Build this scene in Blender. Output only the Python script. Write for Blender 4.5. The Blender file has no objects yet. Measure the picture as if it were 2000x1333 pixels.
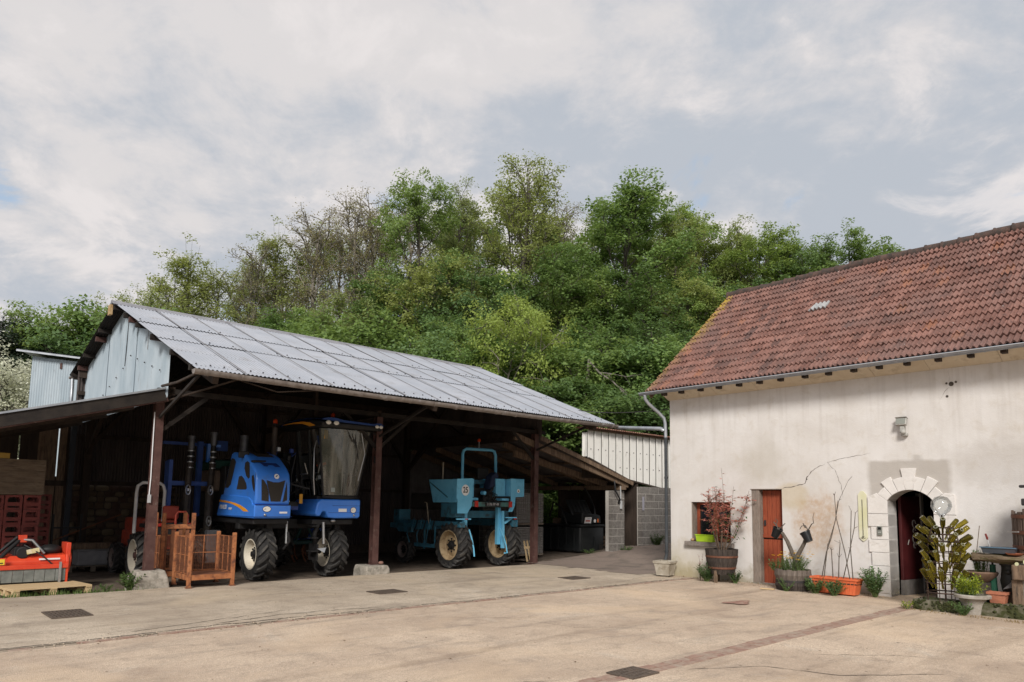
import bpy, bmesh, math, random
import numpy as np
from mathutils import Vector, Matrix, Euler, noise
from mathutils.geometry import tessellate_polygon
R = math.radians; PI = math.pi
sc = bpy.context.scene
COL = sc.collection

# ------------------------------------------------------------------ camera
cam_d = bpy.data.cameras.new('camera'); cam = bpy.data.objects.new('camera', cam_d); COL.objects.link(cam)
cam_d.lens = 25.2; cam_d.sensor_width = 36; cam_d.shift_y = 0.0815; cam_d.clip_start = .1; cam_d.clip_end = 3000
_p, _r = math.atan(1400/12600), R(.85)
_fw = Vector((0, math.cos(_p), math.sin(_p))); _x = Vector((1, 0, 0)); _u = _x.cross(_fw)
_rt = _x*math.cos(_r)+_u*math.sin(_r); _up = -_x*math.sin(_r)+_u*math.cos(_r)
mw = Matrix((_rt, _up, -_fw)).transposed().to_4x4(); mw.translation = (0, 0, 1.7)
cam.matrix_world = mw
sc.camera = cam
sc.render.engine = 'CYCLES'
sc.view_settings.view_transform = 'Standard'; sc.view_settings.look = 'None'
sc.view_settings.gamma = 1; sc.view_settings.use_curve_mapping = False
sc.view_settings.exposure = 1.2
sc.cycles.use_denoising = True
sc.cycles.max_bounces = 8; sc.cycles.transparent_max_bounces = 12

# ------------------------------------------------------------------ node helper
def N(nt, typ, ins=None, **at):
    n = nt.nodes.new(typ)
    for k, v in at.items(): setattr(n, k, v)
    for k, v in (ins or {}).items():
        s = n.inputs[k]
        if isinstance(v, bpy.types.NodeSocket): nt.links.new(v, s)
        else: s.default_value = v
    return n
def math_(nt, op, a, b=0.5, c=None, clamp=False):
    n = N(nt, 'ShaderNodeMath', {0: a, 1: b}, operation=op, use_clamp=clamp)
    if c is not None:
        if isinstance(c, bpy.types.NodeSocket): nt.links.new(c, n.inputs[2])
        else: n.inputs[2].default_value = c
    return n.outputs[0]
def rng_(nt, v, a, b, c=0., d=1., smooth=False):
    return N(nt, 'ShaderNodeMapRange', {0: v, 1: a, 2: b, 3: c, 4: d}, interpolation_type='SMOOTHSTEP' if smooth else 'LINEAR').outputs[0]
def c4(c): return (c[0], c[1], c[2], 1) if len(c) == 3 else c
def mixc(nt, f, a, b, mode='MIX'):
    n = N(nt, 'ShaderNodeMix', data_type='RGBA', blend_type=mode)
    for i, v in ((0, f), (6, a), (7, b)):
        if isinstance(v, bpy.types.NodeSocket): nt.links.new(v, n.inputs[i])
        else: n.inputs[i].default_value = c4(v) if i else v
    return n.outputs[2]
def noise_(nt, vec, scale, detail=5, rough=.55, dist=0):
    return N(nt, 'ShaderNodeTexNoise', {'Vector': vec, 'Scale': scale, 'Detail': detail, 'Roughness': rough, 'Distortion': dist}).outputs[0]

# ------------------------------------------------------------------ world: overcast, broken cloud, a few blue gaps
SUN_EL, SUN_AZ = R(35), R(186)      # azimuth measured clockwise from +Y: behind the camera, to its left
wd = bpy.data.worlds.new('World'); sc.world = wd; wd.use_nodes = True
nt = wd.node_tree; nt.nodes.clear()
sky = N(nt, 'ShaderNodeTexSky', sky_type='NISHITA', sun_disc=False, sun_elevation=SUN_EL, sun_rotation=SUN_AZ, air_density=1.2, dust_density=1.5, ozone_density=1.0)
tc = N(nt, 'ShaderNodeTexCoord').outputs['Generated']
sep = N(nt, 'ShaderNodeSeparateXYZ', {0: tc})
den = math_(nt, 'ADD', math_(nt, 'MAXIMUM', sep.outputs[2], 0.0), .30)
pl = N(nt, 'ShaderNodeCombineXYZ', {0: math_(nt, 'DIVIDE', sep.outputs[0], den), 1: math_(nt, 'DIVIDE', sep.outputs[1], den), 2: 3.1}).outputs[0]
n1 = noise_(nt, pl, 1.7, 10, .62, .25)
n2 = noise_(nt, N(nt, 'ShaderNodeVectorMath', {0: pl, 1: (3.7, 1.2, 9.1)}, operation='ADD').outputs[0], 4.4, 10, .62, .3)
n3 = noise_(nt, N(nt, 'ShaderNodeVectorMath', {0: pl, 1: (11.3, 4.4, 2.2)}, operation='ADD').outputs[0], 1.9, 8, .6, .3)
dens = math_(nt, 'ADD', math_(nt, 'MULTIPLY', n1, .58), math_(nt, 'MULTIPLY', n2, .42))
bright = rng_(nt, dens, .42, .57, 0, 1, True)
cl = mixc(nt, bright, (2.2, 2.36, 2.62), (3.2, 3.08, 3.08))
cl = mixc(nt, rng_(nt, n2, .52, .66, 0, .6, True), cl, (3.7, 3.5, 3.46))
gap = rng_(nt, n3, .585, .66, 0, .8, True)
cl = mixc(nt, gap, cl, mixc(nt, .75, sky.outputs[0], (1.6, 2.1, 2.75)))
bg = N(nt, 'ShaderNodeBackground', {0: cl, 1: .1})
nt.links.new(bg.outputs[0], N(nt, 'ShaderNodeOutputWorld').inputs[0])

# ------------------------------------------------------------------ sun, veiled by thin cloud
sd = bpy.data.lights.new('sun', 'SUN'); so = bpy.data.objects.new('sun', sd); COL.objects.link(so)
sd.energy = 1.5; sd.angle = R(14); sd.color = (1, .955, .89)
_d = Vector((math.sin(SUN_AZ)*math.cos(SUN_EL), math.cos(SUN_AZ)*math.cos(SUN_EL), math.sin(SUN_EL)))
so.rotation_euler = _d.to_track_quat('Z', 'Y').to_euler(); so.location = (-5, -5, 20)

# ------------------------------------------------------------------ materials
MATS = {}
def mat(name, c1, c2=None, scale=6, rough=.7, metal=0, bump=0, bscale=30, stain=None, spec=.35, stretch=None, lo=.35, hi=.65, emis=None, coat=0, trans=0):
    """two-tone noise material; stain=(colour, scale, lo, hi) lays a third tone over it"""
    if name in MATS: return MATS[name]
    m = bpy.data.materials.new(name); m.use_nodes = True; nt = m.node_tree; nt.nodes.clear()
    p = N(nt, 'ShaderNodeBsdfPrincipled', {'Roughness': rough, 'Metallic': metal, 'Specular IOR Level': spec, 'Coat Weight': coat})
    tcn = N(nt, 'ShaderNodeTexCoord').outputs['Object']
    rnd = N(nt, 'ShaderNodeObjectInfo').outputs['Random']
    off = N(nt, 'ShaderNodeVectorMath', {0: tcn, 1: N(nt, 'ShaderNodeCombineXYZ', {0: math_(nt, 'MULTIPLY', rnd, 37.), 1: math_(nt, 'MULTIPLY', rnd, 11.), 2: 0.}).outputs[0]}, operation='ADD').outputs[0]
    if stretch: off = N(nt, 'ShaderNodeVectorMath', {0: off, 1: stretch}, operation='MULTIPLY').outputs[0]
    col = c4(c1)
    if c2 is not None:
        col = mixc(nt, rng_(nt, noise_(nt, off, scale, 7, .6), lo, hi), c1, c2)
    if stain:
        col = mixc(nt, rng_(nt, noise_(nt, off, stain[1], 6, .65, .4), stain[2], stain[3]), col, stain[0])
    if isinstance(col, bpy.types.NodeSocket): nt.links.new(col, p.inputs['Base Color'])
    else: p.inputs['Base Color'].default_value = col
    if bump:
        b = N(nt, 'ShaderNodeBump', {'Height': noise_(nt, off, bscale, 5, .6), 'Strength': bump, 'Distance': .02})
        nt.links.new(b.outputs[0], p.inputs['Normal'])
    if emis: p.inputs['Emission Color'].default_value = c4(emis[0]); p.inputs['Emission Strength'].default_value = emis[1]
    if trans: p.inputs['Transmission Weight'].default_value = trans
    nt.links.new(p.outputs[0], N(nt, 'ShaderNodeOutputMaterial').inputs[0])
    MATS[name] = m
    return m

# ------------------------------------------------------------------ mesh builder
class MB:
    def __init__(s): s.v = []; s.f = []
    def add(s, vs, fs, M=None):
        o = len(s.v)
        s.v += [tuple(M @ Vector(p)) if M else tuple(p) for p in vs]
        s.f += [tuple(i+o for i in f) for f in fs]
        return s
    def box(s, x0, x1, y0, y1, z0, z1, M=None):
        return s.add([(x0,y0,z0),(x1,y0,z0),(x1,y1,z0),(x0,y1,z0),(x0,y0,z1),(x1,y0,z1),(x1,y1,z1),(x0,y1,z1)],
                     [(3,2,1,0),(4,5,6,7),(0,1,5,4),(1,2,6,5),(2,3,7,6),(3,0,4,7)], M)
    def beam(s, a, b, w, h, up=(0,0,1)):
        a, b = Vector(a), Vector(b); d = (b-a); L = d.length; d.normalize(); up = Vector(up)
        if abs(d.dot(up)) > .98: up = Vector((0,1,0))
        x = d.cross(up).normalized(); z = x.cross(d)
        M = Matrix((x, d, z)).transposed().to_4x4(); M.translation = a
        return s.box(-w/2, w/2, 0, L, -h/2, h/2, M)
    def tube(s, pts, r, n=8, cap=True):
        pts = [Vector(p) for p in pts]; rs = r if isinstance(r, (list, tuple)) else [r]*len(pts)
        vs = []; prev = None
        for i, p in enumerate(pts):
            t = (pts[min(i+1, len(pts)-1)]-pts[max(i-1, 0)])
            if t.length < 1e-7: t = Vector((0,0,1))
            t.normalize()
            if prev is None: x = t.orthogonal().normalized()
            else:
                x = prev - t*prev.dot(t)
                x = x.normalized() if x.length > 1e-5 else t.orthogonal().normalized()
            prev = x; y = t.cross(x)
            for k in range(n):
                a = 2*PI*k/n; vs.append(p+(x*math.cos(a)+y*math.sin(a))*rs[i])
        fs = [(i*n+k, i*n+(k+1) % n, (i+1)*n+(k+1) % n, (i+1)*n+k) for i in range(len(pts)-1) for k in range(n)]
        if cap: fs += [tuple(range(n-1, -1, -1)), tuple((len(pts)-1)*n+k for k in range(n))]
        return s.add(vs, fs)
    def lathe(s, prof, n=24, M=None, close=False):
        vs = [(r*math.cos(2*PI*k/n), r*math.sin(2*PI*k/n), z) for r, z in prof for k in range(n)]
        m = len(prof); q = m if close else m-1
        fs = [(i*n+k, i*n+(k+1) % n, ((i+1) % m)*n+(k+1) % n, ((i+1) % m)*n+k) for i in range(q) for k in range(n)]
        return s.add(vs, fs, M)
    def disc(s, r, z, n=16, M=None, ry=None):
        return s.add([(r*math.cos(2*PI*k/n), (ry or r)*math.sin(2*PI*k/n), z) for k in range(n)], [tuple(range(n))], M)
    def prism(s, poly, d, M=None):
        """polygon in the local xy plane, extruded along z from 0 to d"""
        n = len(poly)
        vs = [(x, y, 0) for x, y in poly]+[(x, y, d) for x, y in poly]
        fs = [tuple(range(n-1, -1, -1)), tuple(range(n, 2*n))]+[(i, (i+1) % n, n+(i+1) % n, n+i) for i in range(n)]
        return s.add(vs, fs, M)
    def ball(s, c, r, n=10, m=6, sc_=(1,1,1)):
        prof = [(max(1e-4, math.sin(PI*i/m)), -math.cos(PI*i/m)) for i in range(m+1)]
        M = Matrix.Translation(c) @ Matrix.Diagonal((r*sc_[0], r*sc_[1], r*sc_[2], 1))
        return s.lathe(prof, n, M)
    def mesh(s, name, smooth=None):
        me = bpy.data.meshes.new(name); me.from_pydata(s.v, [], s.f); me.update()
        if smooth is not None:
            me.polygons.foreach_set('use_smooth', [True]*len(me.polygons))
            if smooth < 180: me.set_sharp_from_angle(angle=R(smooth))
        return me
def frame(o, x, y, z=None):
    """matrix whose columns are the given axes, placed at o"""
    x = Vector(x); y = Vector(y); z = Vector(z) if z else x.cross(y)
    M = Matrix((x, y, z)).transposed().to_4x4(); M.translation = o
    return M
def obj(name, mb, m, parent=None, smooth=None, bevel=0, loc=None, rot=None):
    me = mb.mesh(name, smooth) if isinstance(mb, MB) else mb
    if m is not None and not me.materials: me.materials.append(m)
    o = bpy.data.objects.new(name, me); COL.objects.link(o); o.parent = parent
    if loc is not None: o.location = loc
    if rot is not None: o.rotation_euler = rot
    if bevel:
        b = o.modifiers.new('bevel', 'BEVEL'); b.width = bevel; b.segments = 2; b.limit_method = 'ANGLE'; b.angle_limit = R(40); b.harden_normals = False
    return o
def tag(o, label, cat, group=None):
    o['label'] = label; o['category'] = cat
    if group: o['group'] = group
    return o
def thing(name, label, cat, loc=(0,0,0), rz=0, group=None):
    o = bpy.data.objects.new(name, None); COL.objects.link(o); o.location = loc; o.rotation_euler = (0, 0, rz); o.empty_display_size = .2
    return tag(o, label, cat, group)
def struct(o, kind='structure'): o['kind'] = kind; return o
def copy_tree(o, parent=None, **kw):
    c = o.copy(); COL.objects.link(c)
    if parent is not None: c.parent = parent
    for ch in list(o.children): copy_tree(ch, c)
    for k, v in kw.items():
        if k in ('label', 'category', 'group'): c[k] = v
        else: setattr(c, k, v)
    return c
def text(s, size, m, parent, M, name='lettering', shear=0, bold=0, sx=1):
    cu = bpy.data.curves.new(name, 'FONT'); cu.body = s; cu.size = size; cu.extrude = .0012; cu.shear = shear; cu.offset = bold
    cu.align_x = 'CENTER'; cu.align_y = 'CENTER'
    t = bpy.data.objects.new('tmp', cu); COL.objects.link(t)
    bpy.context.view_layer.update()
    me = bpy.data.meshes.new_from_object(t.evaluated_get(bpy.context.evaluated_depsgraph_get()))
    bpy.data.objects.remove(t); bpy.data.curves.remove(cu)
    me.transform(M @ Matrix.Diagonal((sx, 1, 1, 1))); me.materials.clear(); me.materials.append(m)
    return obj(name, me, m, parent)
rnd = random.Random(7)

# site frames: barn (x along its open front, y into it), house (x along its wall, y into it)
B0 = Vector((-7.029, 14.153, 0)); BRZ = PI/2-.825
H0 = Vector((4.044, 18.236, 0)); HRZ = .727-PI/2
MBn = Matrix.Translation(B0) @ Matrix.Rotation(BRZ, 4, 'Z'); MHs = Matrix.Translation(H0) @ Matrix.Rotation(HRZ, 4, 'Z')
def bw(u, v, z=0): return MBn @ Vector((u, v, z))
def hw(s, n, z=0): return MHs @ Vector((s, -n, z))
def sstep(t): t = max(0., min(1., t)); return t*t*(3-2*t)
def zdrive(u, v):     # the drive climbs between barn and house
    return .36*sstep((u-10.9)/6.2)*sstep((v+7.5)/5.) + max(0, u-17)*.04
# ================================================================== the setting: ground
def grid(name, u0, u1, v0, v1, st, zf, m, M=None, parent=None, keep=None):
    nu = max(1, int(round((u1-u0)/st))); nv = max(1, int(round((v1-v0)/st)))
    vs = []; fs = []
    for j in range(nv+1):
        for i in range(nu+1):
            u = u0+(u1-u0)*i/nu; v = v0+(v1-v0)*j/nv
            if isinstance(zf, (int, float)): z = zf
            else: z = zf(u, v)
            p = Vector((u, v, z)); vs.append(M @ p if M else p)
    for j in range(nv):
        for i in range(nu):
            if keep and not keep(u0+(u1-u0)*(i+.5)/nu, v0+(v1-v0)*(j+.5)/nv): continue
            a = j*(nu+1)+i; fs.append((a, a+1, a+nu+2, a+nu+1))
    mb = MB(); mb.v = [tuple(p) for p in vs]; mb.f = fs
    return obj(name, mb, m, parent, smooth=180)

def concrete(name, base, base2, pebble, grain):
    m = bpy.data.materials.new(name); m.use_nodes = True; nt = m.node_tree; nt.nodes.clear()
    p = N(nt, 'ShaderNodeBsdfPrincipled', {'Roughness': .88, 'Specular IOR Level': .2})
    t = N(nt, 'ShaderNodeTexCoord').outputs['Object']
    big = noise_(nt, t, .55, 8, .62, .6); mid = noise_(nt, t, 2.6, 8, .7, .3); fine = noise_(nt, t, 60, 3, .7)
    c = mixc(nt, rng_(nt, big, .36, .64), base, base2)
    c = mixc(nt, rng_(nt, mid, .50, .72, 0, .7), c, (base[0]*.62, base[1]*.62, base[2]*.64))
    c = mixc(nt, rng_(nt, noise_(nt, t, .9, 9, .72, 1.1), .58, .72, 0, .5), c, (.56, .50, .42))
    streak = noise_(nt, N(nt, 'ShaderNodeVectorMath', {0: t, 1: (.5, 2.2, 1)}, operation='MULTIPLY').outputs[0], 1.1, 7, .65, .5)
    c = mixc(nt, rng_(nt, streak, .54, .72, 0, .55), c, (.17, .14, .12))
    vor = N(nt, 'ShaderNodeTexVoronoi', {'Vector': t, 'Scale': pebble, 'Randomness': 1.}, feature='F1')
    c = mixc(nt, rng_(nt, big, .35, .65, .1, .3), c, mixc(nt, 1., c, N(nt, 'ShaderNodeSeparateColor', {0: vor.outputs['Color']}).outputs[0], 'OVERLAY'))
    c = mixc(nt, math_(nt, 'MULTIPLY', rng_(nt, fine, .35, .65), grain), c, (.66, .58, .49))
    trk = noise_(nt, N(nt, 'ShaderNodeVectorMath', {0: t, 1: (.12, 1.6, 1)}, operation='MULTIPLY').outputs[0], 1.0, 6, .6, .8)
    c = mixc(nt, rng_(nt, trk, .55, .70, 0, .4), c, (base[0]*.55, base[1]*.54, base[2]*.53))
    c = mixc(nt, rng_(nt, noise_(nt, t, .35, 5, .6, .8), .52, .68, 0, .45), c, (base2[0]*1.18, base2[1]*1.13, base2[2]*1.02))
    # small dark spots: oil, tyre marks, leaf litter
    sp = noise_(nt, t, 7, 4, .6)
    c = mixc(nt, rng_(nt, sp, .68, .74, 0, .6), c, (.10, .085, .075))
    nt.links.new(c, p.inputs['Base Color'])
    hgt = math_(nt, 'ADD', math_(nt, 'MULTIPLY', vor.outputs['Distance'], .8), math_(nt, 'MULTIPLY', mid, 1.2))
    nt.links.new(N(nt, 'ShaderNodeBump', {'Height': hgt, 'Strength': .55, 'Distance': .012}).outputs[0], p.inputs['Normal'])
    nt.links.new(p.outputs[0], N(nt, 'ShaderNodeOutputMaterial').inputs[0])
    return m
mc_grey = concrete('slab_concrete', (.38, .305, .23), (.53, .44, .34), 90, .14)
mc_tan = concrete('washed_concrete', (.41, .305, .222), (.57, .445, .33), 80, .26)
m_gravel = mat('drive_gravel', (.20, .155, .13), (.33, .26, .215), 45, .95, bump=.9, bscale=70, stain=((.13, .11, .09), 1.2, .5, .75), lo=.3, hi=.7)
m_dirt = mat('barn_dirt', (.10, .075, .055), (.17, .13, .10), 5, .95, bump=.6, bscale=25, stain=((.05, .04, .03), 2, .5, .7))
m_earth = mat('earth', (.07, .08, .03), (.12, .11, .06), 1.5, .95, bump=.5, bscale=8)
m_brick = mat('paver_brick', (.26, .15, .115), (.36, .23, .175), 9, .85, bump=.4, bscale=60, stain=((.38, .30, .235), 5, .40, .64))
m_crack = mat('crack_dark', (.06, .05, .042), (.11, .09, .075), 20, .95)
m_moss = mat('moss', (.022, .030, .009), (.062, .068, .020), 25, .95, bump=.9, bscale=60, stain=((.03, .03, .015), 8, .5, .7))

m_ = MB(); m_.add([(-500,-200,-.16),(500,-200,-.16),(500,700,-.16),(-500,700,-.16)], [(0,1,2,3)])
struct(obj('ground', m_, m_earth))

def zy(u, v): return zdrive(u, v) + .012*noise.noise((u*.6, v*.6, 0)) + .004*noise.noise((u*2.2, v*2.2, 3))
def under_house(u, v): return u < 10.75+.08*noise.noise((v, 0, 0)) or v < -4.9 and u < 11.3 or v < -4.2
slabs = []
root = None
def slab(name, v0, v1, m, u1=11.6, keep=None):
    o = grid(name, -16, u1, v0, v1, .2, zy, m); o.matrix_world = MBn; struct(o); return o
yardA = slab('yard_slab_by_barn', -5.24, -.32, mc_grey)
yardB = slab('yard_slab_middle', -10.36, -5.40, mc_tan, 12.4)
yardC = slab('yard_slab_front', -26, -10.60, mc_tan, 16)
# rounded edge of the barn-side slab, a real step down to the dirt floor
mb = MB()
for i in range(112):
    u = -16+.2*i+0.0; d = .03*noise.noise((u*1.3, 1, 1)); d2 = .03*noise.noise(((u+.2)*1.3, 1, 1))
    if u > 10.4: break
    mb.add([(u,-.33,zy(u,-.33)),(u+.2,-.33,zy(u+.2,-.33)),(u+.2,-.27+d2,-.012),(u,-.27+d,-.012),(u+.2,-.25+d2,-.12),(u,-.25+d,-.12)], [(0,1,2,3),(3,2,4,5)])
o = obj('slab_edge', mb, mc_grey, smooth=180); o.parent = yardA
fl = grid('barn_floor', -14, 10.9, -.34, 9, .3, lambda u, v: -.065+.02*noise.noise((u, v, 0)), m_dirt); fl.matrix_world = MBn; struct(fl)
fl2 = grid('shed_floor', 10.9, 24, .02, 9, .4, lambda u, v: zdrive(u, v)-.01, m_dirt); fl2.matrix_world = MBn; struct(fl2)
dr = grid('drive', 9.8, 30, -4.2, 1.2, .2, lambda u, v: zy(u, v)+.006, m_gravel,
          keep=lambda u, v: u > 10.42+.2*v/4+.16*noise.noise((v*1.7, 2, 0))+.1*noise.noise((v*5, 2, 0)) and v > -4.05+.12*noise.noise((u*2, 5, 0)) and v < .25+.08*(u-11)*(u > 11)); dr.matrix_world = MBn; struct(dr)

# brick channels across the yard: every brick is laid
def brick_run(name, vc, rows, u0, u1, w, jit):
    bed = grid(name, -16, 12, vc-rows*w/2-.05, vc+rows*w/2+.05, .25, lambda u, v: zy(u, v)-.008, mat('sand_joint', (.25,.2,.15), (.36,.29,.22), 12, .95, bump=.4))
    bed.matrix_world = MBn; struct(bed)
    me = MB().box(-.108, .108, -w/2+.005, w/2-.005, -.03, .012).mesh('brick'); me.materials.append(m_brick)
    for r in range(rows):
        u = u0+(.11 if r % 2 else 0)
        while u < u1:
            b = obj('brick', me, None, bed)
            b.location = (u, vc+(r-(rows-1)/2)*w, zy(u, vc)-.006+rnd.uniform(-.006, .004)); b.rotation_euler = (rnd.uniform(-.012,.012), rnd.uniform(-.012,.012), rnd.uniform(-jit, jit))
            if jit > .02 and rnd.random() < .25: b.location.z -= .012
            u += .226
    return bed
brick_run('brick_channel', -10.48, 2, .7, 10.1, .128, .014)
brick_run('brick_channel_old', -5.32, 1, -4.2, 10.6, .115, .05)

# cracks and broken slab edge: ragged dark gaps in the concrete
def crack(parent, pts, w, seed, name='crack'):
    r = random.Random(seed); mb = MB(); L = []
    for (a, b) in zip(pts[:-1], pts[1:]):
        n = max(2, int(math.dist(a, b)/.07))
        for i in range(n): L.append((a[0]+(b[0]-a[0])*i/n, a[1]+(b[1]-a[1])*i/n))
    L.append(pts[-1]); n = len(L); vs = []
    for i, (x, y) in enumerate(L):
        k = min(1, i/4, (n-1-i)/4); ww = w*k*r.uniform(.25, 1.3)
        ox = .035*noise.noise((x*5, y*5, seed)); oy = .05*noise.noise((x*5, y*5, seed+9))
        a = L[min(i+1, n-1)]; b = L[max(i-1, 0)]; t = Vector((a[0]-b[0], a[1]-b[1])).normalized()
        z = zy(x, y)+.004
        vs += [(x+ox-t.y*ww, y+oy+t.x*ww, z), (x+ox+t.y*ww, y+oy-t.x*ww, z)]
    mb.v = vs; mb.f = [(2*i, 2*i+1, 2*i+3, 2*i+2) for i in range(n-1)]
    return obj(name, mb, m_crack, parent)
crack(yardA, [(-4,-5.2),(-1.5,-5.19),(-.6,-5.1),(.6,-5.12),(2.2,-5.16),(5,-5.2),(7,-5.19),(10.5,-5.2)], .016, 3)
crack(yardA, [(-.6,-5.0),(.4,-4.78),(1.3,-4.82),(2.2,-5.0)], .014, 5)
crack(yardA, [(-1.9,-5.0),(-.9,-4.82),(.1,-4.55),(.9,-4.35)], .009, 6)
crack(yardA, [(3.6,-4.95),(4.6,-4.88),(5.4,-5.02)], .008, 8)
crack(yardA, [(6.4,-5.0),(8.4,-4.9),(10.2,-4.3)], .006, 9)
crack(yardB, [(2.0,-6.2),(3.0,-7.0),(3.2,-8.2),(4.2,-9.2)], .004, 11)
crack(yardB, [(-.6,-10.2),(.2,-9.9),(.9,-10.25)], .006, 12)
crack(yardC, [(2.2,-10.7),(3.0,-11.2),(3.2,-11.9),(4.2,-12.6)], .008, 13)
crack(yardC, [(4.0,-11.2),(4.8,-11.9),(5.0,-12.4)], .005, 14)
# loose chips along the broken edge
mb = MB()
for i in range(420):
    u = rnd.uniform(-4, 10.5); v = -5.24+rnd.gauss(0, .09); s = rnd.uniform(.004, .016)
    mb.ball((u, v, zy(u, v)+s*.3), s, 5, 3, (1, rnd.uniform(.6, 1.4), .6))
struct(obj('broken_concrete', mb, mc_grey, yardA, smooth=60), 'stuff')
# patch of red bricks let into the slab near the house
mb = MB()
for i in range(13):
    a = 2*PI*i/13; rr = .30+.1*math.sin(3*a+1); mb.v.append((7.45+rr*1.05*math.cos(a), -8.33+rr*.62*math.sin(a), .014))
mb.f = [tuple(range(13))]
obj('brick_patch', mb, mat('red_patch', (.22,.10,.075), (.33,.2,.15), 6, .9, bump=.3, stain=((.42,.34,.26), 9, .5, .7)), yardB)

# drain grates
m_iron = mat('cast_iron', (.085, .065, .052), (.15, .115, .09), 20, .7, .2, bump=.3)
def grate(label, u, v, w, d, nx, along_u=True):
    t = thing('drain_grate', label, 'drain grate', bw(u, v, zy(u, v)+.002), BRZ, 'drain grates in the yard')
    pit = MB().add([(-w/2,-d/2,.003),(w/2,-d/2,.003),(w/2,d/2,.003),(-w/2,d/2,.003)], [(0,1,2,3)])
    obj('pit', pit, mat('pit_black', (.018,.015,.013), rough=1), t)
    f = MB(); e = .03
    f.box(-w/2-e, w/2+e, -d/2-e, -d/2, .0, .016); f.box(-w/2-e, w/2+e, d/2, d/2+e, .0, .016)
    f.box(-w/2-e, -w/2, -d/2, d/2, .0, .015); f.box(w/2, w/2+e, -d/2, d/2, .0, .015)
    obj('frame', f, m_iron, t)
    for i in range(nx):
        x = -w/2+w*(i+.5)/nx if along_u else 0; y = 0 if along_u else -d/2+d*(i+.5)/nx
        if along_u: b = MB().box(-w/nx*.28, w/nx*.28, -d/2, d/2, .004, .014)
        else: b = MB().box(-w/2, w/2, -d/nx*.28, d/nx*.28, .004, .014)
        obj('bar', b, m_iron, t, loc=(x, y, 0))
    for q in (-.5, .5): obj('crossbar', MB().box(-w/2, w/2, q*d*.55-.012, q*d*.55+.012, .004, .017) if along_u else MB().box(q*w*.55-.012, q*w*.55+.012, -d/2, d/2, .004, .017), m_iron, t)
    obj('crossbar', MB().box(-w/2, w/2, -.012, .012, .004, .017) if along_u else MB().box(-.012, .012, -d/2, d/2, .004, .017), m_iron, t)
grate('wide iron drain grate in the yard nearest the wooden pallet', -1.9, -2.87, .46, .68, 9)
grate('iron drain grate in the yard in front of the middle barn post', 3.29, -3.36, .56, .42, 11)
grate('iron drain grate in the yard near the gravel drive', 8.25, -3.65, .56, .42, 11)
grate('slotted iron drain grate set at the end of the red brick channel', 1.62, -10.48, .38, .28, 7)

# dry grass and weeds along the slab edge, moss strips
def blades(name, pts, h, m, n, seed, parent=None, spread=.06, wid=.006):
    r = random.Random(seed); mb = MB()
    for (p, k) in pts:
        for i in range(int(n*k)):
            x = p[0]+r.gauss(0, spread); y = p[1]+r.gauss(0, spread); hh = h*k*r.uniform(.4, 1.1); a = r.uniform(0, 2*PI); l = hh*r.uniform(.2, .9)
            dx, dy = math.cos(a), math.sin(a); w = wid*r.uniform(.6, 1.4)
            z = p[2]
            mb.add([(x-dy*w, y+dx*w, z), (x+dy*w, y-dx*w, z), (x+dx*l*.4+dy*w*.7, y+dy*l*.4-dx*w*.7, z+hh*.6), (x+dx*l*.4-dy*w*.7, y+dy*l*.4+dx*w*.7, z+hh*.6), (x+dx*l, y+dy*l, z+hh)], [(0,1,2,3), (3,2,4)])
    return obj(name, mb, m, parent)
def leafmat(name, c1, c2, tr=.35, scale=.8, rough=.55, var=.5, spec=.3):
    m = bpy.data.materials.new(name); m.use_nodes = True; nt = m.node_tree; nt.nodes.clear()
    g = N(nt, 'ShaderNodeNewGeometry'); oi = N(nt, 'ShaderNodeObjectInfo').outputs['Random']
    n = noise_(nt, N(nt, 'ShaderNodeTexCoord').outputs['Object'], scale, 3, .6)
    f = math_(nt, 'ADD', math_(nt, 'MULTIPLY', g.outputs['Random Per Island'], .5), math_(nt, 'MULTIPLY', rng_(nt, n, .3, .7), .5))
    c = mixc(nt, f, c1, c2)
    c = N(nt, 'ShaderNodeHueSaturation', {'Color': c, 'Hue': rng_(nt, oi, 0, 1, .5-.022*var*2, .5+.016*var*2), 'Saturation': rng_(nt, oi, 0, 1, 1.1, .9), 'Value': rng_(nt, math_(nt, 'FRACT', math_(nt, 'MULTIPLY', oi, 7.3)), 0, 1, 1-.35*var, 1+.35*var)}).outputs[0]
    p = N(nt, 'ShaderNodeBsdfPrincipled', {'Base Color': c, 'Roughness': rough, 'Specular IOR Level': spec})
    t = N(nt, 'ShaderNodeBsdfTranslucent', {'Color': mixc(nt, .5, c, (min(1, c2[0]*1.6), min(1, c2[1]*1.5), c2[2]))})
    nt.links.new(N(nt, 'ShaderNodeMixShader', {0: tr, 1: p.outputs[0], 2: t.outputs[0]}).outputs[0], N(nt, 'ShaderNodeOutputMaterial').inputs[0])
    return m
m_grass = leafmat('grass_blades', (.05,.10,.02), (.14,.2,.05), .3, 3)
m_dry = leafmat('dry_grass', (.22,.16,.08), (.34,.27,.13), .2, 3)
pts = [((u, -.26+rnd.gauss(0,.05), -.03), rnd.uniform(.4, 1.1)) for u in np.arange(-2.9, .1, .07)]
o = struct(obj('grass', MB(), m_grass), 'stuff'); bpy.data.objects.remove(o)
gr = blades('grass', pts, .13, m_grass, 16, 4); gr.matrix_world = MBn; struct(gr, 'stuff')
pts = [((s, rnd.uniform(-.04, .03)-.03, .0), rnd.uniform(.3, .8)) for s in np.arange(.5, 5.1, .08)]+[((s, -1.62-.1*(s-6.1)+rnd.uniform(-.08,.08), .0), rnd.uniform(.3, .9)) for s in np.arange(6.05, 8.6, .05)]
gd = blades('dry_grass', pts, .06, m_dry, 9, 5); gd.matrix_world = MHs; struct(gd, 'stuff')

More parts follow.
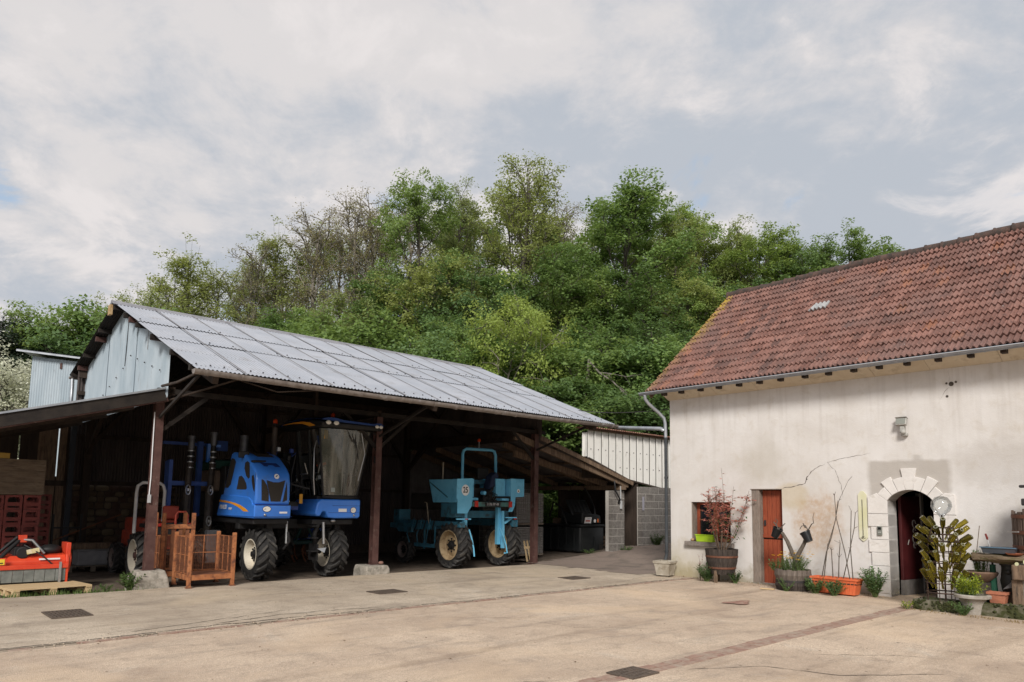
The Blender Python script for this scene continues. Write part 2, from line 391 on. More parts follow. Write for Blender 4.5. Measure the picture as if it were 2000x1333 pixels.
# hill behind the barn
_AX = [-1.6, -.75, -.55, -.42, -.3, -.1, .2, .5, .8, 1.6]; _HG = [1., 1.2, 1.6, 2.6, 3.8, 5.2, 6.0, 5.4, 4.4, 3]
def hill_z(x, y):
    a = x/max(y, 1); g = float(np.interp(a, _AX, _HG)); return -.1+g*sstep((y-27)/24)+.03*max(0, y-60)+.35*noise.noise((x*.12, y*.12, 0))*sstep((y-27)/8)
hl = grid('hill', -120, 130, 26.5, 190, 2.2, hill_z, mat('forest_floor', (.022,.032,.010), (.05,.06,.02), .8, .95, bump=.6, bscale=3)); struct(hl)

# litter: dead leaves, grit and twigs blown about the yard and against the walls
r_ = random.Random(12); lit = MB()
for k in range(900):
    if k < 420: u, v = r_.uniform(-5, 11), r_.uniform(-13, -.4)
    elif k < 700: q = hw(r_.uniform(.3, 8.5), abs(r_.gauss(.25, .22))+.03); q = MBn.inverted() @ q; u, v = q.x, q.y
    else: u, v = r_.uniform(-4, 10.5), -5.3+r_.gauss(0, .12)
    a = r_.uniform(0, 6.3); L = r_.uniform(.008, .026); w = L*r_.uniform(.25, .6); z = zy(u, v)+.005; c, s_ = math.cos(a), math.sin(a)
    lit.add([(u-c*L, v-s_*L, z), (u+s_*w, v-c*w, z+r_.uniform(.001,.008)), (u+c*L, v+s_*L, z+r_.uniform(0,.006)), (u-s_*w, v+c*w, z+.002)], [(0,1,2,3)])
lt = obj('leaf_litter', lit, mat('dead_leaf', (.09,.055,.03), (.20,.13,.075), 6, .9)); lt.matrix_world = MBn; struct(lt, 'stuff')
# ================================================================== the open barn and its lean-tos
m_undershade = mat('undershade_black', (.014,.011,.010), (.028,.022,.018), 5, .9, bump=.3)  # near-black stands in for shade on roof undersides and canopy timbers
m_roof = mat('roof_sheet', (.30,.32,.36), (.37,.385,.425), 1.1, .5, 0, bump=0, spec=.45, stain=((.235,.235,.245), 2.2, .52, .80))
m_gsheet = mat('gable_sheet', (.31,.375,.425), (.44,.50,.545), 1.6, .5, .1, stretch=(1,4,.35), stain=((.26,.27,.28), 4, .60, .78))
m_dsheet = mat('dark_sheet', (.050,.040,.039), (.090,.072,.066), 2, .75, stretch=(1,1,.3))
m_rust = mat('red_oxide_steel', (.060,.026,.022), (.10,.05,.042), 5, .7, bump=.3, stain=((.16,.12,.10), 9, .58, .75))
m_dark = mat('old_timber_dark', (.030,.021,.016), (.06,.042,.032), 5, .85, bump=.4, stretch=(1,1,.2))
m_timber = mat('weathered_timber', (.13,.085,.055), (.24,.165,.11), 6, .85, bump=.5, stretch=(4,4,.5), stain=((.06,.045,.035), 7, .5, .7))
m_zinc = mat('zinc', (.30,.32,.35), (.42,.44,.47), 5, .42, .5)
m_gutter = mat('old_gutter', (.17,.145,.13), (.30,.27,.25), 7, .6, .2, bump=.2, stain=((.42,.42,.43), 3, .60, .72))
m_footing = mat('old_concrete', (.27,.245,.205), (.40,.36,.31), 7, .9, bump=.8, bscale=22, stain=((.12,.11,.085), 5, .5, .7))
m_bolt = mat('bolt_dark', (.05,.045,.045), rough=.6, metal=.4)

def corrugated(w, L, pitch=.076, amp=.011, nseg=6, rows=1):
    """sheet in the xy plane: waves across x, running along y"""
    n = max(2, int(round(w/pitch))*nseg); vs = []; fs = []
    for j in range(rows+1):
        for i in range(n+1):
            x = w*i/n; vs.append((x, L*j/rows, amp*math.cos(2*PI*i/nseg)))
    for j in range(rows):
        for i in range(n):
            a = j*(n+1)+i; fs.append((a, a+1, a+n+2, a+n+1))
    mb = MB(); mb.v = vs; mb.f = fs
    return mb
def two_sided(mb, top, under, d=.004):
    """sheet with a separate underside, painted darker for the shade beneath it"""
    n = len(mb.v); m2 = MB(); m2.v = mb.v+[(x, y, z-d) for x, y, z in mb.v]; m2.f = mb.f+[tuple(i+n for i in f[::-1]) for f in mb.f]
    me = m2.mesh('roof_sheet', 180); me.materials.append(top); me.materials.append(under); me.polygons.foreach_set('material_index', [0]*len(mb.f)+[1]*len(mb.f)); return me
def wall_sheet(w, h0, h1=None, pitch=.076, amp=.012, b0=0., b1=None):
    """upright sheet in the xz plane; bottom runs b0..b1, top runs h0..h1"""
    h1 = h0 if h1 is None else h1; b1 = b0 if b1 is None else b1
    n = max(2, int(round(w/pitch))*5); mb = MB()
    for i in range(n+1):
        t = i/n; y = amp*math.cos(2*PI*i/5)
        mb.v += [(w*t, y, b0+(b1-b0)*t), (w*t, y, h0+(h1-h0)*t)]
    mb.f = [(2*i, 2*i+2, 2*i+3, 2*i+1) for i in range(n)]
    return mb

barn = thing('open_barn', 'long open-fronted barn with grey corrugated roof and dark posts', 'barn', B0, BRZ)
ZE, VE, VR, ZR, VB, ZB = 3.957, -2.5, 3.3, 6.236, 7.3, 5.03
SL = (ZR-ZE)/(VR-VE); ANG = math.atan(SL)
def zroof(v): return ZE+SL*(v-VE) if v <= VR else ZR-(ZR-ZB)/(VB-VR)*(v-VR)
# roof sheets, three courses of thirteen, each its own sheet lapped over the one below
rows = [(-2.5, -.14), (-.22, 1.32), (1.24, 3.3)]
cw = 11.31/13
for r, (v0, v1) in enumerate(rows):
    L = (v1-v0)/math.cos(ANG)
    me = two_sided(corrugated(cw+.06, L), m_roof, m_undershade)
    for c in range(13):
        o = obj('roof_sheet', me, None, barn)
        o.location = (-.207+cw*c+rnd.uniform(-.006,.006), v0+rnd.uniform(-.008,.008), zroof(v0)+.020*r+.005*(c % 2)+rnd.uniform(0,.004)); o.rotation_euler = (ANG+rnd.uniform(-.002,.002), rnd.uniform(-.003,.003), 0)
ab = -math.atan((ZR-ZB)/(VB-VR)); me = two_sided(corrugated(cw+.06, (VB-VR)/math.cos(ab)), m_roof, m_undershade)
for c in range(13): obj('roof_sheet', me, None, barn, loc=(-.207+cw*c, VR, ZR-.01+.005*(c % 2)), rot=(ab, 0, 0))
# dark joints between columns of sheets (side laps), bolts along laps
for c in range(1, 13):
    u = -.207+cw*c+.04
    obj('side_lap', MB().beam((u, VE+.01, zroof(VE)+.026), (u, VR-.05, zroof(VR)+.05), .005, .008), m_gutter, barn)
bolt = MB().lathe([(.017,0),(.015,.016),(.004,.024)], 6).mesh('bolt'); bolt.materials.append(m_bolt)
for vb, dz in ((-2.25,.014), (-.08,.034), (1.38,.054)):
    for i in range(46):
        u = -.1+i*.244
        if vb > -1 and rnd.random() < .6: continue
        obj('bolt', bolt, None, barn, loc=(u, vb+rnd.uniform(-.01,.01), zroof(vb)+dz), rot=(ANG,0,0))
mb = MB()
for i in range(40):       # ridge capping
    u = -.22+i*.2842
    for s in (1, -1): pass
mb.tube([(-.24, VR, ZR+.035), (11.13, VR, ZR+.035)], .055, 8)
mb.beam((-.24, VR-.12, ZR-.0), (11.13, VR-.12, ZR-.0), .22, .01, (0, -math.sin(ANG), math.cos(ANG))); mb.beam((-.24, VR+.12, ZR), (11.13, VR+.12, ZR), .22, .01, (0, math.sin(ANG), math.cos(ANG)))
obj('ridge_cap', mb, mat('ridge_metal', (.22,.22,.24), (.3,.3,.32), 4, .6), barn, smooth=40)
# gutter: half round, with lap rings and straps
gz = ZE-.03
def half_round(mb, x0, x1, y, z, r, sag=0., n=20, flip=1):
    prof = [(r*math.cos(PI+PI*k/8), r*math.sin(PI+PI*k/8)) for k in range(9)]
    prof += [((r-.006)*math.cos(2*PI-PI*k/8), (r-.006)*math.sin(2*PI-PI*k/8)) for k in range(9)]
    m = len(prof); vs = []; fs = []
    for i in range(n+1):
        t = i/n; dz = -sag*math.sin(PI*t)*(1+.2*math.sin(9*t))
        for (a, b) in prof: vs.append((x0+(x1-x0)*t, y+a, z+b+dz))
    for i in range(n):
        for k in range(m): fs.append((i*m+k, (i+1)*m+k, (i+1)*m+(k+1) % m, i*m+(k+1) % m))
    mb.add(vs, fs); mb.add([vs[k] for k in range(9)], [tuple(range(9))]); mb.add([vs[n*m+k] for k in range(9)], [tuple(range(8,-1,-1))])
mb = MB(); half_round(mb, -.24, 11.16, VE-.06, gz, .088, .035)
obj('gutter', mb, m_gutter, barn, smooth=50)
for i in range(19):
    u = -.02+i*.61; r = .094 if i % 3 else .1; mb = MB(); w = .014 if i % 3 else .03
    half_round(mb, u-w, u+w, VE-.06, gz-.035*math.sin(PI*(u+.24)/11.4), r, 0, 1)
    obj('gutter_strap', mb, m_gutter, barn, smooth=50)
# pipe that carries the gutter across to the house corner
pe = MBn.inverted() @ hw(-.10, .14, 3.62)
mb = MB(); mb.tube([(11.1, VE-.06, gz-.04), (11.25, VE-.06, gz-.06), tuple(pe+Vector((-.04,.04,.05))), tuple(pe)], .05, 10)
obj('drain_pipe', mb, m_zinc, barn, smooth=50)
# posts
for u, lean in ((0, .0), (5.07, 0), (10.51, 0)):
    mb = MB(); z0 = .32 if u == 0 else (.2 if u < 6 else -.02); z1 = 3.78
    mb.box(u-.08, u+.08, -.085, -.065, z0, z1); mb.box(u-.08, u+.08, .065, .085, z0, z1); mb.box(u-.012, u+.012, -.066, .066, z0, z1)
    if u == 0: mb.box(u-.06, u+.05, -.066, .066, z0, z1)
    obj('post', mb, m_rust, barn)
    obj('base_plate', MB().box(u-.13, u+.13, -.13, .13, z0-.012, z0+.012), m_rust, barn)
def footing(u, w0, w1, h, d=.0):
    mb = MB(); vs = []
    for z, w in ((-.1, w0), (h*.5, (w0+w1)/2+.01), (h, w1)):
        for (a, b) in ((-1,-1),(1,-1),(1,1),(-1,1)): vs.append((u+a*w+rnd.uniform(-.012,.012), b*w*.9+d+rnd.uniform(-.012,.012), z+rnd.uniform(-.01,.01)))
    mb.v = vs; mb.f = [(3,2,1,0),(8,9,10,11)]+[(4*l+k, 4*l+(k+1) % 4, 4*l+4+(k+1) % 4, 4*l+4+k) for l in (0,1) for k in range(4)]
    return obj('footing', mb, m_footing, barn, bevel=.03)
footing(0, .34, .255, .33, -.02); footing(4.97, .34, .30, .21, -.1)
obj('stone', MB().ball((5.16, -.2, .25), .06, 7, 5, (1.2,1,.7)), mat('red_stone', (.2,.1,.08), (.28,.17,.13), 9, .9, bump=.5), barn, smooth=60)
for u in (0, 5.2, 10.51):
    u = max(u, .24); obj('rear_post', MB().box(u-.09, u+.09, 6.55, 6.73, -.08, 4.9), m_dark, barn)
# front beam, rafters, purlins, knee braces, canopy brackets
obj('front_beam', MB().box(-.05, 10.9, -.05, .05, 3.80, 3.90), m_undershade, barn)
obj('rear_beam', MB().box(-.1, 10.9, 6.6, 6.72, 4.9, 5.08), m_dark, barn)
for u in (.22, 5.07, 10.51):
    f = lambda v, d: (u, v, zroof(v)-d)
    obj('rafter', MB().beam(f(VE+.15,.2), f(VR,.2), .1, .16), m_dark, barn); obj('rafter', MB().beam(f(VR,.2), f(VB-.2,.2), .1, .16), m_dark, barn)
    obj('tie_beam', MB().beam((u,-.05,3.86), (u,6.65,3.86), .1, .16), m_dark, barn)
    obj('king_post', MB().box(u-.05, u+.05, VR-.06, VR+.06, 3.9, ZR-.25), m_dark, barn)
    obj('knee_brace', MB().beam((u, 6.5, 2.9), (u, 5.2, 3.86), .08, .1), m_dark, barn)
    ub = 0 if u < 1 else u
    obj('canopy_bracket', MB().beam((ub, -.06, 3.30), (ub, VE+.25, zroof(VE+.25)-.12), .04, .055), m_undershade, barn)
    for s in (-1, 1):
        if (u < 1 and s < 0) or (u > 10 and s > 0): continue
        obj('knee_brace', MB().beam((ub+.06*s, 0, 3.05), (ub+.95*s, 0, 3.82), .07, .08), m_undershade, barn)
        obj('knee_brace', MB().beam((u+.08*s, 6.62, 3.1), (u+1.5*s, 6.62, 4.9), .08, .1), m_dark, barn)
for v in (-2.2, -1.1, .2, 1.3, 2.3, 3.2, 4.5, 5.9, 7.1):
    obj('purlin', MB().box(-.2, 11.08, v-.04, v+.04, zroof(v)-.115, zroof(v)-.015), m_undershade, barn)
# rusty rails strung from post to canopy, as the photo shows over the first post
mb = MB(); mb.tube([(.0,-.1,3.93), (.0,-1.0,3.90), (-.05,-2.3,3.93)], .028, 6); obj('stay_rod', mb, m_dark, barn, smooth=60)
mb = MB(); mb.tube([(.06,-.09,3.62), (.9,-1.6,4.0), (1.1,-2.4,3.93)], .02, 6); obj('stay_rod', mb, m_dark, barn, smooth=60)
# back wall sheets (dark) and the walling under them on the left
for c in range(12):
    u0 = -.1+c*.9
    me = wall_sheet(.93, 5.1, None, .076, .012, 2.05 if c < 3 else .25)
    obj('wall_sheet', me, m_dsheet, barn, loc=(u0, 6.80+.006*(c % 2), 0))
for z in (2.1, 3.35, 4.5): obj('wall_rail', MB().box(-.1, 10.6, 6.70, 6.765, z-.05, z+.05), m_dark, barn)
m_st = [mat('stone_a', (.11,.072,.045), (.17,.12,.08), 9, .95, bump=.8, bscale=20), mat('stone_b', (.075,.045,.034), (.12,.075,.055), 9, .95, bump=.8, bscale=20), mat('stone_c', (.16,.12,.075), (.22,.17,.11), 9, .95, bump=.8, bscale=20)]
obj('mortar_core', MB().box(-.1, 10.6, 6.86, 7.1, -.1, 2.06), mat('old_mortar', (.07,.05,.038), (.11,.085,.065), 12, .95, bump=.6), barn)
stm = []
for k in range(4):
    b = MB().ball((0,0,0), 1, 8, 5); b.v = [(x*(1+.12*noise.noise((x*2+k, y*2, z*2))), y, z*(1+.12*noise.noise((x, y*3+k, z*2)))) for x, y, z in b.v]
    b.v = [(math.copysign(abs(x)**.55, x), y, math.copysign(abs(z)**.55, z)) for x, y, z in b.v]
    me = b.mesh('stone', 180); me.materials.append(m_st[k % 3]); stm.append(me)
z = .0
while z < 1.98:
    h = rnd.uniform(.13, .2); u = -.05+rnd.uniform(0, .1)
    while u < 2.6:
        w = rnd.uniform(.16, .36)
        o = obj('stone', rnd.choice(stm), None, barn, loc=(u+w/2, 6.87, z+h/2)); o.scale = (w*.5, .07, h*.5); u += w+.01
    z += h+.008
# left gable: three tall sheets of pale metal above the lean-to, with the bolt rows
def gable(u, lo, name, m, nsheet, amp):
    vs = np.linspace(-.2, 6.95, nsheet+1)
    for a, b in zip(vs[:-1], vs[1:]):
        b = b+.03
        mids = [a]+([VR] if a < VR < b else [])+[b]
        for p, q in zip(mids[:-1], mids[1:]):
            me = wall_sheet(q-p, zroof(p)-.03, zroof(q)-.03, .076, amp, lo(p), lo(q))
            o = obj(name, me, m, barn, loc=(u+rnd.uniform(-.008,.008), p, 0), rot=(0,0,PI/2))
gable(.09, lambda v: 3.70, 'gable_sheet', m_gsheet, 3, .007)
obj('sheet_joint', MB().beam((.075, 3.0, 4.75), (.075, 2.92, zroof(2.95)-.12), .016, .008), m_bolt, barn)
obj('sheet_joint', MB().beam((.077, 1.35, 4.9), (.077, 1.33, zroof(1.3)-.1), .008, .006), m_gutter, barn)
for i in range(11):
    v = .35+i*.55; z = 4.95-abs(v-2.6)*.28-.1*(v > 3); 
    obj('bolt', bolt, None, barn, loc=(.075, v, z), rot=(0,-PI/2,0))
for v in (.3, 2.0, 4.9, 6.6): obj('purlin_end', MB().box(-.16, .08, v-.05, v+.05, zroof(v)-.15, zroof(v)-.03), m_rust, barn)
obj('hornet_box', MB().box(-.26, -.2, VR-.02, VR+.16, ZR-.26, ZR-.02), mat('ridge_board', (.36,.22,.09), (.5,.36,.2), 20, .8), barn)
mb = MB(); half_round(mb, -.2, 11.1, VB+.05, ZB-.03, .07, 0, 2); obj('gutter', mb, m_gutter, barn, smooth=50)
mb = MB(); mb.tube([(-.12, VB+.05, ZB-.06), (-.12, VB+.0, ZB-.3), (-.13, VB-.05, ZB-.75), (-.13, VB-.35, ZB-.9), (-.13, VB-1.0, ZB-.93)], .045, 8); obj('downspout', mb, m_zinc, barn, smooth=60)
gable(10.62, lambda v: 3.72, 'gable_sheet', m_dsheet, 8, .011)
obj('gable_beam', MB().box(10.5, 10.62, .1, 6.6, 3.62, 3.78), m_dark, barn)
obj('gable_brace', MB().beam((10.56, 6.5, 3.0), (10.56, 3.6, zroof(3.6)-.4), .08, .1), m_dark, barn)
obj('gable_brace', MB().beam((10.56, 3.2, 3.75), (10.56, 5.4, 4.9), .08, .1), m_dark, barn)
mb = MB(); mb.tube([(.0-.1,-.1,3.4),(-.095,-.1,2.6),(-.09,-.1,2.1),(-.1,-.1,1.75)], .011, 5); obj('wire', mb, mat('white_cable', (.7,.7,.72), rough=.5), barn)
obj('switch_box', MB().box(-.125,-.065,-.13,-.09,1.62,1.78), mat('grey_plastic', (.4,.4,.41), rough=.5), barn, bevel=.006)
mb = MB(); mb.tube([(.6,-2.35,3.87),(1.4,-2.3,3.74),(2.2,-2.35,3.86)], .012, 5); obj('wire', mb, m_dark, barn)

# ---- lean-to on the left
ll = thing('lean_to', 'low dark lean-to roof against the barn gable at the left edge', 'lean-to', B0, BRZ)
zl = lambda u: 3.83+.285*u
me = corrugated(.93, 4.2).mesh('roof_sheet', 180); 
for k in range(8):
    L = 4.35; n = corrugated(.93, L); m4 = frame((-.02, -.35+k*.88, zl(-.02)+.01*(k % 2)), Vector((0,1,0)), Vector((-1,0,-.285)).normalized())
    b = MB(); b.add(n.v, n.f, m4); obj('roof_sheet', b, mat('lean_roof_sheet', (.09,.08,.08), (.16,.145,.14), 3, .7), ll, smooth=180)
obj('verge_beam', MB().beam((.06,-.3,zl(.06)-.20), (-4.3,-.3,zl(-4.3)-.20), .06, .075), m_rust, ll); obj('verge_board', MB().beam((.0,-.34,zl(0)-.10), (-4.3,-.34,zl(-4.3)-.10), .025, .22), m_undershade, ll)  # verge_board: added dark strip standing in for the shaded roof underside
obj('verge_flashing', MB().beam((.0,-.37,zl(0)+.03), (-4.3,-.37,zl(-4.3)+.03), .02, .035), m_zinc, ll)
for v in (1.8, 4.0, 6.4): obj('rafter', MB().beam((.0,v,zl(0)-.13), (-4.3,v,zl(-4.3)-.13), .08, .16), m_dark, ll)
obj('post', MB().box(-4.25,-4.1,-.3,-.15,-.1,2.5), m_rust, ll)
for k in range(20):     # upright boards at the back with light between some of them
    u = -.22-.215*k; gap = .032 if k in (0, 4) else -.004
    obj('board', MB().box(u-.214+gap, u, 6.8, 6.825, .0, zl(u-.2)-.1), m_timber if k < 3 else m_dark, ll)
obj('rail', MB().box(-4.4, -.1, 6.72, 6.79, 2.0, 2.14), m_dark, ll); obj('board', MB().box(-.225,-.05,6.8,6.825,0,3.7), m_dark, ll); obj('backing', MB().box(-4.5,-.05,6.83,6.85,-.05,2.25), m_dark, ll)
obj('corner_post', MB().box(-.2,-.08,6.5,6.62,-.1,3.7), mat('steel_blue_grey', (.03,.035,.045), rough=.6), ll)

# ---- tall pale shed seen over the lean-to
sh = thing('metal_shed', 'tall pale blue-grey sheet metal shed behind the lean-to', 'shed', (-15.4, 24.4, 0), R(16))
for k in range(4):
    obj('wall_sheet', wall_sheet(.9, 6.48-.06*k-.0, 6.42-.06*k, .076, .006), m_gsheet, sh, loc=(-1.05+.9*k, 0, 0))
for k in range(5): obj('wall_sheet', wall_sheet(.9, 6.5, None, .076, .006), m_gsheet, sh, loc=(-1.05, .9*k, 0), rot=(0,0,PI/2))
mb = MB(); mb.add(*(lambda c: (c.v, c.f))(corrugated(4.4, 5.2)), frame((-1.45, -.3, 6.66), Vector((1,0,-.075)).normalized(), (0,1,0)))
obj('roof_sheet', mb, m_roof, sh, smooth=180)
obj('fascia', MB().beam((-1.45,-.28,6.61), (2.9,-.28,6.29), .03, .06), m_zinc, sh)
obj('slot', MB().box(-.2,-.13,-.03,-.01,6.1,6.3), m_rust, sh)

# ---- lean-to on the right: sloping timber roof on a block pier
lr = thing('timber_lean_to', 'open timber lean-to sloping down from the barn end onto a block pier', 'lean-to', B0, BRZ)
zr_ = lambda u: 3.70-.277*(u-10.7)
for k in range(8):
    n = corrugated(.93, 4.65); m4 = frame((10.62, -.12+k*.86, zr_(10.62)+.02+.01*(k % 2)), Vector((0,1,0)), Vector((1,0,-.277)).normalized(), Vector((.267,0,.964)))
    b = MB(); b.add(n.v, n.f, m4); obj('roof_sheet', b, mat('lean_roof_sheet', (.09,.08,.08), (.16,.145,.14), 3, .7), lr, smooth=180)
for i, v in enumerate((.02, 1.5, 3.2, 5.0, 6.5)):
    obj('rafter', MB().beam((9.7 if i == 0 else 10.6, v, zr_(9.7 if i == 0 else 10.6)-.16-(.14 if i == 0 else 0)), (14.95, v, zr_(14.95)-.13), .09, .19), m_timber, lr, bevel=.01)
obj('rafter', MB().beam((10.5, .9, 3.25), (14.7, .75, 2.42), .1, .2), m_timber, lr, bevel=.01)
for u in (11.6, 12.9, 14.1): obj('purlin', MB().box(u-.04, u+.04, -.1, 6.7, zr_(u)-.06, zr_(u)+.0), m_timber, lr)
obj('verge_board', MB().beam((10.66,-.1,zr_(10.66)-.03), (15.1,-.1,zr_(15.1)-.03), .025, .14), m_timber, lr)
obj('wall_plate', MB().box(14.55, 14.72, -.1, 6.7, zr_(14.7)-.36, zr_(14.7)-.22), m_timber, lr)
for k in range(6): obj('wall_sheet', wall_sheet(.8, zr_(10.7+.75*k)-.1, zr_(11.45+.75*k)-.1, .076, .012, 0.), mat("mid_sheet", (.11,.095,.09), (.17,.15,.14), 2, .8), lr, loc=(10.7+.75*k, 6.75, 0))
m_block = mat('breeze_block', (.17,.155,.14), (.26,.24,.22), 14, .95, bump=.8, bscale=60, stain=((.12,.105,.095), 3, .5, .72))
m_mort = mat('block_mortar', (.42,.39,.355), (.52,.49,.45), 20, .95, bump=.4)
blk = {}
def block_wall(parent, u0, u1, v, z0, z1, thick, ret=0):
    """coursed concrete blocks on a mortar core, front face at v"""
    c = MB().box(u0+.012, u1-.012, v+.004, v+thick, z0-.2, z1-.006); obj('mortar_core', c, m_mort, parent)
    z = z1; r = 0
    while z > z0-.15:
        u = u0; first = .25 if r % 2 else .5
        while u < u1-.02:
            w = min(first, u1-u); first = .5
            if w > .04:
                key = round(w, 2)
                if key not in blk:
                    blk[key] = MB().box(.009, w-.009, 0, .16, .009, .241).mesh('block'); blk[key].materials.append(m_block)
                o = obj('block', blk[key], None, parent, loc=(u, v+rnd.uniform(-.003,.003), z-.25))
            u += w
        z -= .25; r += 1
block_wall(lr, 14.14, 14.78, .02, .16, 2.2, .3)
block_wall(lr, 12.2, 14.6, 4.3, .1, 2.5, .2)
obj('pier_return', MB().box(14.775, 14.80, .05, .3, .0, 2.19), mat('lit_face_pale', (.42,.34,.27), (.5,.42,.34), 8, .9, bump=.3), lr)  # return painted paler than the blocks, as the lit side of the pier
obj('conduit', MB().tube([(14.55,-.0,2.35),(14.55,-.0,1.85)], .02, 6).tube([(14.56,-.01,1.86),(14.56,-.01,1.6)], .045, 6), mat('grey_pvc', (.4,.41,.42), rough=.5), lr)
mb = MB(); mb.tube([(14.2,-.02,2.5),(14.15,-.1,2.2),(14.4,-.1,1.9),(14.55,.3,1.5),(14.5,.5,1.2)], .03, 6); obj('hose', mb, mat('black_rubber', (.012,.012,.013), rough=.5), lr, smooth=60)

# ---- shed clad in white ribbed sheets
ws = thing('white_clad_shed', 'shed clad in white ribbed sheets above a block wall', 'shed', B0, BRZ)
m_wclad = mat('white_cladding', (.80,.78,.73), (.86,.84,.80), 2.5, .6, stretch=(3,1,.5), stain=((.38,.33,.27), 5, .58, .78))
zb = lambda u: 3.26-.31*(u-13.34) if u < 15.4 else 2.62-.131*(u-15.4)
for k in range(13):
    u = 13.34+.38*k; b = MB(); e = .05
    for (a, q, y) in ((0, .30, .4), (.30, .315, .37), (.315, .365, .365), (.365, .38, .37)):
        b.add([(u+a,y,zb(u+a)),(u+q,y if a != .3 else .365,zb(u+q)),(u+q,y if a != .3 else .365,4.16),(u+a,y,4.16)], [(0,1,2,3)])
    obj('cladding_sheet', b, m_wclad, ws)
    for z in (3.55, 3.0):
        if z > zb(u)+.1: obj('bolt', bolt, None, ws, loc=(u+.15, .395, z), rot=(PI/2,0,0))
obj("cladding_sheet", wall_sheet(.22, 4.1, None, .2, .012, 3.3), m_wclad, ws, loc=(13.35, .42, 0), rot=(0,0,PI/2)); obj("wall_back", MB().box(13.36, 18.3, .62, .66, 2.6, 4.15), m_dark, ws)
mb = MB(); mb.add(*(lambda c: (c.v, c.f))(corrugated(5.4, .6, .12, .02)), frame((13.1, .15, 4.24), (1,0,0), (0,1,.02)))
obj('roof_sheet', mb, mat('rust_roof', (.26,.11,.07), (.40,.24,.18), 4, .8), ws, smooth=180)
obj('eave_board', MB().beam((13.34,.33,4.175), (18.3,.33,4.175), .03, .05), m_timber, ws)
obj('flashing', MB().beam((13.3,.33,zb(13.3)-.03), (15.4,.33,zb(15.4)-.03), .05, .05).beam((15.4,.33,zb(15.4)-.03), (18.2,.33,zb(18.2)-.03), .05, .05), m_dark, ws)
block_wall(ws, 15.84, 18.34, .12, .3, 2.37, .2)
obj('inner_wall', MB().box(14.8, 15.85, 3.0, 3.1, .0, 2.5), m_dark, ws)
obj('side_wall', MB().box(15.86, 15.95, .34, 3.0, .0, 2.5), m_dark, ws); obj('ceiling', MB().box(14.6, 18.3, .42, 3.1, 2.52, 2.56), m_dark, ws)
obj('sign', MB().box(15.86, 15.97, .09, .10, 1.55, 2.02), mat('lilac_sheet', (.33,.32,.37), rough=.6), ws, bevel=.02)
for k in range(16):
    a = rnd.uniform(0, 6); lg = tag(obj('firewood_log', MB().tube([(14.95+.05*(k % 6)*2.4+rnd.uniform(-.05,.05), .8+rnd.uniform(0,.3), .33+.12*(k//6)), (15.0+.05*(k % 6)*2.4, 1.5, .33+.12*(k//6))], .06, 7), m_timber), 'split firewood log heaped in the dark shed doorway', 'log', 'firewood heaped in the shed doorway'); lg.matrix_world = MBn
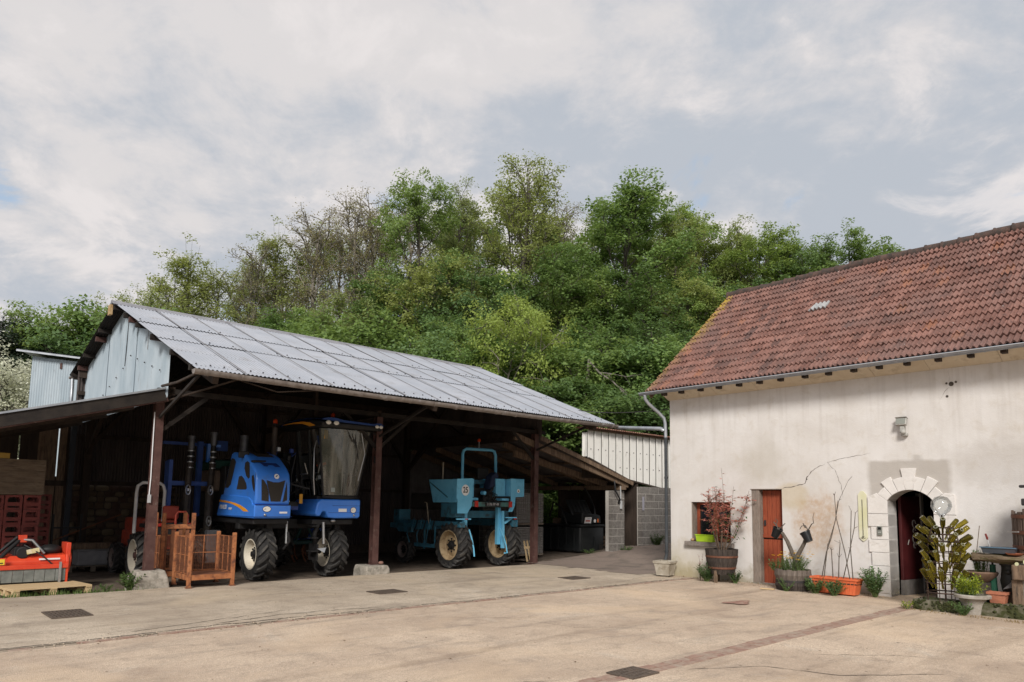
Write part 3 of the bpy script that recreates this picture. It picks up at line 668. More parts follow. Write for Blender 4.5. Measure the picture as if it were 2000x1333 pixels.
# ================================================================== the house
house = thing('stone_house', 'rendered old house with red tiled roof, arched doorway and orange door', 'house', H0, HRZ)
HL, HD = 13.5, 7.13; HE, EY, EZ, RY, RZ = 4.468, -.5, 4.586, 3.566, 7.971
RT = (RZ-EZ)/(RY-EY); RA = math.atan(RT)
def plaster():
    m = bpy.data.materials.new('plaster'); m.use_nodes = True; nt = m.node_tree; nt.nodes.clear()
    p = N(nt, 'ShaderNodeBsdfPrincipled', {'Roughness': .9, 'Specular IOR Level': .15})
    t = N(nt, 'ShaderNodeTexCoord').outputs['Object']; sp = N(nt, 'ShaderNodeSeparateXYZ', {0: t}); s, z = sp.outputs[0], sp.outputs[2]
    big = noise_(nt, t, .7, 7, .62, .5); mid = noise_(nt, t, 3, 8, .68, .4)
    c = mixc(nt, rng_(nt, big, .34, .66), (.60, .565, .53), (.70, .675, .655))
    c = mixc(nt, rng_(nt, mid, .53, .72, 0, .45), c, (.50, .44, .36))
    # rain streaks: noise squeezed sideways
    st = noise_(nt, N(nt, 'ShaderNodeVectorMath', {0: t, 1: (5.5, 1, .35)}, operation='MULTIPLY').outputs[0], 1.2, 6, .6)
    c = mixc(nt, math_(nt, 'MULTIPLY', rng_(nt, st, .5, .75), rng_(nt, z, 2.4, 4.4, .12, .55)), c, (.43, .39, .35))
    def blob(cs, cz, rs, rz, soft=.5, ns=2.2, amp=.9):
        dx = math_(nt, 'DIVIDE', math_(nt, 'SUBTRACT', s, cs), rs); dz = math_(nt, 'DIVIDE', math_(nt, 'SUBTRACT', z, cz), rz)
        d = math_(nt, 'ADD', math_(nt, 'MULTIPLY', dx, dx), math_(nt, 'MULTIPLY', dz, dz))
        d = math_(nt, 'ADD', d, math_(nt, 'MULTIPLY', math_(nt, 'SUBTRACT', noise_(nt, t, ns, 7, .65, .5), .5), amp*3))
        return rng_(nt, d, 1+soft, 1-soft, 0, 1, True)
    # ochre damp stain between the doors, greenish dirt at the foot, grey cement round the arch
    c = mixc(nt, math_(nt, 'MULTIPLY', math_(nt, 'MULTIPLY', blob(3.75, 1.42, .5, .62, .9, 2.6, 1.1), rng_(nt, noise_(nt, t, 9, 6, .7), .34, .60, .25, 1)), .7), c, (.46, .30, .175))
    c = mixc(nt, math_(nt, 'MULTIPLY', blob(3.2, 1.95, .35, .3, .7), .5), c, (.50, .40, .24))
    c = mixc(nt, math_(nt, 'MULTIPLY', blob(7.3, 2.55, .8, .45, .9, 1.6), .35), c, (.36, .32, .28))
    c = mixc(nt, math_(nt, 'MULTIPLY', blob(2.55, 2.75, .5, .5, .9, 1.8), .3), c, (.40, .36, .28))
    wob = math_(nt, 'MULTIPLY', math_(nt, 'SUBTRACT', noise_(nt, t, 3.5, 6, .6), .5), .10)
    def band(v, a, b, e=.05):
        v = math_(nt, 'ADD', v, wob); return math_(nt, 'MULTIPLY', rng_(nt, v, a-e, a+e), rng_(nt, v, b+e, b-e))
    c = mixc(nt, math_(nt, 'MULTIPLY', math_(nt, 'MULTIPLY', band(s, 4.86, 6.34), band(z, 1.75, 2.665, .03)), .68), c, mixc(nt, mid, (.31, .275, .235), (.43, .39, .35)))
    c = mixc(nt, math_(nt, 'MULTIPLY', math_(nt, 'MULTIPLY', band(s, 5.70, 5.86, .05), band(z, 2.65, 2.77, .02)), .5), c, (.36, .33, .30))
    foot = math_(nt, 'ADD', z, math_(nt, 'MULTIPLY', math_(nt, 'SUBTRACT', mid, .5), -.9))
    c = mixc(nt, rng_(nt, foot, .42, .02, 0, .8), c, (.29, .255, .17))
    c = mixc(nt, math_(nt, 'MULTIPLY', rng_(nt, foot, .95, .3, 0, .6), rng_(nt, s, 1.5, .0, 0, 1)), c, (.46, .39, .22))
    pit = noise_(nt, t, 22, 4, .6)
    c = mixc(nt, rng_(nt, pit, .70, .76, 0, .35), c, (.3, .26, .22))
    nt.links.new(c, p.inputs['Base Color'])
    h = math_(nt, 'ADD', math_(nt, 'MULTIPLY', mid, 1.), math_(nt, 'MULTIPLY', noise_(nt, t, 45, 4, .65), .25))
    nt.links.new(N(nt, 'ShaderNodeBump', {'Height': h, 'Strength': .32, 'Distance': .03}).outputs[0], p.inputs['Normal'])
    nt.links.new(p.outputs[0], N(nt, 'ShaderNodeOutputMaterial').inputs[0])
    return m
m_plaster = plaster()
AC, AZ, AR, AH = 5.62, 1.575, .515, .415
arch = [(AC-AH, -.15)]+[(AC+AR*math.sin(a), AZ+AR*math.cos(a)) for a in np.linspace(-math.asin(AH/AR), math.asin(AH/AR), 15)]+[(AC+AH, -.15)]
holes = [[(.61,.86),(1.69,.86),(1.69,1.82),(.61,1.82)], [(2.23,-.15),(2.98,-.15),(2.98,2.12),(2.23,2.12)], arch]
outer = [(0,-.2),(HL,-.2),(HL,HE+.12),(0,HE+.12)]
def wall_mesh(outer, holes, depth):
    mb = MB(); loops = [outer]+holes
    pts = [p for l in loops for p in l]
    # grow the outer edge inward of nothing: plain tessellation with holes
    for t in tessellate_polygon([[Vector((x, z, 0)) for x, z in l] for l in loops]):
        a, b, c = (pts[i] for i in t)
        if (b[0]-a[0])*(c[1]-a[1])-(b[1]-a[1])*(c[0]-a[0]) < 0: b, c = c, b
        o = len(mb.v); mb.v += [(a[0],0,a[1]),(b[0],0,b[1]),(c[0],0,c[1])]; mb.f.append((o,o+1,o+2))
    for h in holes:
        for p, q in zip(h, h[1:]+h[:1]):
            o = len(mb.v); mb.v += [(p[0],0,p[1]),(q[0],0,q[1]),(q[0],depth,q[1]),(p[0],depth,p[1])]; mb.f.append((o,o+1,o+2,o+3))
    return mb
mb = wall_mesh(outer, holes, .42)
obj('wall', mb, m_plaster, house)
mb = MB()
mb.add([(0,0,-.2),(0,HD,-.2),(0,HD,HE),(0,RY,RZ-.15),(0,0,HE+.12)], [(0,4,3,2,1)])
mb.add([(HL,0,-.2),(HL,HD,-.2),(HL,HD,HE),(HL,RY,RZ-.15),(HL,0,HE)], [(0,1,2,3,4)])
mb.add([(0,HD,-.2),(HL,HD,-.2),(HL,HD,HE),(0,HD,HE)], [(3,2,1,0)])
obj('wall', mb, m_plaster, house)
# soffit boards in lengths and rafter tails
m_soff = mat('soffit_board', (.55,.46,.34), (.64,.56,.44), 3, .8, stain=((.38,.30,.2), 3, .55, .75))
k = 0; x = -.02
while x < HL:
    w = rnd.uniform(1.0, 1.5)
    b = MB(); b.add([(x,0,4.40),(x+w-.006,0,4.40),(x+w-.006,-.03,4.40),(x,-.03,4.40),(x,-.40,4.575),(x+w-.006,-.40,4.575),(x+w-.006,-.40,4.61),(x,-.40,4.61),(x,0,4.62),(x+w-.006,0,4.62)],
        [(0,3,2,1),(3,4,5,2),(4,7,6,5),(7,8,9,6),(0,8,7,4,3),(1,2,5,6,9)])
    obj('soffit_board', b, m_soff, house); x += w
for i in range(26):
    s = .12+i*.52+rnd.uniform(-.03,.03)
    obj('rafter_tail', MB().box(s-.045, s+.045, -.47, -.33, 4.475, 4.58), m_dark, house)
# roof deck and back slope
mb = MB(); mb.add([(-.33,EY+.05,EZ-.04),(HL,EY+.05,EZ-.04),(HL,RY,RZ-.09),(-.33,RY,RZ-.09)], [(0,1,2,3)])
obj('roof_deck', mb, m_dark, house)
# ---- tiles: every one laid; the 300 largest in view are pieces of their own
def tilemat():
    m = bpy.data.materials.new('clay_tile'); m.use_nodes = True; nt = m.node_tree; nt.nodes.clear()
    p = N(nt, 'ShaderNodeBsdfPrincipled', {'Roughness': .85, 'Specular IOR Level': .2})
    t = N(nt, 'ShaderNodeTexCoord', object=house).outputs['Object']; sp = N(nt, 'ShaderNodeSeparateXYZ', {0: t})
    i = math_(nt, 'FLOOR', math_(nt, 'DIVIDE', math_(nt, 'ADD', sp.outputs[0], .39), TW)); j = math_(nt, 'FLOOR', math_(nt, 'DIVIDE', math_(nt, 'SUBTRACT', sp.outputs[1], EY-.006), TE*math.cos(RA)))
    wn = N(nt, 'ShaderNodeTexWhiteNoise', {'Vector': N(nt, 'ShaderNodeCombineXYZ', {0: i, 1: j, 2: 3.}).outputs[0]}, noise_dimensions='3D')
    r1 = wn.outputs['Value']; sc3 = N(nt, 'ShaderNodeSeparateColor', {0: wn.outputs['Color']}); r2, r3 = sc3.outputs[1], sc3.outputs[2]
    c = mixc(nt, r1, (.175,.086,.069), (.30,.158,.128))
    c = mixc(nt, rng_(nt, r2, .968, .972, 0, .6), c, (.34,.15,.085))
    c = mixc(nt, rng_(nt, r2, .0, .22, .75, 0), c, (.085,.056,.052))
    big = noise_(nt, t, .8, 6, .6)
    c = mixc(nt, rng_(nt, big, .42, .66, 0, .5), c, (.185,.128,.118))
    lich = noise_(nt, t, 13, 6, .7)
    c = mixc(nt, rng_(nt, lich, .50, .66, 0, .6), c, (.055,.042,.040))
    c = mixc(nt, rng_(nt, noise_(nt, t, 9, 4, .5), .72, .76, 0, .9), c, (.50,.48,.45))
    c = mixc(nt, rng_(nt, noise_(nt, t, 30, 3, .5), .58, .74, 0, .35), c, (.30,.20,.17))
    # yellow lichen along the upper left verge
    ml = math_(nt, 'MULTIPLY', rng_(nt, math_(nt, 'ADD', sp.outputs[0], math_(nt, 'MULTIPLY', noise_(nt, t, 3, 5, .6), .9)), .42, .12), rng_(nt, sp.outputs[1], .6, 3.0, .25, 1))
    c = mixc(nt, math_(nt, 'MULTIPLY', ml, rng_(nt, noise_(nt, t, 7, 5, .6), .38, .55)), c, (.40,.29,.04))
    c = mixc(nt, rng_(nt, noise_(nt, t, 4.2, 6, .7), .66, .72, 0, .6), c, (.16,.13,.05))
    nt.links.new(c, p.inputs['Base Color'])
    nt.links.new(N(nt, 'ShaderNodeBump', {'Height': noise_(nt, t, 40, 5, .65), 'Strength': .4, 'Distance': .015}).outputs[0], p.inputs['Normal'])
    nt.links.new(p.outputs[0], N(nt, 'ShaderNodeOutputMaterial').inputs[0])
    return m
TW, TE = .203, .331
m_tile = tilemat()
prof = [(-.002,.008),(.012,-.004),(.032,-.004),(.044,.014),(.056,.040),(.072,.050),(.088,.038),(.1015,.008),(.114,-.004),(.134,-.004),(.146,.014),(.158,.040),(.174,.050),(.190,.038),(.207,.008)]
tb = MB(); TL = TE+.055
for y, lift, th in ((0, .050, 0), (TL, .0, 0)):
    tb.v += [(x, y, z+lift) for x, z in prof]
tb.v += [(x, .002, z+.050-.040) for x, z in prof]
n_ = len(prof)
tb.f = [(i, i+1, n_+i+1, n_+i) for i in range(n_-1)]+[(2*n_+i, 2*n_+i+1, i+1, i) for i in range(n_-1)]+[(2*n_, 0, n_), (n_-1, 3*n_-1, 2*n_-1)]
tme = tb.mesh('roof_tile', 50); tme.materials.append(m_tile)
tiles = []
cmi = cam.matrix_world.inverted()
ncol = int((HL+.39)/TW)
for j in range(16):
    for i in range(ncol):
        sx = -.39+i*TW+rnd.uniform(-.004,.004); d = j*TE+rnd.uniform(-.007,.007)
        # old roof: the battens sag a little
        sag = -.030*math.sin(PI*min(1, d/5.3))*(.6+.5*noise.noise((sx*.5, 0, 0)))+.012*noise.noise((sx*.9, d*.9, 0))
        loc = Vector((sx, EY+d*math.cos(RA)-sag*math.sin(RA), EZ+d*math.sin(RA)+sag*math.cos(RA)))
        rot = Euler((RA+rnd.uniform(-.02,.02), rnd.uniform(-.035,.035), rnd.uniform(-.018,.018)))
        q = cmi @ (MHs @ loc); px = 1000+1400*q.x/-q.z; py = 829.4-1400*q.y/-q.z
        vis = 0 < px < 1995 and 0 < py < 1333
        tiles.append((-q.z if vis else 1e6-q.z, loc, rot))
tiles.sort(key=lambda t: t[0])
for d, loc, rot in tiles[:300]: obj('roof_tile', tme, None, house, loc=loc, rot=rot)
rest = MB()
for d, loc, rot in tiles[300:]:
    M4 = Matrix.Translation(loc) @ rot.to_matrix().to_4x4(); rest.add(tb.v, tb.f, M4)
struct(obj('roof_tiles', rest, m_tile, house, smooth=50), 'stuff')
# the lone pale glass tile
g = MB(); g.add(tb.v, tb.f); gt = obj('glass_tile', g, mat('pale_tile', (.30,.31,.31), (.42,.42,.42), 8, .35), house, loc=(2.88, EY+9*TE*math.cos(RA)-.012, EZ+9*TE*math.sin(RA)+.02), rot=(RA,0,0), smooth=50)
gt = obj('glass_tile', gt.data, None, house, loc=(3.08, EY+9*TE*math.cos(RA)-.012, EZ+9*TE*math.sin(RA)+.02), rot=(RA,0,0))
m_ridge = mat('ridge_tile', (.06,.042,.037), (.12,.072,.058), 7, .9, bump=.5, stain=((.045,.04,.036), 9, .45, .65))
rm = MB().lathe([(.135,0),(.135,.03),(.12,.04),(.112,.41)], 12).mesh('ridge_tile', 60); rm.materials.append(m_ridge)
for i in range(int((HL+.4)/.36)):
    obj('ridge_tile', rm, None, house, loc=(-.42+i*.36, RY, RZ+.03+rnd.uniform(-.016,.016)-.02*math.sin(i*.5)), rot=(rnd.uniform(-.03,.03), PI/2+rnd.uniform(-.03,.03), rnd.uniform(-.03,.03)))
obj('ridge_mortar', MB().beam((-.4,RY-.0,RZ-.02), (HL,RY-.0,RZ-.02), .16, .06), mat('ridge_mortar', (.26,.18,.14), (.38,.3,.25), 6, .95, bump=.6), house)
mb = MB(); mb.add([(-.33,HD+.4,EZ-.15),(HL,HD+.4,EZ-.15),(HL,RY,RZ-.03),(-.33,RY,RZ-.03)], [(3,2,1,0)]); obj('back_slope', mb, m_tile, house)
obj('verge_mortar', MB().beam((-.36,EY+.03,EZ-.02), (-.36,RY,RZ-.06), .06, .05), mat('verge_mortar', (.30,.22,.15), (.42,.33,.2), 6, .95, bump=.6, stain=((.36,.28,.06), 3, .45, .62)), house)
obj('verge_rafter', MB().beam((-.31,EY+.1,EZ-.08), (-.31,RY,RZ-.14), .05, .12), m_timber, house)
# zinc gutter with straps, downpipe with its swan neck
m_hg = mat('house_gutter', (.22,.235,.265), (.30,.315,.345), 5, .4, .5)
mb = MB(); half_round(mb, -.52, HL, EY-.055, EZ-.012, .062, 0, 8); obj('gutter', mb, m_hg, house, smooth=50)
mb = MB(); mb.tube([(-.52, EY-.118, EZ-.012), (HL, EY-.118, EZ-.012)], .011, 6); obj('gutter_lip', mb, mat('zinc_bright', (.55,.57,.6), rough=.35, metal=.6), house, smooth=60)
for i in range(21):
    mb = MB(); half_round(mb, -.1+i*.66-.012, -.1+i*.66+.012, EY-.055, EZ-.012, .068, 0, 1); obj('gutter_strap', mb, m_hg, house)
mb = MB(); mb.tube([(-.36,EY-.055,EZ-.06),(-.36,EY-.05,EZ-.16),(-.33,EY+.05,EZ-.28),(-.2,-.2,EZ-.5),(-.11,-.10,EZ-.64),(-.09,-.08,EZ-.78),(-.085,-.07,3.4)], .042, 10)
obj('swan_neck', mb, m_zinc, house, smooth=60)
mb = MB(); mb.tube([(-.085,-.07,3.45),(-.085,-.07,.5),(-.085,-.13,.36)], .04, 10)
for z in (3.4, 2.4, 1.5, .55): mb.tube([(-.085,-.07,z),(-.085,-.07,z+.05)], .046, 10)
obj('downpipe', mb, mat('painted_pipe', (.045,.05,.056), (.07,.075,.08), 4, .9, 0, spec=.1), house, smooth=60)
# ---- crack in the render
def wcrack(pts, w, seed):
    r = random.Random(seed); vs = []; L = []
    for a, b in zip(pts[:-1], pts[1:]):
        n = max(2, int(math.dist(a, b)/.035)); L += [(a[0]+(b[0]-a[0])*i/n, a[1]+(b[1]-a[1])*i/n) for i in range(n)]
    n = len(L)
    for i, (x, z) in enumerate(L):
        ww = w*min(1, (n-1-i)/6+.15, i/4+.3)*r.uniform(.3, 1.3); x += .018*noise.noise((x*9, z*9, seed)); z += .03*noise.noise((x*8, z*8, seed+4))
        a = L[min(i+1, n-1)]; b = L[max(i-1, 0)]; t = Vector((a[0]-b[0], a[1]-b[1])).normalized()
        vs += [(x-t.y*ww, -.003, z+t.x*ww), (x+t.y*ww, -.003, z-t.x*ww)]
    mb = MB(); mb.v = vs; mb.f = [(2*i, 2*i+1, 2*i+3, 2*i+2) for i in range(n-1)]
    obj('crack', mb, mat('crack_grey', (.13,.11,.10), (.2,.17,.15), 20, .95), house)
wcrack([(3.0,2.14),(3.3,2.20),(3.52,2.24),(3.56,2.34),(3.68,2.52),(3.84,2.60),(4.02,2.68)], .009, 1)
wcrack([(4.02,2.68),(4.35,2.76),(4.95,2.83)], .004, 2); wcrack([(4.02,2.68),(4.18,2.5),(4.3,2.2),(4.33,1.9)], .004, 3)
wcrack([(6.42,4.1),(6.40,4.4)], .003, 4); wcrack([(6.4,4.05),(6.3,3.9),(6.22,3.78)], .003, 5)
for (s, z, r) in ((6.44,4.09,.045),(6.52,4.12,.022),(6.36,4.11,.022),(6.36,3.86,.025),(3.56,2.33,.018)):
    obj('hole', MB().disc(r, 0, 10, frame((s,-.003,z), (1,0,0), (0,0,1))), m_crack, house)
# ---- window
m_orange = mat('orange_paint', (.23,.045,.020), (.31,.075,.033), 8, .6, bump=.15, stretch=(6,6,.6), stain=((.14,.035,.018), 6, .55, .75))
m_greywood = mat('grey_oak', (.20,.155,.125), (.31,.26,.22), 5, .85, bump=.5, stretch=(6,6,.6), stain=((.11,.09,.075), 5, .5, .7))
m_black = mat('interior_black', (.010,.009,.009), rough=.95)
m_glass = mat('window_glass', (.014,.015,.017), rough=.06, spec=.6)
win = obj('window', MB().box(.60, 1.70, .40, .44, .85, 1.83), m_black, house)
obj('lintel_board', MB().box(.60,.635,.02,.28,.88,1.81), m_greywood, win)
for a, b, z0, z1 in ((.64,.72,.90,1.81),(1.61,1.69,.90,1.81),(1.10,1.24,.90,1.81)): obj('frame', MB().box(a, b, .20, .26, z0, z1), m_orange, win, bevel=.006)
for z0, z1 in ((.88,.96),(1.75,1.82)): obj('frame', MB().box(.64, 1.69, .205, .255, z0, z1), m_orange, win, bevel=.006)
for a, b in ((.72,1.10),(1.24,1.61)): obj('pane', MB().box(a, b, .225, .232, .96, 1.75), m_glass, win)
for z in (1.02, 1.08): obj('grille_bar', MB().box(1.26,1.62,.16,.18,z,z+.022), m_orange, win)
obj('sill', MB().box(.46,1.78,-.10,.30,.755,.865), mat('grey_stone', (.17,.145,.125), (.27,.235,.21), 8, .9, bump=.6, stain=((.1,.085,.07), 4, .5, .7)), house, bevel=.012)
# ---- split plank door
door = obj('door', MB().box(2.42, 2.97, .20, .22, -.02, 2.11), m_dark, house)
for half, (z0, z1) in enumerate(((.0,1.0),(1.01,2.105))):
    x = 2.42
    for k in range(5):
        w = .11
        obj('plank', MB().box(x+.003, x+w-.002, .165+rnd.uniform(-.003,.003), .20, z0+.01, z1-.008), m_orange, door, bevel=.005); x += w
obj('rail', MB().box(2.42,2.97,.150,.166,1.03,1.10), m_orange, door, bevel=.004)
obj('latch', MB().box(2.46,2.50,.135,.165,1.30,1.42), m_bolt, door)
obj('jamb_post', MB().box(2.23,2.42,.02,.26,-.05,2.12), m_greywood, house, bevel=.012)
obj('lintel', MB().box(2.21,2.99,-.004,.25,2.112,2.13), m_greywood, house, bevel=.004)
obj('threshold', MB().box(2.23,2.98,-.02,.3,-.08,.02), m_footing, house)
# ---- dressed stone arch: each stone its own piece
m_white = mat('painted_stone', (.66,.625,.59), (.75,.715,.685), 3, .75, bump=.25, bscale=25, stain=((.55,.51,.46), 6, .56, .74))
na = 7; hang = math.asin(AH/AR); lens = [.22,.33,.26,.42,.26,.33,.22]
for k in range(na):
    a0 = -hang+2*hang*k/na+.006; a1 = -hang+2*hang*(k+1)/na-.006; r1 = AR+lens[k]
    n = 4; poly = [(AC+AR*math.sin(a), AZ+AR*math.cos(a)) for a in np.linspace(a0, a1, n)]
    if k == 3: poly += [(AC+.145, 2.51), (AC-.145, 2.51)]
    else: poly += [(AC+r1*math.sin(a), AZ+r1*math.cos(a)) for a in (a1, (a0+a1)/2, a0)]
    obj('keystone' if k == 3 else 'voussoir', MB().prism(poly, -.44 if False else .455, frame((0,-.035,0), (1,0,0), (0,0,1), (0,1,0))), m_white, house, bevel=.006)
for sd in (-1, 1):      # springers and jamb stones
    a = hang; ri = AR
    p = [(AC+sd*AH, 1.62), (AC+sd*AH, AZ+AR*math.cos(a)), (AC+sd*(AR+.25)*math.sin(a), AZ+(AR+.25)*math.cos(a)), (AC+sd*.79, 2.0 if sd > 0 else 1.95), (AC+sd*.79, 1.62)]
    obj('springer', MB().prism(p, .455, frame((0,-.035,0), (1,0,0), (0,0,1), (0,1,0))), m_white, house, bevel=.006)
    z = 1.612
    for k, h in enumerate((.255,.255,.255,.26,.265,.27,.2)):
        w = .33 if k % 2 else .38
        if sd > 0: w = .36
        x0, x1 = sorted((AC+sd*(AH+.0), AC+sd*(AH+w)))
        obj('jamb_stone', MB().box(x0, x1, -.033+rnd.uniform(-.004,.004), .42, z-h+.007, z), m_white, house, bevel=.006); z -= h
# inside the arch: dark passage, red door leaf folded back, ironwork
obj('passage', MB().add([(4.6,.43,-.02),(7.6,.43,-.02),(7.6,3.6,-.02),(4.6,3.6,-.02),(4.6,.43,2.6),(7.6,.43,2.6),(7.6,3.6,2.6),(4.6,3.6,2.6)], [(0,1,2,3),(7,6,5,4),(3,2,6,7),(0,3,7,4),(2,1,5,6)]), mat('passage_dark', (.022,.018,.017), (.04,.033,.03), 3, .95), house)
rd = obj('red_door', MB().box(0,.80,-.03,.03,.30,1.98), mat('dark_red_paint', (.05,.007,.008), (.07,.011,.012), 5, .55), house, loc=(5.25,.46,0), rot=(0,0,R(84)), bevel=.01)
obj('kick_board', MB().box(0,.80,-.034,.034,.0,.30), mat('worn_grey', (.12,.11,.1), (.2,.18,.17), 6, .9), rd)
obj('frame', MB().box(.80,.90,-.06,.05,.0,2.05), mat('grey_jamb', (.16,.15,.145), (.24,.23,.22), 6, .9), rd)
for i, (z, r) in enumerate(((1.42,.07),(1.28,.05),(1.12,.08),(.98,.05))):
    obj('ironwork', MB().tube([(.5+r*math.cos(a), -.038, z+r*1.1*math.sin(a)) for a in np.linspace(0, 5.2, 10)], .010, 5), mat('pale_iron', (.35,.33,.31), rough=.6), rd)
obj('latch', MB().tube([(.22,-.035,1.0),(.22,-.06,1.1)], .01, 5), mat('pale_iron', (.35,.33,.31), rough=.6), rd)
# ---- fittings on the wall
fl_ = thing('floodlight', 'grey floodlight with motion sensor high on the house wall above the arch', 'floodlight', hw(5.56, 0, 3.3), HRZ)
m_lg = mat('lamp_grey', (.32,.31,.29), (.42,.41,.38), 6, .5)
Mt = Matrix.Rotation(R(-22), 4, 'X')
obj('lamp_housing', MB().box(-.10,.10,-.17,-.10,.0,.15, Mt), m_lg, fl_, bevel=.012); obj('lamp_glass', MB().box(-.082,.082,-.176,-.169,.02,.13, Mt), mat('lamp_glass', (.24,.25,.22), rough=.15, spec=.6), fl_)
obj('visor', MB().box(-.105,.105,-.2,-.1,.152,.162, Mt), m_lg, fl_)
obj('bracket', MB().box(-.03,.05,-.12,.0,-.1,.04), m_lg, fl_, bevel=.01); obj('sensor', MB().ball((.03,-.11,-.08), .055, 10, 8, (1,.9,.9)), m_lg, fl_, smooth=180); obj('sensor_hood', MB().box(-.02,.09,-.1,.0,-.16,-.1), m_lg, fl_, bevel=.015)
kp = thing('entry_keypad', 'small grey metal keypad on the white stones left of the arch', 'keypad', hw(5.05, .037, 1.28), HRZ)
obj('plate', MB().box(-.045,.045,-.025,0,-.09,.09), mat('brushed_plate', (.26,.27,.24), rough=.4, metal=.5), kp, bevel=.005); obj('screen', MB().box(-.03,.03,-.028,-.02,.02,.07), m_glass, kp)
for k in range(4): obj('key', MB().box(-.028+.016*k,-.018+.016*k,-.029,-.02,-.04,-.02), mat('key_grey', (.5,.5,.48), rough=.5), kp)
tp = thing('wall_thermometer', 'long pale yellow thermometer plaque left of the arch', 'thermometer', hw(4.72, .0, 1.56), HRZ)
pl_ = [(-.085,-.43),(-.05,-.47),(0,-.51),(.05,-.47),(.085,-.43),(.085,.44),(.055,.475),(.03,.51),(-.03,.51),(-.055,.475),(-.085,.44)]
obj('plaque', MB().prism([(x,-z) for x, z in pl_], .02, frame((0,-.024,0), (1,0,0), (0,0,-1), (0,1,0))), mat('yellow_enamel', (.62,.60,.38), (.70,.68,.52), 3, .4), tp, bevel=.004)
obj('tube', MB().beam((0,-.03,-.38), (0,-.03,.34), .012, .008), mat('thermo_dark', (.16,.15,.11), rough=.4), tp); obj('bulb', MB().ball((0,-.03,-.41), .022, 8, 6), mat('thermo_dark', (.16,.15,.11), rough=.4), tp)
obj('edge', MB().beam((.0,-.028,-.455), (.05,-.028,-.43), .01, .006).beam((.0,-.028,-.455), (-.05,-.028,-.43), .01, .006), mat('thermo_dark', (.16,.15,.11), rough=.4), tp)
p0 = bw(11.0, .2, 4.75); p1 = hw(-.02, .02, 4.17)
mb = MB(); mb.tube([p0.lerp(p1, t)+Vector((0,0,-.16*math.sin(PI*t))) for t in np.linspace(0, 1, 9)], .011, 5)
tag(obj('overhead_cable', mb, m_bolt), 'thin dark cable slung from the barn roof to the house corner', 'cable')
# ================================================================== vehicles in the barn
m_tyre = mat('tyre_rubber', (.016,.016,.017), (.035,.033,.031), 9, .75, bump=.3, stain=((.085,.075,.062), 5, .58, .8))
m_lug = mat('tyre_lug', (.028,.027,.027), (.05,.047,.044), 9, .7, stain=((.12,.11,.095), 5, .5, .75))
m_cream = mat('cream_rim', (.56,.50,.40), (.64,.59,.49), 4, .5, stain=((.34,.26,.17), 6, .6, .78))
m_blue = mat('harvester_blue', (.036,.19,.68), (.045,.21,.72), 2, .38, coat=.2, spec=.5, stain=((.07,.17,.45), 5, .56, .82))
m_dblue = mat('deep_blue', (.014,.03,.14), (.02,.045,.18), 3, .5)
m_blk = mat('machine_black', (.010,.010,.011), (.02,.019,.019), 6, .55)
m_mesh = mat('grille_mesh', (.022,.018,.015), (.038,.032,.027), 60, .7)
m_chrome = mat('worn_steel', (.38,.38,.38), (.5,.5,.5), 8, .35, .8)
m_orangep = mat('stripe_orange', (.75,.27,.02), (.80,.36,.03), 5, .4)
m_lampw = mat('lamp_white', (.78,.76,.70), rough=.15, spec=.6)
m_whitep = mat('white_print', (.78,.78,.78), rough=.5)
m_red = mat('lamp_red', (.42,.022,.012), rough=.25, spec=.6)
m_amber = mat('amber', (.6,.18,.02), rough=.3)

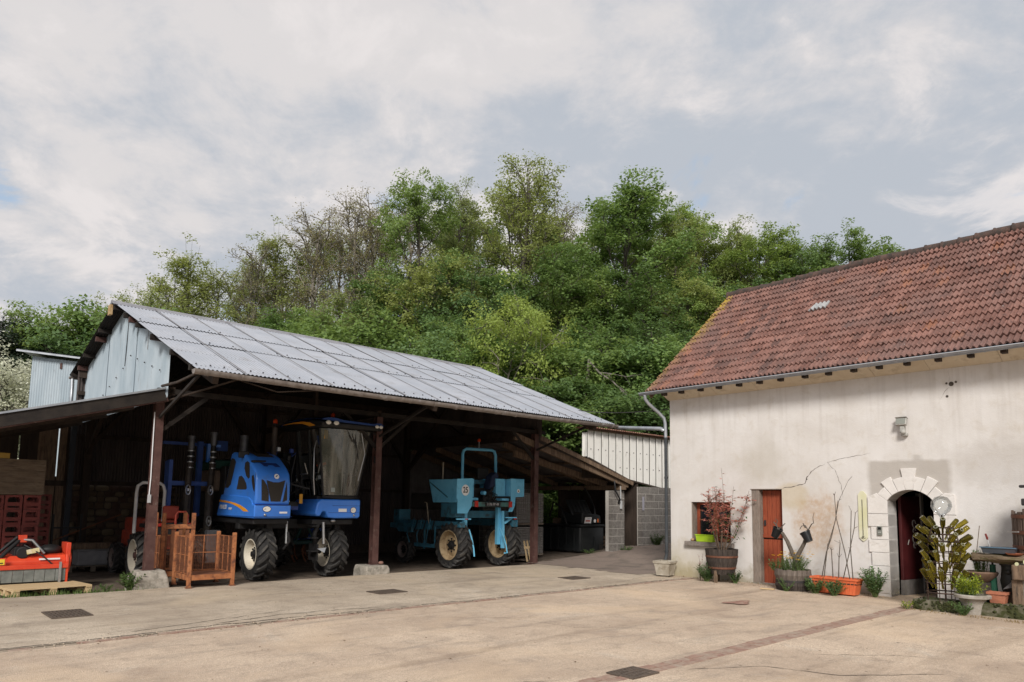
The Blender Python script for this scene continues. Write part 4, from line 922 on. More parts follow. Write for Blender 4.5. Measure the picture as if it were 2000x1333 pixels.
def wheel(T, off, u, v, z, Rr, w, rim, side=-1, mrim=None, lugs=16, hubm=None):
    """tyre with chevron lugs, dished rim, hub and studs; axle along x, outer face towards side"""
    M4 = frame((u, v, z), (0,1,0), (0,0,1), (1,0,0)); h = w/2
    prof = [(rim,-h*.78),(rim+.02,-h*.92),(rim+(Rr-rim)*.45,-h*1.0),(Rr*.88,-h*.92),(Rr*.91,-h*.6),(Rr*.915,0),(Rr*.91,h*.6),(Rr*.88,h*.92),(rim+(Rr-rim)*.45,h*1.0),(rim+.02,h*.92),(rim,h*.78)]
    b = MB().lathe(prof, 40, M4); lg = MB()
    for k in range(lugs):
        for sd in (-1, 1):
            a = 2*PI*(k+(.5 if sd > 0 else 0))/lugs
            vs = []
            for t, rr, x in ((0, Rr*1.0, .02), (.5, Rr*1.0, h*.55), (1, Rr*.955, h*1.0), (1.25, Rr*.84, h*1.06)):
                aa = a+.30*t; da = .055+.02*t
                for q in (-1, 1):
                    for rad in (Rr*.76 if t > 1.2 else Rr*.86, rr): vs.append((rad*math.cos(aa+q*da), rad*math.sin(aa+q*da), sd*x))
            fs = []
            for i in range(3):
                o = 4*i; fs += [(o+1,o+3,o+7,o+5),(o,o+4,o+5,o+1),(o+2,o+3,o+7,o+6)]
            fs += [(0,1,3,2),(12,14,15,13)]
            lg.add(vs, fs, M4)
    wh = obj('wheel', b, m_tyre, T, smooth=38, loc=off)
    nb = len(b.f); me = wh.data; bm_ = MB(); bm_.v = b.v+lg.v; bm_.f = b.f+[tuple(i+len(b.v) for i in f) for f in lg.f]
    me2 = bm_.mesh('wheel', 38); me2.materials.append(m_tyre); me2.materials.append(m_lug)
    me2.polygons.foreach_set('material_index', [0]*nb+[1]*len(lg.f)); wh.data = me2
    s = side
    r = MB().lathe([(rim+.012,s*h*.80),(rim+.022,s*h*.93),(rim-.005,s*h*.93),(rim-.03,s*h*.7),(rim-.045,s*h*.25),(rim*.80,s*h*.12),(rim*.62,s*h*.30),(rim*.45,s*h*.34),(.001,s*h*.34)], 36, M4)
    r.lathe([(rim+.012,-s*h*.80),(rim-.03,-s*h*.7),(rim-.045,s*h*.25)], 36, M4)
    obj('rim', r, mrim or m_cream, wh, smooth=40)
    hb = MB().lathe([(rim*.33,s*h*.33),(rim*.33,s*h*.46),(rim*.22,s*h*.5),(rim*.2,s*h*.75),(.001,s*h*.76)], 16, M4)
    for k in range(8):
        a = 2*PI*k/8; c = Vector((rim*.44*math.cos(a), rim*.44*math.sin(a), s*h*.33)); hb.add(*(lambda q: (q.v, q.f))(MB().lathe([(.024,0),(.024,s*.03),(.001,s*.032)], 6)), M4 @ Matrix.Translation(c))
    obj('hub', hb, hubm or m_blk, wh, smooth=40)
    return wh
def panel(name, poly, u, m, T, off, d=.006, axis='u'):
    """flat piece in a (v,z) plane facing -u, or a (u,z) plane facing -v"""
    if axis == 'u': M4 = frame((u, 0, 0), (0,1,0), (0,0,1), (-1,0,0))
    else: M4 = frame((0, u, 0), (1,0,0), (0,0,1), (0,-1,0))
    return obj(name, MB().prism(poly, d, M4), m, T, loc=off)

# ---------------------------------------------------------------- blue grape harvester
UC, VC = 3.4, 2.0
hv = thing('grape_harvester', 'tall blue straddle grape harvester with glazed cab parked in the barn', 'harvester', bw(UC, VC, -.06), BRZ)
OF = (-UC, -VC, .06)
side = [(-.02,1.60),(-.03,1.78),(-.02,2.10),(.04,2.30),(.16,2.42),(.58,2.69),(.85,2.77),(1.32,2.80),(1.42,2.78),(1.82,1.80),(1.88,1.60)]
hood = obj('engine_hood', MB().prism(side, .80, frame((2.05,0,0), (0,1,0), (0,0,1), (1,0,0))), m_blue, hv, loc=OF, bevel=.055, smooth=50)
hood.modifiers['bevel'].segments = 4
low = [(-.05,1.36),(-.02,1.31),(2.03,1.325),(2.06,1.36),(1.86,1.825),(1.2,1.815),(.75,1.795),(.3,1.77),(.12,1.70),(.07,1.61),(-.055,1.605)]
lo_ = obj('lower_panel', MB().prism(low, .835, frame((2.032,0,0), (0,1,0), (0,0,1), (1,0,0))), m_blue, hv, loc=OF, bevel=.03, smooth=50)
lo_.modifiers['bevel'].segments = 3
obj('panel_groove', MB().box(2.026,2.9,-.05,2.02,1.345,1.352), m_dblue, lo_)
obj('panel_groove', MB().box(2.05,2.86,-.062,-.04,1.598,1.612), m_blk, lo_)
for nm, pl_ in (('side_vent', [(1.20,2.63),(1.12,2.56),(1.36,2.05),(1.50,1.98),(1.68,1.98),(1.42,2.62),(1.34,2.66)]), ('side_vent', [(.90,2.23),(.76,2.245),(.62,2.18),(.50,2.08),(.43,1.96),(.50,1.935),(1.0,1.94)]),
                ('side_vent', [(.60,2.53),(.47,2.56),(.36,2.52),(.31,2.20),(.38,2.17),(.50,2.23),(.62,2.40)]), ('side_vent', [(.20,2.23),(.12,2.25),(.07,2.17),(.02,1.97),(.04,1.88),(.12,1.96),(.20,2.12)])):
    panel(nm, pl_, 2.049, m_mesh, hood, (0,0,0), .004)
panel('orange_stripe', [(1.92,1.70),(1.65,1.69),(1.30,1.665),(1.0,1.635),(.70,1.59),(.42,1.52),(.24,1.455),(.52,1.455),(.70,1.515),(.84,1.55),(1.1,1.60),(1.35,1.63),(1.93,1.66)], 2.031, m_orangep, lo_, (0,0,0), .003)
MT = frame((2.027, 1.68, 1.535), (0,-1,0), (0,0,1), (-1,0,0))
text('BRAUD', .135, m_whitep, lo_, MT, shear=.25, bold=.004, sx=.95); text('9040M', .075, m_whitep, lo_, frame((2.027, 1.27, 1.502), (0,-1,0), (0,0,1), (-1,0,0)), shear=.25, sx=.9)
for o in lo_.children:
    if o.name.startswith('lettering'): o.location = (0,0,0)
fy = -.034
panel('grille', [(2.28,2.14),(2.44,2.10),(2.56,2.10),(2.71,2.15),(2.62,1.68),(2.40,1.68)], -.031, m_mesh, hood, (0,0,0), .004, 'v')
panel('grille', [(2.17,2.16),(2.22,2.14),(2.30,2.02),(2.345,1.86),(2.35,1.68),(2.19,1.70)], -.031, m_mesh, hood, (0,0,0), .004, 'v')
panel('grille', [(2.755,2.12),(2.775,1.71),(2.67,1.67)], -.031, m_mesh, hood, (0,0,0), .004, 'v')
mtop = Vector((0,.42,.27)).normalized()
Ms = frame((2.44, .30, 2.515), (1,0,0), mtop, Vector((0,-mtop.z,mtop.y)))
obj('top_vent', MB().prism([(-.17,.03),(.20,.03),(.25,-.12),(.13,-.13),(.09,-.06),(-.01,-.06),(-.05,-.12),(-.13,-.12)], .006, Ms), m_dblue, hood)
obj('top_vent', MB().prism([(-.22,.44),(.16,.44),(.25,.31),(-.14,.30)], .006, Ms), m_mesh, hood)
obj('emblem', MB().disc(.058, 0, 18, frame((2.52, -.005, 2.23), (1,0,0), Vector((0,.25,1)).normalized())).disc(.001,0,3), m_whitep, hood)
obj('emblem_leaf', MB().prism([(-.03,-.02),(.0,-.005),(.03,.03),(.005,.03),(-.02,.01)], .002, frame((2.52, -.009, 2.23), (1,0,0), Vector((0,.25,1)).normalized())), m_dblue, hood)
def hl(parent, u, z, rx, rz, v=-.058):
    o = obj('headlight', MB().disc(rx, 0, 20, frame((u, v, z), (1,0,0), (0,0,1)), rz), m_lampw, parent); Mx = frame((u, v-.002, z-.01), (1,0,0), (0,0,1)); obj('reflector', MB().prism([(-rx*.7,-rz*.1),(-rx*.1,rz*.2),(-rx*.5,rz*.35)], .002, Mx), m_chrome, o)
    obj('bezel', MB().tube([(u+rx*math.cos(a), v+.003, z+rz*math.sin(a)) for a in np.linspace(0, 2*PI, 21)], .007, 5), m_dblue, o)
hl(lo_, 2.31, 1.515, .092, .062); obj('spot_lamp', MB().ball((2.27,-.06,1.39), .03, 10, 6), m_chrome, lo_, smooth=180)
obj('mirror', MB().box(1.93,2.17,.68,.74,2.64,2.79), m_blk, hv, loc=OF, bevel=.02); obj('mirror_arm', MB().tube([(2.15,.72,2.65),(2.22,.72,2.5)], .012, 6), m_blk, hv, loc=OF)
obj('handle', MB().beam((2.08,.30,2.555), (2.42,.42,2.57), .09, .05), m_blk, hv, loc=OF, bevel=.015)
obj('exhaust_silencer', MB().tube([(2.65,2.2,2.55),(2.65,2.2,3.28)], .10, 14), mat('silencer_grey', (.09,.09,.1), (.15,.15,.16), 5, .45, .6), hv, loc=OF, smooth=40); obj('antenna', MB().tube([(2.65,2.2,3.28),(2.66,2.2,3.7)], .005, 4), m_blk, hv, loc=OF)
# chassis: black straddle arch, legs, hydraulics
ch = obj('chassis', MB().box(2.1,4.6,.9,1.1,1.05,1.28).box(2.1,2.9,.15,3.6,1.18,1.30).box(3.5,4.55,.15,3.6,1.16,1.28).box(2.15,2.75,2.0,3.8,1.3,2.5).box(2.75,3.6,1.7,3.9,2.15,2.75).box(3.5,4.5,1.8,3.9,1.3,2.9), m_blk, hv, loc=OF, bevel=.02)
for u in (2.62, 4.32): obj('leg', MB().box(u-.07,u+.07,.45,.62,.45,1.2), m_blk, hv, loc=OF, bevel=.015)
obj('leg_cylinder', MB().tube([(2.93,.25,1.24),(2.92,.22,.75)], .028, 8), m_chrome, hv, loc=OF, smooth=60); obj('leg_cylinder', MB().tube([(3.78,.15,1.22),(3.80,.13,.72)], .035, 8), m_chrome, hv, loc=OF, smooth=60)
obj('fork', MB().tube([(3.68,.2,1.2),(3.60,.2,.95),(3.66,.3,.65),(3.85,.38,.52)], .05, 8), m_blk, hv, loc=OF, smooth=60)
obj('fork', MB().tube([(2.95,.2,1.0),(2.98,.18,.8),(2.9,.3,.62)], .03, 8), m_blk, hv, loc=OF, smooth=60)
obj('mudflap', MB().box(3.62,3.66,.1,.5,.35,.72), m_blk, hv, loc=OF); obj('deflector', MB().prism([(0,0),(.22,.02),(.18,-.1)], .02, frame((3.6,.06,.62), (1,0,0), (0,0,1))), mat('pale_plastic', (.35,.37,.4), rough=.5), hv, loc=OF)
wheel(hv, OF, 2.43, .55, .515, .58, .40, .315); wheel(hv, OF, 4.20, .55, .505, .57, .40, .315)
wheel(hv, OF, 2.43, 3.5, .60, .66, .44, .36); wheel(hv, OF, 4.20, 3.5, .60, .66, .44, .36)
# inner works seen in the gap
for i in range(7): obj('picking_rod', MB().tube([(2.98+.08*i,1.3+.06*i,1.1),(3.0+.07*i,1.5,2.1)], .016, 5), mat('rod_grey', (.05,.05,.055), rough=.5), hv, loc=OF)
obj('side_rail', MB().beam((2.98,.4,2.10), (3.45,.25,1.98), .03, .03), m_blk, hv, loc=OF); obj('side_rail', MB().beam((2.95,.5,1.62),(3.3,.5,1.62),.03,.12), m_blk, hv, loc=OF); obj('warning_tag', MB().box(3.27,3.35,.38,.39,1.64,1.86), mat('tag_yellow', (.62,.30,.03), rough=.6), hv, loc=OF)
obj('canister', MB().tube([(2.99,.5,1.55),(2.99,.5,1.98)], .06, 10), mat('beige_plastic', (.32,.27,.20), rough=.6), hv, loc=OF, smooth=40); obj('side_frame', MB().box(2.9,3.16,.2,.3,1.50,1.58), m_dblue, hv, loc=OF)
obj('lamp_cluster', MB().ball((3.02,1.0,2.62), .05, 8, 6).ball((3.10,.9,2.36), .05, 8, 6, (1,1,1.6)), m_chrome, hv, loc=OF, smooth=180)
obj('hose', MB().tube([(2.95,.8,2.3),(3.1,.6,2.1),(3.3,.55,2.15),(3.5,.5,1.95)], .022, 6).tube([(3.0,1.0,2.0),(3.2,.7,1.85),(3.4,.6,2.0)], .02, 6), m_blk, hv, loc=OF, smooth=60)
for k in range(14):
    r_ = random.Random(k+50); a = Vector((r_.uniform(2.95,3.45), r_.uniform(.5,1.2), r_.uniform(1.5,3.0))); b = a+Vector((r_.uniform(-.2,.3), r_.uniform(-.2,.3), r_.uniform(-.5,.1))); m = (a+b)/2+Vector((r_.uniform(-.1,.1), -.1, -.12))
    obj('hydraulic_hose', MB().tube([a, a.lerp(m,.6), m, m.lerp(b,.5), b], r_.uniform(.008,.018), 5), (m_blk, m_dblue, m_chrome, mat('hose_grey', (.06,.06,.06), rough=.5))[k % 4], hv, loc=OF, smooth=60)
    if k % 2: obj('valve', MB().box(a.x-.04,a.x+.04,a.y-.04,a.y+.04,a.z-.05,a.z+.05), (m_chrome, m_dblue, m_blk)[k % 3], hv, loc=OF, bevel=.008)
for z in (.55, .85, 1.12): obj('step', MB().box(3.46,3.62,.05,.3,z,z+.025), m_blk, hv, loc=OF)
obj('handrail', MB().tube([(3.50,.1,1.85),(3.44,.06,2.2),(3.42,.06,2.9),(3.50,.12,3.1)], .012, 6), m_chrome, hv, loc=OF, smooth=60)
obj('handrail', MB().tube([(3.02,.3,1.9),(3.0,.28,2.3),(3.08,.28,2.75)], .012, 6), m_blk, hv, loc=OF, smooth=60)
obj('decal', MB().box(2.60,2.78,-.058,-.0555,1.42,1.46), m_whitep, lo_); obj('door_seam', MB().box(2.0465,2.049,.02,.03,1.80,2.3), m_dblue, hood)
# cab
m_cabglass = bpy.data.materials.new('cab_glass'); m_cabglass.use_nodes = True; nt = m_cabglass.node_tree; nt.nodes.clear()
gl = N(nt, 'ShaderNodeBsdfGlossy', {'Color': (.8,.85,.82,1), 'Roughness': .04}); tr = N(nt, 'ShaderNodeBsdfTransparent', {'Color': (.55,.62,.58,1)}); df = N(nt, 'ShaderNodeBsdfDiffuse', {'Color': (.36,.34,.29,1)})
tcg = N(nt, 'ShaderNodeTexCoord').outputs['Object']
dust_sheen = noise_(nt, N(nt, 'ShaderNodeVectorMath', {0: tcg, 1: (2.6,1,.5)}, operation='MULTIPLY').outputs[0], 1.6, 6, .6, .6)  # dust film, thickened to paint grey reflections into the glass
m1 = N(nt, 'ShaderNodeMixShader', {0: rng_(nt, dust_sheen, .36, .64, .12, .62), 1: tr.outputs[0], 2: df.outputs[0]}); fr = N(nt, 'ShaderNodeFresnel', {'IOR': 1.5})
m2 = N(nt, 'ShaderNodeMixShader', {0: math_(nt, 'ADD', math_(nt, 'MULTIPLY', fr.outputs[0], .9), .03), 1: m1.outputs[0], 2: gl.outputs[0]})
nt.links.new(m2.outputs[0], N(nt, 'ShaderNodeOutputMaterial').inputs[0])
cab = obj('cab', MB().box(3.62,4.62,.2,1.35,1.74,1.82).box(3.60,4.75,1.28,1.36,1.8,3.42), m_blk, hv, loc=OF)
def arc_row(z, ua, ub, v0, bul, n=10): return [(ua+(ub-ua)*i/n, v0-bul*(1-(2*i/n-1)**2), z) for i in range(n+1)]
def sheet(rows): 
    b = MB(); n = len(rows[0])
    for r in rows: b.v += r
    b.f = [(j*n+i, j*n+i+1, (j+1)*n+i+1, (j+1)*n+i) for j in range(len(rows)-1) for i in range(n-1)]
    return b
ws_rows = [arc_row(1.82+1.58*t, 3.74-.19*t, 4.62+.30*t, .14-.05*t, .14) for t in (0,.2,.4,.6,.8,1)]
obj('windshield', sheet(ws_rows), m_cabglass, cab, smooth=180)
for k in (0, -1): obj('pillar', MB().tube([r[k] for r in ws_rows], .026, 6), m_blk, cab, smooth=60)
obj('sill_seal', MB().tube(arc_row(1.80, 3.72, 4.64, .13, .15), .045, 6), m_blk, cab, smooth=60)
sg = [[(3.74-.19*t, .16+1.0*i/4-.0, 1.84+1.55*t) for i in range(5)] for t in (0,.5,1)]
obj('side_window', sheet(sg), m_cabglass, cab, smooth=180)
sg = [[(4.62+.29*t, .16+1.0*i/4, 1.84+1.55*t) for i in range(5)] for t in (0,.5,1)]
obj('side_window', sheet(sg), m_cabglass, cab, smooth=180)
obj('door_frame', MB().tube([(3.54,1.18,3.38),(3.74,1.18,1.84)], .035, 6).tube([(3.55,.62,3.38),(3.64,.66,2.5),(3.74,.62,1.84)], .02, 6), m_blk, cab, smooth=60)
seat = obj('driver_seat', MB().box(3.95,4.42,.75,1.2,2.05,2.2).box(3.97,4.40,1.08,1.22,2.2,2.85), m_blk, cab, bevel=.04); obj('steering_wheel', MB().tube([(4.1+.17*math.cos(a), .55+.08*math.sin(a), 2.42+.15*math.sin(a)) for a in np.linspace(0, 2*PI, 15)], .015, 5).tube([(4.1,.5,1.9),(4.1,.55,2.42)], .03, 6), m_blk, cab, smooth=60)
obj('console', MB().box(4.45,4.6,.5,1.1,1.85,2.4), m_blk, cab, bevel=.03)
obj('arm_rest', MB().beam((3.66,.35,2.52), (3.86,.3,2.60), .04, .06), mat('warm_red', (.55,.09,.04), rough=.5), cab); obj('sun_sticker', MB().box(3.66,3.75,.06,.065,3.16,3.36), mat('tag_yellow', (.62,.30,.03), rough=.6), cab); obj('sticker', MB().box(3.86,3.96,-.0,.004,1.92,2.02), mat('pale_sticker', (.3,.34,.33), rough=.5), cab)
for a, b in (((4.30,-.03,3.40),(4.46,-.06,2.98)), ((4.40,-.02,3.42),(4.52,-.05,2.72)), ((4.2,-.04,3.38),(4.36,-.07,3.1))): obj('wiper', MB().tube([a, b], .012, 5), m_blk, cab)
obj('wiper_arm', MB().tube([(4.60,-.02,3.36),(4.72,-.01,2.85),(4.55,-.02,2.2)], .01, 5), m_chrome, cab)
# roof: black visor band under a blue cap, rising to the left rear
rf = []
for v, z, e in ((-.16,3.40,.0),(-.20,3.50,.02),(.35,3.60,.03),(1.0,3.63,.02),(1.75,3.60,0),(1.95,3.50,-.02)): rf.append((v, z, e))
vis = obj('roof_visor', MB().prism([(-.18,3.42),(-.20,3.53),(.3,3.60),(1.0,3.62),(1.8,3.60),(1.95,3.52),(1.8,3.42)], 1.62, frame((3.46,0,0), (0,1,0), (0,0,1), (1,0,0))), m_blk, cab, bevel=.03)
rp = [(3.42,3.565),(3.48,3.60),(3.62,3.63),(3.80,3.63),(3.98,3.60),(4.4,3.585),(4.8,3.57),(4.92,3.60),(5.02,3.60),(5.10,3.54),(5.05,3.525),(4.8,3.53),(3.95,3.545),(3.6,3.57)]
b = MB()
for v, dz in ((-.23,0),(.2,.05),(.9,.075),(1.7,.04),(1.98,-.03)): b.v += [(u, v, z+dz) for u, z in rp]
n = len(rp); b.f = [(j*n+i, j*n+(i+1) % n, (j+1)*n+(i+1) % n, (j+1)*n+i) for j in range(4) for i in range(n)]+[tuple(range(n-1,-1,-1)), tuple(4*n+i for i in range(n))]
obj('roof_cap', b, mat('cap_blue', (.012,.045,.19), (.015,.055,.22), 3, .35, coat=.2), cab, smooth=50)
panel('orange_stripe', [(1.86,3.58),(1.31,3.60),(.77,3.59),(.40,3.545),(.12,3.455),(.42,3.455),(.77,3.535),(1.31,3.57),(1.86,3.565)], 3.459, m_orangep, cab, (0,0,0), .004)
for u in (3.60, 3.80, 4.90, 5.01): obj('work_lamp', MB().ball((u, -.235, 3.515), .07 if u < 4 else .055, 12, 8, (1,.35,.72)), m_lampw, cab, smooth=180)
for p in ((4.05,.4,3.72), (3.06,1.4,3.56)): 
    q = obj('beacon', MB().lathe([(.055,0),(.05,.07),(.03,.1),(.001,.105)], 12, Matrix.Translation(p)), mat('beacon_orange', (.62,.07,.02), rough=.2, spec=.6), hv, loc=OF, smooth=60); obj('beacon_base', MB().tube([(p[0],p[1],p[2]-.08),(p[0],p[1],p[2])], .03, 8), m_blk, q)
obj('exhaust_pipe', MB().tube([(3.06,1.4,2.3),(3.06,1.4,3.46)], .065, 10), mat('pipe_brown', (.045,.035,.03), (.08,.06,.05), 6, .6), hv, loc=OF, smooth=60)
obj('mirror_arm', MB().tube([(4.95,.05,3.4),(5.1,.0,3.3),(5.1,.0,2.7)], .014, 6), m_blk, hv, loc=OF); obj('mirror', MB().box(5.02,5.18,-.02,.04,2.95,3.26), m_blk, hv, loc=OF, bevel=.02); obj('mirror', MB().box(5.0,5.16,-.02,.04,2.64,2.82), m_blk, hv, loc=OF, bevel=.02)
# blue skirt under the cab
skp = [(3.47,1.42),(3.52,1.66),(3.60,1.75),(4.64,1.75),(4.64,1.36),(4.60,1.31),(3.95,1.31),(3.80,1.33),(3.74,1.47),(3.66,1.47),(3.60,1.36),(3.52,1.36)]
sk = obj('cab_skirt', MB().prism(skp, -1.2, frame((0,-.03,0), (1,0,0), (0,0,1), (0,-1,0))), m_blue, hv, loc=OF, bevel=.03, smooth=50)
obj('panel_groove', MB().box(3.9,4.63,-.034,-.028,1.60,1.607).box(3.8,4.63,-.034,-.028,1.44,1.446), m_dblue, sk)
obj('number_plate', MB().box(4.06,4.27,-.040,-.030,1.46,1.535), m_whitep, sk); hl(sk, 4.45, 1.50, .075, .068, -.036); obj('spot_lamp', MB().ball((4.47,-.03,1.38), .028, 8, 6), m_chrome, sk, smooth=180); obj('tow_lamp', MB().ball((4.0,.1,1.25), .05, 8, 6, (1.4,1,.8)), m_chrome, sk, smooth=180)
# blue lifting frame behind, tank, tarpaulin
fr_ = obj('rear_frame', MB().box(1.75,1.86,2.7,2.82,1.3,3.1).box(1.1,1.2,2.9,3.0,1.0,2.6).box(1.0,2.3,2.85,2.95,3.0,3.07).box(2.2,2.45,2.7,2.8,2.9,3.15), mat('frame_blue', (.02,.05,.2), (.03,.08,.28), 4, .5), hv, loc=OF)
obj('tank', MB().box(2.0,2.5,2.3,3.6,1.9,2.42), mat('tank_brown', (.14,.10,.075), (.2,.15,.11), 4, .7), hv, loc=OF, bevel=.08); obj('tarpaulin', MB().box(1.95,2.55,2.25,3.6,2.43,2.66), mat('tarp_green', (.012,.05,.04), (.02,.075,.055), 3, .7), hv, loc=OF, bevel=.09)
obj('frame_step', MB().box(1.95,2.25,2.62,2.7,2.98,3.04).box(1.93,2.0,2.6,2.68,2.6,3.05), m_blue, hv, loc=OF)

# ---------------------------------------------------------------- pair of ribbed lifting masts
mk = thing('trimmer_masts', 'pair of tall black ribbed hydraulic masts standing left of the blue hood', 'machine', bw(1.66, 2.2, -.06), BRZ)
OM = (-1.66, -2.2, .06)
for i, (u, zt) in enumerate(((1.41, 3.18), (1.92, 3.30))):
    sl = .03*(1 if i else .5)
    obj('mast', MB().tube([(u-.03,2.2,0),(u-.03,2.2,1.9)], .095, 8).tube([(u-.03,2.2,1.9),(u,2.2,2.55)], .075, 8), mat('mast_black', (.022,.018,.015), (.05,.038,.03), 8, .6), mk, loc=OM, smooth=30)
    obj('rod', MB().tube([(u,2.2,2.5),(u,2.2,zt-.3)], .055, 10), m_blk, mk, loc=OM, smooth=40)
    for k in range(4): obj('ring', MB().lathe([(.06,0),(.075,.008),(.075,.03),(.06,.038)], 14, Matrix.Translation((u,2.2,2.42+.13*k))), m_chrome, mk, loc=OM, smooth=60)
    obj('cap', MB().tube([(u,2.2,zt-.32),(u,2.2,zt-.06)], .07, 12).tube([(u,2.2,zt-.06),(u,2.2,zt)], .085, 12), mat('silencer_grey', (.09,.09,.1)), mk, loc=OM, smooth=40)
    for z in (1.92, 1.2): obj('chain_guide', MB().tube([(u-.05+.05*math.cos(a), 2.09, z+.11*math.sin(a)) for a in np.linspace(0, 2*PI, 13)], .016, 5).box(u-.07,u-.03,2.08,2.1,z-.03,z+.03), m_chrome, mk, loc=OM, smooth=60)
obj('base_box', MB().box(1.3,2.1,2.0,2.5,.0,.5), m_blk, mk, loc=OM, bevel=.02); obj('control_box', MB().box(1.75,2.05,1.8,2.0,.25,1.0), mat('box_grey', (.10,.10,.105), (.15,.15,.155), 4, .6), mk, loc=OM, bevel=.02)
obj('crossbar', MB().box(.95,1.95,2.26,2.36,2.02,2.12).box(.95,1.03,2.2,2.4,1.0,2.6), mat('frame_blue', (.02,.05,.2)), mk, loc=OM)

# ---------------------------------------------------------------- cyan over-row tractor, seen from behind
m_cy = mat('cyan_paint', (.13,.45,.68), (.18,.52,.75), 2.5, .5, stain=((.07,.29,.48), 3, .55, .78)); m_cyd = mat('cyan_dull', (.03,.13,.20), (.05,.18,.26), 3, .6, stain=((.04,.05,.05), 5, .5, .7))
UC, VC = 8.75, 1.4
ct = thing('straddle_tractor', 'old turquoise straddle tractor parked tail-out beside the right barn post', 'tractor', bw(UC, VC, -.06), BRZ)
OC = (-UC, -VC, .06)
def bin_(u0, u1, name, flip):
    pl = [(u0,2.36),(u1,2.40),(u1,1.68),(u0+(u1-u0)*.66 if not flip else u1,1.44),(u0+.03,1.44),(u0+.03,1.84),(u0,1.84)]
    return pl
bl = obj('side_tank', MB().prism([(.10,2.35),(1.40,2.36),(1.18,1.72),(.14,1.72)], .52, frame((7.68,0,0), (0,1,0), (0,0,1), (1,0,0))), m_cy, ct, loc=OC, bevel=.012)
panel('tank_end', [(7.66,2.36),(8.21,2.39),(8.22,1.67),(8.04,1.43),(7.70,1.43),(7.69,1.83),(7.66,1.83)], .10, m_cy, bl, (0,0,0), .012, 'v')
obj('chute', MB().prism([(7.70,1.82),(8.03,1.82),(8.03,1.43),(7.70,1.43)], -.35, frame((0,.11,0), (1,0,0), (0,0,1), (0,-1,0))), m_cyd, bl)
obj('diagonal_strap', MB().beam((7.672,1.32,2.28), (7.672,.5,1.86), .02, .03), m_cyd, bl)
obj('inner_bin', MB().box(8.22,8.44,.3,1.0,1.88,2.39), m_cy, ct, loc=OC, bevel=.012)
br_ = obj('side_tank', MB().box(9.62,10.14,.10,1.3,1.92,2.42), m_cy, ct, loc=OC, bevel=.012); obj('inner_bin', MB().box(9.22,9.58,.25,1.0,1.92,2.42), m_cy, ct, loc=OC, bevel=.012)
panel('tank_end', [(9.62,2.43),(10.16,2.43),(10.16,1.92),(9.82,1.90),(9.80,1.66),(9.70,1.48),(9.55,1.48),(9.64,1.70)], .085, m_cy, br_, (0,0,0), .012, 'v')
dsc = obj('number_disc', MB().disc(.135, 0, 24, frame((7.96,.084,2.06), (1,0,0), (0,0,1)), .15), m_whitep, ct, loc=OC); text('25', .22, m_blk, dsc, frame((7.96,.081,2.06), (1,0,0), (0,0,1)), bold=.004, sx=.8)
dsc = obj('badge', MB().disc(.055, 0, 16, frame((9.93,.071,2.08), (1,0,0), (0,0,1))), m_whitep, ct, loc=OC); obj('badge_mark', MB().disc(.025, 0, 10, frame((9.93,.068,2.075), (1,0,0), (0,0,1))), mat('olive', (.2,.17,.06), rough=.6), dsc)
obj('top_rail', MB().box(8.44,9.22,.75,.82,2.26,2.38), m_cyd, ct, loc=OC)
bp = obj('rear_bumper', MB().box(8.2,9.64,.03,.09,1.62,1.745), mat('dull_green_paint', (.05,.14,.135), (.08,.2,.19), 4, .6, stain=((.05,.045,.04), 5, .5, .7)), ct, loc=OC, bevel=.008)
pt = obj('number_plate', MB().box(8.62,9.18,.012,.028,1.625,1.74), m_blk, ct, loc=OC); text('1176 PP 49', .105, mat('plate_grey', (.42,.42,.42), rough=.5), pt, frame((8.90,.0105,1.682), (1,0,0), (0,0,1)), bold=.001, sx=.92)
for u in (8.29, 9.56): q = obj('tail_lamp', MB().box(u-.055,u+.055,-.02,.03,1.605,1.775), m_red, ct, loc=OC, bevel=.012)
for u in (8.3, 9.46): obj('bracket', MB().box(u-.14,u+.14,.1,.4,1.79,1.86), m_cy, ct, loc=OC, bevel=.02)
obj('roll_bar', MB().tube([(8.57,1.0,2.0),(8.57,1.0,3.12),(8.60,1.0,3.22),(8.70,1.0,3.28),(9.68,1.0,3.30),(9.79,1.0,3.26),(9.84,1.0,3.14),(9.86,1.0,2.0)], .045, 10), m_cy, ct, loc=OC, smooth=60)
q = obj('beacon', MB().lathe([(.05,0),(.048,.06),(.02,.09),(.001,.092)], 12, Matrix.Translation((9.18,1.0,3.52))), mat('beacon_orange', (.62,.07,.02)), ct, loc=OC, smooth=60); obj('beacon_stem', MB().tube([(9.18,1.0,3.3),(9.18,1.0,3.52)], .012, 6), m_chrome, q)
obj('engine', MB().box(8.5,9.2,.5,1.6,1.75,2.15).ball((9.0,.35,1.95), .14, 10, 6).ball((8.85,.4,2.0), .07, 8, 6).tube([(8.75,.3,1.9),(9.1,.28,2.1),(9.25,.4,2.3)], .04, 8).box(8.7,8.95,.2,.4,1.78,1.9), m_blk, ct, loc=OC, bevel=.01)
obj('oil_filter', MB().tube([(8.76,.2,2.0),(8.76,.34,2.0)], .055, 12), m_cy, ct, loc=OC, smooth=40); obj('seat', MB().box(9.0,9.45,.9,1.4,2.3,2.4).box(9.02,9.43,.82,.92,2.4,2.75), m_blk, ct, loc=OC, bevel=.04)
for k in range(6):
    c = rnd.uniform(8.55,9.15); obj('hydraulic_hose', MB().tube([(c,.3,2.05),(c+.1,.12,1.95),(c+rnd.uniform(-.1,.2),.15,1.8),(c+rnd.uniform(0,.2),.3,1.72)], .013, 5), m_blk, ct, loc=OC, smooth=60)
